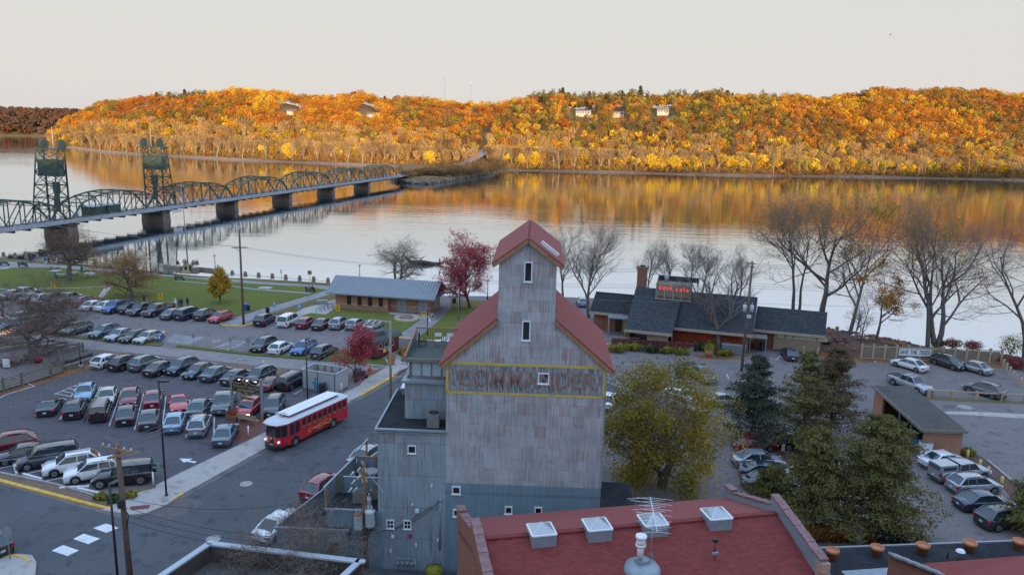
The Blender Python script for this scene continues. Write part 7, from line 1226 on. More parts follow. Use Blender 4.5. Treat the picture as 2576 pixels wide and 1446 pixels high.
# pale wooden pole with bracket arms by the walkway
b=g('6',967,212);H=hgt('2',1305,818,(b.x,b.y));p3=pole_thing('utility_pole','pale wooden pole with long bracket arms near the caboose kiosk','utility pole',b,H,.17,m_pole2);MB().span((.1,0,H-.12),(-2.3,.3,H-.05),.12,.14).span((.1,.25,H-.12),(-2.2,.55,H-.05),.12,.14).build('crossarm',m_pole2,p3);MB().span((0,0,H-2.0),(-1.35,.2,H-.2),.08,.08).span((0,.2,H-2.0),(-.9,.4,H-.2),.08,.08).build('brace',m_lead,p3)
for x in(-2.2,-1.6,-1.0):MB().tube([(x,.1,H),(x-.45,-.5,H-.25)],.05,6).build('insulator',m_porc,p3)
sp_=MB()
for a_ in(0.3,1.5,2.7,4.0,5.2):sp_.tube([(0,0,H*.42),(math.cos(a_)*.5,math.sin(a_)*.5,H*.42+.3)],.05,5)
sp_.build('spot_lights',m_trf,p3);W3=b+Vector((-2.3,.1,H));
# transformer pole
b=g('6',792,1395,0);H=hgt('6',770,650,(b.x,b.y));p4=pole_thing('utility_pole','transformer pole crowded with cans, arms and insulators before the annex','utility pole',b,H,.2,lean=(-.006,0));lx=-.05
MB().box((lx,.0,H-.25),(.14,2.0,.14),.35).build('crossarm',m_wood,p4);MB().box((lx,.0,H-.9),(.14,2.2,.14),.35).box((lx-.25,0,H-.9),(.1,2.2,.12),.35).build('crossarm',m_wood,p4);ins=[(-.55,-.8,-.2),(-.2,-.3,-.7),(-.6,-.2,-1.1),(-.75,-.6,-1.5),(-.35,.5,-.5),(-.5,.1,-1.8)]
for x,y,z in ins:MB().tube([(lx+x,y,H+z),(lx+x-.25,y-.1,H+z-.3)],[.07,.05],6).build('insulator',m_porc,p4)
for x,y,z,s_,rust in((.42,-.35,-3.9,.34,0),(-.38,-.45,-4.1,.30,1),(.1,.5,-3.4,.28,0)):
    tr=MB().lathe([(0,-.6),(s_,-.6),(s_*1.02,-.5),(s_,.45),(s_*1.06,.5),(s_*.9,.62),(0,.7)],18,c=(lx+x,y,H+z)).build('transformer',m_trf,p4)
    if rust:MB().lathe([(s_*1.07,.5),(s_*.92,.63),(0,.71)],18,c=(lx+x,y,H+z)).build('rusty_lid',M('rust',(.30,.10,.06),.9,var=.3,sc=6),tr)
    for a_ in(-.12,.12):MB().tube([(lx+x+a_,y,H+z+.65),(lx+x+a_,y,H+z+.95)],.05,6).build('bushing',m_porc,tr)
jm=MB();
for i in range(6):jm.tube([(lx+.1,-.2,H-4.2-i*.12),(lx+.5-i*.15,-.5,H-5.0),(lx+.1,-.1,H-5.6-i*.2)],.018,4)
jm.tube([(lx+.75,-.3,H-3.4),(lx+.95,-.35,H-4.3),(lx+.2,-.2,H-5.2)],.02,4);jm.build('jumper_wire',m_wired,p4);MB().span((0,0,H-.4),(1.4,-.3,H-2.0),.03,.03).build('guy',m_porc,p4);W4=b+Vector((lx,0,H-.3))
# right hand pole by the restaurant
b=g('3',2305,1320);H=hgt('3',2435,220,(b.x,b.y));p5=pole_thing('utility_pole','wooden pole with two white transformers before the restaurant roof','utility pole',b,H,.2,lean=(.012,.0));MB().box((.12,0,H-.25),(1.1,.1,.1),-.3).box((.12,0,H-.7),(.8,.1,.1),-.3).build('crossarm',m_pole,p5);zt=hgt('3',2370,690,(b.x,b.y))
for x in(-.42,.50):MB().lathe([(0,-.4),(.26,-.4),(.26,.42),(.2,.5),(0,.52)],14,c=(x+.1,-.1,zt)).tube([(x+.1,-.1,zt+.5),(x+.1,-.1,zt+.85)],.05,6).build('transformer',m_trf,p5)
MB().box((.25,-.25,zt-1.0),(.5,.3,.4)).build('junction_box',m_trf,p5);W5=b+Vector((.012*H,0,H-.3))
# small poles behind the park building
b=g('2',2033,805);r=pole_thing('metal_pole','thin pale metal pole behind the park building','pole',b,hgt('2',2030,482,(b.x,b.y)),.09,m_lead);b=g('2',2042,720);H=hgt('2',2030,262,(b.x,b.y));r=pole_thing('utility_pole','small pole with two grey transformers in front of the crimson maple','utility pole',b,H,.16)
zt=hgt('2',2040,400,(b.x,b.y));[MB().cyl((x,-.1,zt-.4),.25,.85,12).build('transformer',m_trf,r) for x in(-.55,.6)];MB().box((0,0,H-.2),(1.6,.1,.1)).build('crossarm',m_pole,r);W6=b+Vector((0,0,H-.1))
# wires
def wire(name,a_,c_,lab,sag=.6,r=.02,mat=None):
    a_,c_=Vector(a_),Vector(c_);pts=[a_.lerp(c_,i/14)-Vector((0,0,sag*4*(i/14)*(1-i/14)))-a_ for i in range(15)];o=MB().tube(pts,r,4).build(name,mat or m_wire,fix=False);o.location=tuple(a_);return tag(o,lab,'wire','overhead wires')
far3=W3+Vector((0,0,0));dirw=Vector((-.93,-.36,0))
for i,o_ in enumerate((-.6,0,.6)):wire('power_line',W2_+Vector((o_*.9,-o_*.3,.1)),W3+Vector((i*.6,-.4,-.2)),'overhead line from nearest pole to the pale bracket pole, %s of three'%['left','middle','right'][i],1.0,.016)
for i,o_ in enumerate((-.7,0,.7)):wire('power_line',W2_+Vector((o_*.9,0,.1)),W2_+Vector((-26,-9+i*1.2,.8)),'overhead line leaving the nearest pole to the lower left, %s of three'%['upper','middle','lower'][i],.8,.016)
for i in range(3):wire('service_cable',W2_+Vector((0,0,-4.2-i*.5)),W4+Vector((0,-.1,-5.0-i*.45)),'dark cable from nearest pole to transformer pole, %s of three'%['upper','middle','lower'][i],1.0,.02,m_wired)
wire('service_cable',W2_+Vector((0,0,-3.6)),W4+Vector((0,0,-1.2))+Vector((0,0,0)),'thin dark cable crossing the street above the sidewalk',1.3,.018,m_wired)
wire('service_cable',W4+Vector((0,0,-5.0)),E_(1.4,-.1,5.1),'dark cable from transformer pole to the annex weatherhead',.5,.02,m_wired);wire('service_cable',W4+Vector((0,0,-4.6)),E_(2.0,-.1,5.5),'second dark cable to the annex weatherhead',.9,.02,m_wired)
wire('guy_wire',W4+Vector((0,0,-.6)),g('p',1160,1030,1.5),'thin pale guy wire slanting across the annex wall',0,.01,m_porc)
far5=W5+Vector((60,8,.5))
for i,dz_ in enumerate((0,-.25,-.5)):wire('power_line',W6+Vector((0,0,dz_))+Vector((0,0,-.1)),W5+Vector((0,0,dz_)),'river side line from maple pole to restaurant pole, %s of three'%['top','middle','bottom'][i],.5,.018);wire('power_line',W5+Vector((0,0,dz_)),far5+Vector((0,0,dz_)),'line running right from the restaurant pole, %s of three'%['top','middle','bottom'][i],.8,.018)
for i,dz_ in enumerate((-2.6,-2.9,-3.2,-5.2)):wire('telephone_line',W6+Vector((0,0,dz_*.8)),W5+Vector((0,0,dz_)),'lower line across the restaurant roof, %s of four'%ordn(i+1),.5,.016);wire('telephone_line',W5+Vector((0,0,dz_)),far5+Vector((0,0,dz_)),'lower line before the giant bare trees, %s of four'%ordn(i+1),.9,.016)
for i in range(2):wire('power_line',W1+Vector((.6-i*1.2,0,0)),W6+Vector((0,0,-i*.3)),'long line over the river edge from lawn pole, %s of two'%['upper','lower'][i],.8,.018);wire('power_line',W1+Vector((.6-i*1.2,0,0)),W1+Vector((-62,30+i,1)),'long line running left from the lawn pole, %s of two'%['upper','lower'][i],.9,.018)
for i in range(3):wire('power_line',W3+Vector((i*.6,-.4,-.2)),W6+Vector((0,0,-2.2-i*.3)),'line from bracket pole past the park building, %s of three'%['left','middle','right'][i],.8,.016)
# hanging restaurant sign
a_,c_=g('c',175,1210),g('c',775,1310);SG=ang(a_,c_);LS=(c_-a_).length;sg=thing('hanging_sign','black board sign with gold lettering hung between two tall posts','sign',tuple(a_),SG);HS=hgt('o',380,40,(a_.x,a_.y))
for x in(0,LS):MB().box((x,0,HS/2),(.2,.2,HS)).build('post',m_grey,sg)
MB().box((LS/2,0,HS-.1),(LS,.12,.14)).build('beam',m_greywood,sg);z0=HS-1.25;bd=[(.12,-.55),(LS*.3,-.55),(LS*.36,-.78),(LS*.64,-.78),(LS*.7,-.55),(LS-.12,-.55),(LS-.12,.45),(LS*.68,.45),(LS*.62,.66),(LS*.38,.66),(LS*.32,.45),(.12,.45)]
MB().prism([(x,-.05,z0+z) for x,z in bd],(0,.1,0)).build('board',M('black sign board',(.03,.035,.03),.6),sg);ed=MB()
for i in range(len(bd)):(xa,za),(xb,zb)=bd[i],bd[(i+1)%len(bd)];ed.span((xa,-.07,z0+za),(xb,-.07,z0+zb),.03,.05)
ed.build('gold_edging',M('dull gold',(.36,.25,.09),.6),sg)
text('lettering','THE',sg,(LS/2,-.06,z0+.42),.24,m_gold);text('lettering','FREIGHT HOUSE',sg,(LS/2,-.06,z0+.08),.42,m_pole2,space=1.05);text('lettering','BAR RESTAURANT',sg,(LS/2,-.06,z0-.30),.26,m_gold,sx=1.0);text('lettering','1883',sg,(LS/2,-.06,z0-.58),.2,m_gold)
MB().box((LS/2,0,z0-1.15),(LS*.5,.06,.28)).build('lower_board',M('gold green board',(.24,.18,.06),.6),sg);text('lettering','RESTAURANT',sg,(LS/2,-.04,z0-1.15),.22,m_black)
for x in(LS*.3,LS*.7):MB().tube([(x,0,z0-.6),(x,0,z0-1.02)],.015,4).build('hanger',m_black,sg)
for x in(LS*.34,LS*.6,LS*.88):MB().ell((x,-.3,HS-.3),(.14,.14,.05),8,4).build('lamp',emit('warm sign lamp',(1,.6,.3),2),sg)
r=thing('planter_box','wooden planter box with red flowers at the sign post','planter',tuple(g('c',190,1310)),SG);MB().box((0,0,.32),(1.05,.9,.64),top=(1.15,1.15)).build('box',M('brown planter wood',(.26,.13,.08),.8,var=.2),r);rng=np.random.default_rng(5);Q_=rng.normal(size=(700,3))*np.array([.3,.26,.13])+np.array([0,0,.75]);v,f=quads(Q_,rng.normal(size=(700,3))+np.array([0,0,1]),.09,rng);bulk('flowers',v,f,leafmat('red planter flowers',False,(.10,.07,.03),.1,(.55,.07,.04),5),r)
def bench(name,lab,base,rz,L_=1.8,mat=None,leg=None,group=None):
    r=thing(name,lab,'bench',tuple(base),rz,group);m1=mat or m_wood;s_=MB();k=MB()
    for i in range(4):s_.box((0,-.18+i*.12,.45),(L_,.09,.04));k.box((0,.24+i*.03,.58+i*.13),(L_,.03,.1))
    s_.build('seat',m1,r);k.build('backrest',m1,r)
    for x in(-L_*.42,L_*.42):MB().box((x,0,.22),(.07,.5,.44)).span((x,.2,.4),(x,.34,1.0),.06,.05).build('leg',leg or m_black,r)
    return r
bench('long_bench','long slatted wooden bench between planter and trolley',g('c',490,1370),SG+math.pi,2.4,m_pole2,m_pole2);bench('red_bench','dark red slatted bench beside the small red tree, nearer the walkway',g('d',350,1330),1.05,2.2,m_mar,m_mar);bench('red_bench','second dark red bench behind the first',g('d',300,1250),1.05,1.6,m_mar,m_mar)
for t,x,y,rz,lb in(('n',370,630,2.9,'dark park bench on the lawn below the monument'),('2',550,520,2.9,'dark park bench with two seated people by the path'),('m',100,520,3.0,'dark park bench at the left end of the riverwalk'),('m',470,540,3.2,'park bench with a seated dark figure on the riverwalk')):bench('park_bench',lb,g(t,x,y),rz,2.0,m_dkgreen,m_black,'dark benches in the park')
def picnic(lab,base,rz,L_=1.9,mat=None,group='picnic tables on the lawn',name='picnic_table',sc=1.0):
    r=thing(name,lab,'table',tuple(base),rz,group);m1=mat or m_lead;MB().box((0,0,.74),(L_,.75,.05)).build('tabletop',m1,r)
    for s_ in(-1,1):MB().box((0,s_*.68,.43),(L_,.26,.05)).build('seat',m1,r)
    for x in(-L_*.38,L_*.38):MB().span((x,-.6,0),(x,.3,.72),.05,.05).span((x,.6,0),(x,-.3,.72),.05,.05).span((x,-.75,.4),(x,.75,.4),.05,.05).build('leg',m_dkgreen if mat is None else mat,r)
    r.scale=(sc,)*3;return r
for t,x,y,rz,lb in(('m',1230,760,.25,'pale picnic table left of the big trunk'),('m',1470,720,.3,'pale picnic table right of the big trunk'),('m',1830,760,-.1,'picnic table under the brown leaved tree, left one'),('2',668,645,.3,'picnic table on the pad by the bike racks'),('m',1090,600,0,'picnic table near the riverwalk beyond the lawn'),('m',1790,640,0,'picnic table beside the green bin sign')):picnic(lb,g(t,x,y),rz)
for t,x0_,x1_,y_,lb in(('m',1020,1220,628,'left of the big trunk'),('m',1700,1910,680,'beside the green sign'),('2',30,160,488,'at the right end of the lawn'),('m',20,190,580,'at the left end of the lawn')):a_,c_=g(t,x0_,y_),g(t,x1_,y_);r=MB().box((0,0,.15),((c_-a_).length,1.9,.06)).build('concrete_pad',m_conc);r.location=tuple((a_+c_)/2);tag(r,kind='structure')
# bollards and chain along the river
bl_=[('m',75,350),('m',305,362),('m',532,380),('m',762,400),('m',990,415),('m',1330,445),('m',1900,500),('m',2432,540),('1',1565,335),('n',1250,480),('n',1425,490),('n',1705,512),('n',2038,540),('n',2375,565),('2',28,384),('2',165,394),('2',300,406),('2',440,416),('2',580,425),('2',724,438)]
prev=None;bproto=thing('stone_bollard','b','bollard',(0,0,0),0,'stone bollards along the river');MB().lathe([(.42,0),(.32,.9),(.28,1.02),(.15,1.12),(0,1.14)],12).build('post',M('granite post',(.22,.17,.14),.9,var=.2),bproto);MB().cyl((0,0,0),.46,.08,12).build('base',m_stone,bproto)
for i,q in enumerate(bl_):
    p=g(*q);once(bproto,(p.x,p.y,.1),0,'squat stone bollard by the water, %s from the left'%ordn(i+1))
    if prev is not None and 8<=i and(p-prev).length<9:a_,c_=prev+Vector((0,0,.75)),p+Vector((0,0,.75));o=wire('chain',a_,c_,'sagging chain between riverside bollards, %s link from the monument'%ordn(i-8),.35,.035,m_black);o['category']='chain';o['group']='chains between bollards'
    prev=p
# monument with flagpole and flag
b=g('n',585,430);mon=thing('monument','cream stone monument base carrying a tall flagpole','monument',(b.x,b.y,0),R(-12));m_mon=M('cream monument stone',(.48,.38,.22),.8,var=.12);hp_=hgt('n',590,215,(b.x,b.y));MB().box((0,0,.15),(2.4,2.4,.3)).box((0,0,hp_/2+.2),(1.7,1.7,hp_-.2),top=(.78,.78)).box((0,0,hp_+.1),(1.45,1.45,.2),top=(.6,.6)).build('base',m_mon,mon);MB().box((0,-.80,hp_*.62),(.5,.1,.7)).build('plaque',m_black,mon);Hf=hgt('A',1662,935,(b.x,b.y));MB().tube([(0,0,hp_),(-.35,0,Hf)],[.14,.05],8).ell((-.36,0,Hf+.1),(.14,.14,.14),8,5).build('flagpole',m_lead,mon)
for s_,w_ in((-1,4.2),(1,5.0)):MB().box((s_*(1.6+w_/2),1.0,.55),(w_,.5,1.1),R(-6)*s_).box((s_*(1.6+.3),-.2,.65),(.9,1.3,1.3)).box((s_*(1.6+w_),1.2,.65),(.8,1.2,1.3)).build('balustrade',M('grey monument stone',(.27,.24,.20),.85,var=.2),mon)
fg=thing('flag','limp striped flag with blue canton hanging from the flagpole','flag',(b.x-.30,b.y-.1,Hf-.5));m_fr,m_fw,m_fb=M('flag red',(.45,.03,.05),.8,var=0),M('flag white',(.62,.60,.60),.8,var=0),M('flag blue',(.03,.04,.15),.8,var=0);V=[];F=[];MM=[];nx,nz=12,14
for j in range(nz+1):
    for i in range(nx+1):u=i/nx;w_=j/nz;V.append((.05+u*.9*(.55+.3*w_),.14*math.sin(u*14+w_*3),-w_*3.6-u*.9))
for j in range(nz):
    for i in range(nx):F.append((j*(nx+1)+i,j*(nx+1)+i+1,(j+1)*(nx+1)+i+1,(j+1)*(nx+1)+i));MM.append(2 if(j<5 and i<7) else(i+j//3)%2)
fo=MB();fo.v=V;fo.f=F;fo.m=MM;fo.sm=[True]*len(F);fo.build('cloth',[m_fr,m_fw,m_fb],fg)
# park lamps
def park_lamp(lab,base,H):r=pole_thing('park_lamp',lab,'lamp post',base,H-.5,.09,m_black,r2=.05);r['group']='black globe lamps in the park';MB().cyl((0,0,0),.22,.7,10,r2=.11).build('base',m_black,r);MB().lathe([(.08,H-.5),(.2,H-.4),(.24,H-.15),(.12,H),(0,H+.08)],10).build('globe',m_porc,r)
for q,tp,lb in((('n',1275,470),('n',1240,-40),'black globe lamp between monument and yellow tree'),(('2',1043,430),('2',1043,245),'black globe lamp beyond the park building roof'),(('2',2325,600),('2',2325,395),'black lamp right of the crimson maple'),(('m',2505,740),('m',2475,330),'thin dark lamp before the brown leaved tree'),(('m',1640,640),('m',1625,380),'slim lamp by the green sign on the lawn'),(('1',1475,330),('1',1470,190),'dark lamp seen through the brown leaved tree')):p=g(*q);park_lamp(lb,p,hgt(*tp,(p.x,p.y)))
b=g('b',1630,740);r=pole_thing('iron_post','thin black iron post on a concrete foot by the barrels','post',b,hgt('b',1578,220,(b.x,b.y)),.06,m_black,r2=.035);MB().cyl((0,0,0),.28,.4,12).build('foot',m_conc,r);MB().cyl((0,0,.4),.13,.7,10,r2=.07).build('base',m_black,r)
# signs on posts
def post_sign(name,lab,base,top,w,h,mat,shape='rect',back=False,H=None):
    p=g(*base);zt=hgt(*top,(p.x,p.y));r=thing(name,lab,'sign',tuple(p));MB().tube([(0,.03,0),(0,.03,zt)],.035,6).build('post',m_lead,r);y=-.02;z=zt-h/2
    if shape=='rect':o=MB().box((0,y,z),(w,.03,h)).build('panel',mat,r)
    elif shape=='diamond':o=MB().prism([(0,y,z-h/2),(w/2,y,z),(0,y,z+h/2),(-w/2,y,z)],(0,.03,0)).build('panel',mat,r)
    elif shape=='oct':o=MB().prism([(w/2*math.cos(R(22.5+45*k))*1.05,y,z+w/2*math.sin(R(22.5+45*k))*1.05) for k in range(8)],(0,.03,0)).build('panel',mat,r)
    return r,z
for base,top,lb in((('1',1617,640),('1',1615,540),'yellow notice sign on a post behind the big black pickup'),(('1',545,560),('1',543,418),'yellow notice sign behind bare branches at the lawn'),(('2',822,770),('2',820,652),'yellow notice sign before the park building')):
    r,z=post_sign('yellow_sign',lb,base,top,.75,1.0,m_syel);q=MB();q.ell((0,-.05,z+.25),(.16,.02,.13),10,6);q.box((0,-.045,z-.08),(.5,.01,.05));q.box((0,-.045,z-.2),(.56,.01,.05));q.box((0,-.045,z-.34),(.2,.01,.08));q.build('printed_marks',m_black,r)
for base,top,lb in((('2',190,790),('2',187,622),'small blue sign beside the litter bin'),(('2',440,790),('2',437,645),'small blue sign behind the white minivan')):r,z=post_sign('blue_sign',lb,base,top,.42,.85,m_sblue);MB().box((0,-.045,z+.1),(.2,.01,.3)).build('symbol',m_white,r)
post_sign('pale_sign','pale sign on a post at the accessible stall, nearer the grass end',('1',2497,1145),('1',2490,980),.62,.8,m_sback);post_sign('pale_sign','pale sign on a post in the hatched stall',('1',2318,1125),('1',2308,980),.4,.6,m_sback);post_sign('pale_sign','small grey sign on the traffic island',('1',1948,1090),('1',1940,938),.4,.6,m_sback)
post_sign('brown_sign','brown square sign at the water edge',('2',542,425),('2',547,308),.8,.8,m_wood);post_sign('round_sign','thin white sign at the water edge left of the brown one',('2',256,412),('2',254,298),.4,.8,m_white)
r,z=post_sign('green_sign','green sign with pale post on the lawn right of the big trunk',('m',1655,700),('m',1635,545),.55,.6,m_sgreen);r,z=post_sign('diamond_sign','grey back of a diamond road sign beside the balcony',('d',1620,900),('d',1620,390),1.15,1.15,m_sback,'diamond');r,z=post_sign('stop_sign','grey back of an octagonal stop sign at the lower left corner',('5',72,1345),('5',60,1098),.78,.78,m_sback,'oct')
post_sign('white_sign','small white sign standing above the trail row of cars',('c',790,330),('c',782,112),.34,.7,m_white);post_sign('paper_sign','small pale sign under the evergreen by the dark off-roader',('f',915,330),('f',925,205),.35,.75,m_stone)
post_sign('banner_sign','white board beside the barrels in the beer garden',('b',140,760),('b',135,560),.9,1.1,m_white)
r=thing('parking_sign','black post with round P sign and yellow round sign','sign',tuple(g('2',1723,968)));p=g('2',1723,968);zt=hgt('2',1722,703,(p.x,p.y));MB().tube([(0,0,0),(0,0,zt)],.07,8).build('post',m_black,r);MB().span((0,0,zt-.1),(-.9,0,zt-.1),.04,.04).build('bracket',m_black,r);zp=hgt('2',1757,760,(p.x,p.y));o=MB().cyl((.62,.0,zp),.42,.05,24,axis=(0,-1,0)).build('round_panel',m_black,r);t_=MB()
for k in range(24):a1,a2=k*.2618,(k+1)*.2618;t_.span((.62+.39*math.cos(a1),-.065,zp+.39*math.sin(a1)),(.62+.39*math.cos(a2),-.065,zp+.39*math.sin(a2)),.02,.05)
t_.build('white_rim',m_white,o);text('letter','P',o,(.62,-.07,zp),.62,m_white,bold=.02);o=MB().cyl((-.55,0,zt-.62),.38,.05,24,axis=(0,-1,0)).build('round_panel',m_syel,r);MB().box((-.55,-.06,zt-.48),(.5,.02,.12)).build('dark_band',m_black,o);MB().box((.3,-.02,zp-.75),(.3,.03,.55)).build('notice',m_white,r)
r=thing('sandwich_board','white tilted sandwich board at the walkway by the balcony','sign',tuple(g('d',1530,960)),.6);MB().prism([(-.4,-.35,0),(.4,-.35,0),(.4,0,1.4),(-.4,0,1.4)],(0,.04,0)).prism([(-.4,.4,0),(.4,.4,0),(.4,.05,1.4),(-.4,.05,1.4)],(0,.04,0)).build('boards',m_white,r);MB().prism([(-.32,-.33,.12),(.32,-.33,.12),(.32,-.16,.8),(-.32,-.16,.8)],(0,.012,0)).build('picture',M('pinkish print',(.45,.25,.25),.6),r)
r=thing('traffic_cone','orange traffic cone with white bands on the trail','cone',tuple(g('d',555,1080)));m_or=M('cone orange',(.75,.10,.02),.5,var=.05);MB().box((0,0,.03),(.5,.5,.06)).build('base',m_black,r);MB().lathe([(.18,.06),(.05,.95),(0,.97)],16).build('cone',m_or,r);MB().lathe([(.105,.55),(.085,.70)],16).lathe([(.07,.80),(.06,.9)],16).build('white_band',m_white,r)
# bins and newspaper boxes
wheelie(tuple(g('n',2040,1400)),'blue recycling bin beside the lawn pole',m_blue,0,1.1);
def litter_bin(lab,base):r=thing('litter_bin',lab,'bin',tuple(base),0,'black litter bins');MB().lathe([(.28,0),(.34,.85),(.36,.88),(.3,.95),(0,.98)],14).build('drum',m_black,r);MB().lathe([(.30,.95),(.16,1.12),(0,1.14)],14).build('lid',m_black,r)
litter_bin('black litter bin right of the blue recycling bin',g('n',2105,1400));litter_bin('black litter bin at the path behind the black crossover',g('2',117,735));litter_bin('black litter bin behind the park building',g('2',1990,640))
for i,x in enumerate((1580,1612)):r=thing('newspaper_box','blue newspaper box by the champagne sedan, %s of the pair'%['left','right'][i],'newspaper box',tuple(g('1',x,1030)),-.2);MB().box((0,0,.72),(.46,.45,.75)).build('case',m_blue,r);MB().box((0,-.24,.8),(.34,.02,.4)).build('window',m_white,r);MB().box((0,0,.17),(.08,.08,.34)).box((0,0,.02),(.4,.4,.04)).build('pedestal',m_black,r)
# bike racks
for i in range(4):p=g('2',632+i*37,735-i*14);r=thing('bike_rack','black hoop bike rack on the concrete pad, %s from the left'%ordn(i+1),'bike rack',tuple(p),.5,'hoop bike racks');MB().tube([(-.45,0,0),(-.45,0,.6),(-.3,0,.82),(0,0,.92),(.3,0,.82),(.45,0,.6),(.45,0,0)],.035,6).build('hoop',m_black,r);MB().box((-.45,0,.01),(.14,.14,.02)).box((.45,0,.01),(.14,.14,.02)).build('foot',m_black,r)
r=thing('stone_ring','round low stone planter before the park building doors','planter',tuple(g('2',1512,800)));MB().lathe([(2.0,0),(2.0,.45),(1.5,.45),(1.45,.2),(0,.2)],28).build('ring',m_stone,r);MB().lathe([(1.1,.2),(1.0,.6),(.6,.62),(0,.55)],18).build('inner_bed',m_coping,r)
# white posts, wheel stops
for i,(t,x,y,x2,y2) in enumerate((('5',100,655,120,722),('5',165,725,300,762),('5',428,825,640,815),('5',555,828,712,862))):
    a_,c_=g(t,x,y),g(t,x2,y2);r=MB().span((0,0,.08),tuple(c_-a_+Vector((0,0,.08))),.18,.15).build('wheel_stop',m_white);r.location=tuple(a_);tag(r,'white concrete wheel stop before %s'%['the grey minivan','the first white crossover','the second white crossover, long one','the black lifted off-roader'][i],'wheel stop','white wheel stops')
for t,x,y,y2,lb in(('5',1102,805,708,'white post at the corner bed'),('5',1783,455,378,'white post at the brick plaza'),('c',2362,755,570,'white post at the corner of the grey enclosure'),('c',290,1230,1040,'leaning white post beside the red hatchback')):p=g(t,x,y);r=MB().cyl((0,0,0),.075,hgt(t,x,y2,(p.x,p.y)),10).ell((0,0,hgt(t,x,y2,(p.x,p.y))),(.075,.075,.05),8,4).build('white_post',m_white);r.location=tuple(p);tag(r,lb,'post')
# fence with banner, bollards and rails on the right
m_fp=M('tan fence post',(.40,.31,.23),.8,var=.12,sc=3);m_fpan=M('khaki fence panel',(.20,.175,.12),.85,var=.12,sc=2);a_,c_=g('4',932,1192),g('4',2335,1240);FA=ang(a_,c_);FL=(c_-a_).length;fn=thing('post_and_panel_fence','tan post and khaki panel fence along the riverside lot','fence',tuple(a_),FA);hF=2.0;nP=12
for i in range(nP+1):MB().box((FL*i/nP,0,hF*.55),(.26,.26,hF*1.1)).build('post',m_fp,fn)
for i in range(nP):x=FL*(i+.5)/nP;MB().box((x,0,hF*.5),(FL/nP-.55,.05,hF*.72)).build('panel',m_fpan,fn)
MB().box((FL/2,0,hF*.93),(FL,.1,.12)).box((FL/2,0,.12),(FL,.1,.12)).build('rail',m_fp,fn)
q0,q1=onv('4',1310,1125,a_,c_),onv('4',1628,1127,a_,c_);bn=thing('banner','white banner reading SAVE THE TREES hung on the fence','banner',tuple((q0+q1)/2-Vector((0,.18,0))),FA);LB_=(q1-q0).length;MB().box((0,0,0),(LB_,.03,1.0)).build('cloth',M('white banner cloth',(.74,.76,.78),.7,var=.03),bn);fit(text('banner_lettering','SAVE  THE  TREES!',bn,(0,-.02,0),.90,M('navy lettering',(.02,.035,.07),.6,var=0),bold=.012),LB_*.93)
bp0=thing('pale_bollard','b','bollard',(0,0,0),0,'tan round bollards at the right lot edge');MB().lathe([(.16,0),(.16,1.15),(.13,1.22),(0,1.24)],12).build('post',m_fp,bp0);MB().cyl((0,0,0),.2,.05,12).build('foot',m_curb,bp0)
for i,(t,x,y) in enumerate((('4',2362,1282),('4',2392,1318),('4',2425,1358),('4',2458,1400),('4',2495,1440),('4',2535,1470),('8',1812,98),('4',88,1105),('4',356,1140),('4',495,1160),('8',140,80),('8',310,80),('e',1865,600),('e',500,640))):p=g(t,x,y);once(bp0,tuple(p),0,('tan bollard in the diagonal line at the right, %s from the fence'%ordn(i+1)) if i<7 else 'tan bollard %s'%['left of the grey crossover at the board wall','right of the crossover at the board wall','at the gap beside the board wall','glimpsed behind the blue green evergreen','glimpsed behind the second evergreen','at the edge of the yellow tree crown','glimpsed through the yellow tree'][i-7])
a_,c_=g('8',1150,170),g('8',1840,205);rl_=thing('rail_fence','low tan post and rail fence beside the brick shed','fence',tuple(a_),ang(a_,c_));LR_=(c_-a_).length
for i in range(5):MB().box((LR_*i/4,0,.5),(.32,.32,1.0)).box((LR_*i/4,0,1.03),(.26,.26,.06)).build('post',m_fp,rl_)
MB().box((LR_/2,0,.88),(LR_,.16,.16)).build('rail',m_fp,rl_)
for i,(x,y,y2) in enumerate(((1428,612,550),(1518,672,618),(1578,720,670),(1672,808,738))):p=g('8',x,y);H=hgt('8',x,y2,(p.x,p.y));r=MB().cyl((0,0,0),.13,H,12).ell((0,0,H),(.13,.13,.08),10,4).build('yellow_bollard',M('faded yellow post',(.60,.48,.16),.7,var=.15,sc=3));r.location=tuple(p);tag(r,'faded yellow bollard in the bed by the car row, %s from the brick shed'%ordn(i+1),'bollard','yellow bollards')
# folded umbrella
p=g('f',1815,1425);H=hgt('f',1842,1150,(p.x,p.y));r=thing('folded_umbrella','folded grey market umbrella before the big evergreen','umbrella',tuple(p));MB().tube([(0,0,0),(0,0,H*.4)],.03,6).build('pole',m_wood,r);N=12;MB().lathe([(.36,H*.12),(.33,H*.35),(.22,H*.7),(.10,H*.93),(.02,H)],N).build('canopy',M('grey umbrella cloth',(.17,.15,.15),.9,var=.15,sc=8),r)
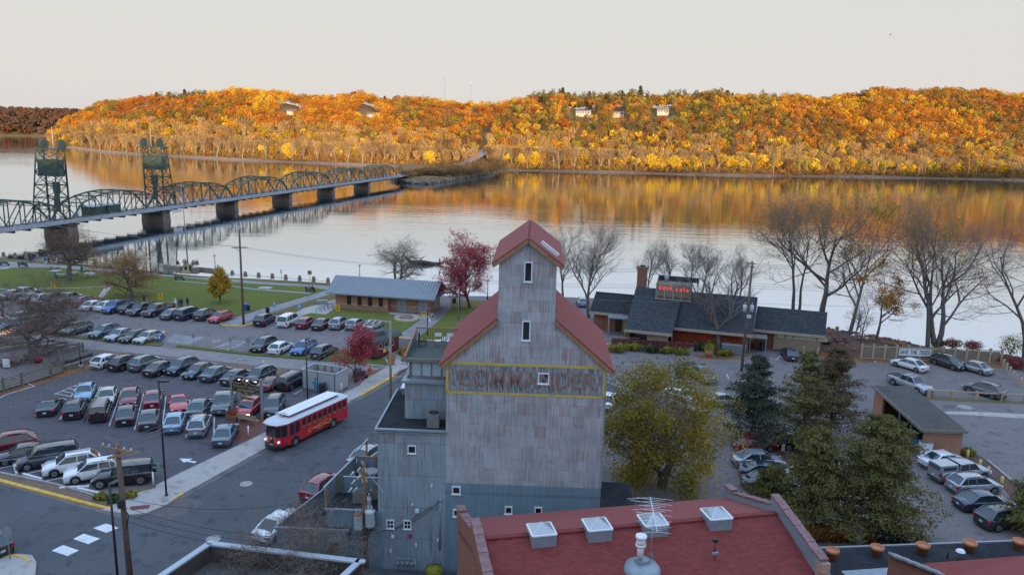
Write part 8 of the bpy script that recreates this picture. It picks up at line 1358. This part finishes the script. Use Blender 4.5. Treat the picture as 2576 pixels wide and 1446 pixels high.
# beer garden: fence, tables, barrels
m_bg=M('greyed timber',(.17,.155,.13),.9,var=.3,sc=2.5);pts_=[('b',-300,1330),('b',450,1110),('b',1030,930),('b',1270,840),('b',1180,620),('b',1680,490)]
gf=thing('garden_fence','weathered timber post and rail fence around the beer garden','fence',tuple(g('b',450,1110)));go_=Vector(gf.location);ptsw=[g(*q)-go_ for q in pts_]
for i in range(len(ptsw)-1):
    a_,c_=ptsw[i],ptsw[i+1];n_=max(1,round((c_-a_).length/2.6))
    for k in range(n_+(i==len(ptsw)-2)):p=a_.lerp(c_,k/n_);MB().box((p.x,p.y,.85),(.22,.22,1.7)).build('post',m_bg,gf)
    rl=MB();[rl.span(a_+Vector((0,0,z)),c_+Vector((0,0,z)),.06,.14) for z in(.25,.55,.85,1.15,1.4)];rl.build('rail',m_bg,gf)
a_,c_=g('b',1290,790),g('b',1960,580);r=MB().span((0,0,.25),tuple(c_-a_+Vector((0,0,.25))),.5,.5).build('timber_edging',m_bg);r.location=tuple(a_);tag(r,'long thick timber edging below the barrels','edging')
rp=MB();ra=[g('b',1040,760),g('b',1250,780),g('b',1250,850),g('b',480,1090),g('b',-300,1330),g('b',-300,1170),g('b',480,960)];rp.prism([(p.x,p.y,.05) for p in ra][::-1],(0,0,.12));tag(rp.build('boardwalk_ramp',m_bg),'timber boardwalk ramp in front of the beer garden','ramp')
barrel=thing('wooden_barrel','b','barrel',(0,0,0),0,'barrels lying beside the beer garden');MB().lathe([(0,.0),(.26,0),(.33,.22),(.36,.45),(.33,.68),(.26,.9),(0,.9)],16).build('staves',M('grey oak staves',(.20,.18,.17),.85,var=.2,sc=4),barrel);hd_=MB().lathe([(.24,-.008),(0,-.01)],16);hd_.build('head',m_pole2,barrel)
for z in(.12,.34,.56,.78):pass
MB().lathe([(.305,.1),(.33,.16)],16).lathe([(.353,.30),(.363,.36)],16).lathe([(.363,.54),(.353,.60)],16).lathe([(.33,.74),(.305,.80)],16).build('hoop',m_black,barrel)
for i,(x,y,upr) in enumerate(((1160,700,0),(1290,660,1),(1390,640,1),(1475,610,1),(1565,580,1),(1655,555,1),(1745,525,1),(1830,500,0),(535,590,2))):
    p=g('b',x,y);c=once(barrel,(p.x,p.y,.36),0,['grey barrel lying lengthwise at the left end of the row','barrel with round head showing, second in the row','barrel with round head showing, third in the row','barrel with round head showing, fourth in the row','barrel with round head showing, fifth in the row','barrel with round head showing, sixth in the row','barrel with round head showing, seventh in the row','grey barrel lying lengthwise at the right end of the row','barrel standing upright beside the beer garden tree'][i])
    if upr==2:c.location.z=0
    else:c.rotation_euler=(R(-90),0,R(-15 if upr else 70))
tb=[('b',150,200),('b',390,240),('b',620,310),('b',880,330),('b',1130,370),('b',1380,400),('b',90,400),('b',850,500),('b',290,660),('b',60,700),('b',-150,280),('b',330,130)]
tproto=picnic('b',(0,0,0),0,3.0,M('stained table timber',(.13,.09,.075),.8,var=.25),'timber tables in the beer garden','garden_table')
for i,(t,x,y) in enumerate(tb):p=g(t,x,y);once(tproto,(p.x,p.y,.05),R(40 if y<480 else-14),'long dark timber table in the beer garden, %s'%['back row far left','back row second','behind the tree trunk','back row fourth','back row fifth','back row nearest the iron post','front left beside the rails','crosswise by the red cushion','front row at the white board','front row far left','at the left frame edge','farthest back near the trail'][i])
r=thing('red_beanbag','round bright red seat under the crosswise garden table','seat',tuple(g('b',775,640)));MB().ell((0,0,.4),(.5,.5,.42),14,8).build('cushion',M('bright red cloth',(.30,.015,.03),.7),r)
# string lights
sl_=thing('string_lights','strings of small warm bulbs in the branches at the left edge','string lights',tuple(g('a',60,960,2.5)));so=Vector(sl_.location);bw=MB();bb_=MB();rnd=random.Random(3)
for i in range(70):u=i/69;p=g('a',500*u+rnd.uniform(-6,6),990-210*u**1.3+rnd.uniform(-30,30),2.6)-so if i<50 else g('a',rnd.uniform(0,170),rnd.uniform(900,1010),2.5)-so;bb_.ell(p,(.028,.028,.036),5,3);(i%3==0) and i and bw.tube([pp_,p],.008,3);pp_=p
bb_.build('bulbs',emit('warm bulb',(1,.45,.12),3),sl_);bw.build('cord',m_black,sl_)
# terrace furniture at the riverbank
for i,(t,x,y,rz) in enumerate((('i',1600,470,.2),('i',1700,480,1.0),('i',1410,415,-.4),('i',1280,420,.8),('i',1110,400,2.2),('i',1830,510,.4),('i',2000,540,-.3),('i',1040,600,.3),('i',800,500,1.2),('i',560,270,.2),('i',700,260,-.6),('i',1930,500,1.4))):
    r=thing('wooden_chair','orange brown wooden chair on the leafy riverbank, %s'%['right of the tables','right pair outer one','beside the golden tree trunk','at the table right side','at the table left side','behind the banner start','behind the banner','tall one by the fence end','alone with white slats','by the annex corner','second by the annex corner','between the right pairs'][i],'chair',tuple(g(t,x,y)),rz,'wooden chairs on the riverbank');MB().box((0,0,.45),(.55,.55,.06)).build('seat',m_wood,r);MB().box((0,.28,.8),(.55,.05,.6)).build('backrest',m_wood,r)
    for x_ in(-.24,.24):
        for y_ in(-.24,.24):MB().box((x_,y_,.22),(.06,.06,.44)).build('leg',m_wood,r)
for x,y,lb in((1150,370,'white topped table among riverbank chairs'),(770,430,'low dark red table on the riverbank')):picnic(lb,g('i',x,y),.1,2.2,m_white if x>1000 else m_mar,'tables on the riverbank','terrace_table')
r=thing('covered_canoe','dark tarpaulin covered boat against the board wall','boat',tuple(g('i',370,440)),-.7);MB().ell((0,0,.35),(1.9,.5,.4),14,8).build('hull',m_dkbin,r);MB().tube([(-1.7,0,.6),(1.7,0,.6)],.03,5).build('ridge_rope',m_lead,r)
# hand truck and bin beside the enclosure
wheelie(tuple(g('c',1975,760)),'dark rubbish bin by the enclosure doors',m_dkbin,0,.95);r=thing('hand_truck','upright hand truck beside the rubbish bin','hand truck',tuple(g('c',2040,765)),-.3);MB().tube([(-.2,0,.1),(-.2,0,1.2),(0,0,1.4),(.2,0,1.2),(.2,0,.1)],.03,6).tube([(-.2,0,.5),(.2,0,.5)],.02,4).box((0,-.15,.05),(.45,.3,.03)).build('frame',m_black,r);[MB().cyl((x-.03,.05,.13),.13,.06,12,axis='x').build('wheel',m_tyre,r) for x in(-.26,.26)]
# ------------------------------------------------------------------ people
def body_mesh(pose):
    k=1.0;sit=pose=='sit';hz=.50 if sit else .95;J={'pelvis':(0,0,hz,.15),'waist':(0,.0,hz+.2,.135),'chest':(0,.0,hz+.42,.16),'neck':(0,0,hz+.56,.065),'head':(0,-.01,hz+.68,.095),'crown':(0,-.01,hz+.77,.075)}
    E=[('pelvis','waist'),('waist','chest'),('chest','neck'),('neck','head'),('head','crown')]
    for s,n in((-1,'l'),(1,'r')):
        st=.22*s if pose=='walk' else 0
        J['sh'+n]=(s*.19,0,hz+.48,.075);J['el'+n]=(s*.27,.04+st*-.5,hz+.22,.052);J['ha'+n]=(s*.24,-.06-st*.8-(.15 if sit or pose=='hold' else 0),hz+(-.02 if not(sit or pose=='hold') else .12),.038);J['fi'+n]=(s*.23,-.08-st*.9-(.2 if sit or pose=='hold' else 0),hz+(-.11 if not(sit or pose=='hold') else .13),.03)
        E+=[('chest','sh'+n),('sh'+n,'el'+n),('el'+n,'ha'+n),('ha'+n,'fi'+n)]
        if sit:J['hp'+n]=(s*.1,0,hz,.10);J['kn'+n]=(s*.12,-.45,hz+.0,.075);J['an'+n]=(s*.12,-.48,.08,.05);J['to'+n]=(s*.12,-.62,.05,.045)
        else:J['hp'+n]=(s*.09,0,hz-.06,.105);J['kn'+n]=(s*.11,-.03-st*.5,.50,.072);J['an'+n]=(s*.11,.02-st*1.2 if pose=='walk' else .02,.09,.048);J['to'+n]=(s*.12,J['an'+n][1]-.16,.045,.042)
        E+=[('pelvis','hp'+n),('hp'+n,'kn'+n),('kn'+n,'an'+n),('an'+n,'to'+n)]
    ks=list(J);me=bpy.data.meshes.new('body');me.from_pydata([J[q][:3] for q in ks],[(ks.index(a),ks.index(b)) for a,b in E],[]);o=bpy.data.objects.new('body',me);COL.objects.link(o);md=o.modifiers.new('s','SKIN');md.use_smooth_shade=True
    for i,q in enumerate(ks):me.skin_vertices[0].data[i].radius=(J[q][3],J[q][3]);me.skin_vertices[0].data[i].use_root=(q=='pelvis')
    o.modifiers.new('d','SUBSURF').levels=1;dg=bpy.context.evaluated_depsgraph_get();m2=bpy.data.meshes.new_from_object(o.evaluated_get(dg));bpy.data.objects.remove(o)
    m2.materials.clear()
    for m_ in(m_skin,m_black,m_black):m2.materials.append(m_)
    for p in m2.polygons:
        c=p.center;arm=abs(c.x)>.215;p.use_smooth=True
        p.material_index=0 if c.z>hz+.57 or(arm and c.z<hz+(.02 if not(sit or pose=='hold') else .16) and c.z>hz-.2 and(c.y<-.09 or c.z<hz)) else(1 if c.z>hz+.02 or arm and c.z>hz-.15 else 2)
    return m2
_bm={};CL_={}
def cloth(c):
    if c not in CL_:CL_[c]=M('cloth',c,.9,var=.08)
    return CL_[c]
m_hair=M('dark hair',(.03,.02,.015),.9,var=.1)
def person(lab,pos,rz,pose='stand',top=(.03,.04,.06),leg=(.04,.05,.08),hair=None,s=1.0,hood=None):
    if pose not in _bm:_bm[pose]=body_mesh(pose)
    r=thing('person',lab,'person',tuple(pos),rz);r.scale=(s,)*3;o=bpy.data.objects.new('body',_bm[pose]);COL.objects.link(o);o.parent=r
    for i,m_ in((1,cloth(top)),(2,cloth(leg))):o.material_slots[i].link='OBJECT';o.material_slots[i].material=m_
    hz=.50 if pose=='sit' else .95;h=MB();h.ell((0,.02,hz+.76),(.105,.115,.10),10,6);h.build('hood' if hood else 'hair',cloth(hood) if hood else(hair or m_hair),r)
    f=MB().ell((-.035,-.105,hz+.70),(.012,.01,.01),5,4).ell((.035,-.105,hz+.70),(.012,.01,.01),5,4).ell((0,-.115,hz+.67),(.014,.02,.02),5,4).box((0,-.104,hz+.625),(.045,.012,.01));f.build('face',m_hair,r);return r
person('person in green top and pale blue trousers at the enclosure doors',g('c',1840,765),R(185),'hold',(.02,.26,.28),(.10,.25,.36),s=1.02)
for a in[('dark clad walker nearest the bollards, taller of two',('m',605,462),1.4,'walk',(.03,.06,.04),(.02,.02,.03)),('walker in blue jacket with white shoes by the bollards',('m',652,445),1.4,'walk',(.03,.08,.2),(.02,.02,.03)),('walker in white trousers on the riverwalk',('m',920,510),1.6,'walk',(.05,.08,.08),(.6,.6,.6)),('walker in dark clothes right of the white trousers',('m',985,500),1.6,'walk',(.04,.03,.04),(.03,.03,.04)),('seated dark figure on the riverwalk bench',('m',470,548),1.6,'sit',(.02,.03,.06),(.02,.03,.05)),('person in bright blue jacket at the picnic table',('m',1115,790),3.0,'sit',(.03,.14,.42),(.05,.05,.07)),
          ('walker in maroon behind the brown leaved tree',('m',1920,575),1.6,'walk',(.16,.05,.08),(.05,.04,.06)),('person in navy behind the dark pickups',('1',1450,640),.4,'stand',(.02,.05,.12),(.02,.03,.05)),('person in dark jacket with back to us, alone right of the group',('n',570,1305),3.1,'stand',(.02,.03,.08),(.02,.03,.06)),('person in black and red behind the grey sedan',('n',425,1325),3.1,'stand',(.04,.04,.06),(.25,.03,.04)),('person in grey green jacket behind the grey sedan',('n',360,1318),.4,'stand',(.08,.13,.14),(.05,.08,.1)),
          ('person in dark coat and blue jeans leaning at the monument',('n',640,435),0,'stand',(.04,.03,.05),(.05,.07,.12)),('standing slim figure on the fallen trunk',('2',1845,246),1.4,'walk',(.18,.18,.2),(.02,.03,.05))]:
    t,x,y=a[1];z=WL+.55 if 'trunk' in a[0] else .12;person(a[0],g(t,x,y,z),a[2],a[3],a[4],a[5])
person('person in a white hooded coat behind the grey sedan',g('n',270,1345,.12),2.6,'stand',(.7,.7,.74),(.5,.5,.55),hood=(.7,.7,.74))
for i,(x,y,c) in enumerate(((330,345,(.03,.03,.05)),(475,320,(.5,.35,.4)),(515,310,(.2,.03,.04)),(705,350,(.14,.2,.24)),(735,345,(.6,.6,.62)),(770,345,(.45,.03,.05)),(820,335,(.04,.05,.06)))):person('person seated on the monument wall, %s, in %s'%(ordn(i+1)+' from left',['black','pale pink','dark red','grey','white','bright red','black'][i]),g('n',x,y,1.1)-Vector((0,0,-.62)),3.1,'sit',c,(.04,.05,.09))
person('person in red white stripes on the path bench',g('2',532,522,.12),2.9,'sit',(.4,.2,.22),(.03,.03,.05));person('person in dark green on the path bench',g('2',568,522,.12),2.9,'sit',(.03,.09,.1),(.03,.03,.05))
rb_=random.Random(8)
for i,s in enumerate((22,26,52,54,86,92,100,104,106,112,118,121,150,156,158,190,196,199)):
    p=BP[2]+BD*s+BN*rb_.uniform(-1.5,2.5);person('small figure crossing the bridge, %s from the near tower'%ordn(i+1),(p.x,p.y,DZ+.1),ang((0,0),BD)+1.57,'walk',[(.3,.04,.05),(.03,.04,.08),(.05,.05,.05),(.4,.4,.4)][i%4],(.03,.03,.05))
bd_=thing('bird','tiny dark bird high in the pale sky','bird',tuple(CP+ray('V',2239,88).normalized()*120));b=MB();bd_.scale=(.55,)*3;b.ell((0,0,0),(.22,.09,.09),8,6);b.build('body',m_black,bd_);MB().add([(.05,0,.03),(-.08,0,.03),(-.1,-.45,.18),(.02,-.42,.17)],[(0,1,2,3)]).add([(.05,0,.03),(-.08,0,.03),(-.1,.45,.18),(.02,.42,.17)],[(0,1,2,3)]).build('wing',m_black,bd_)
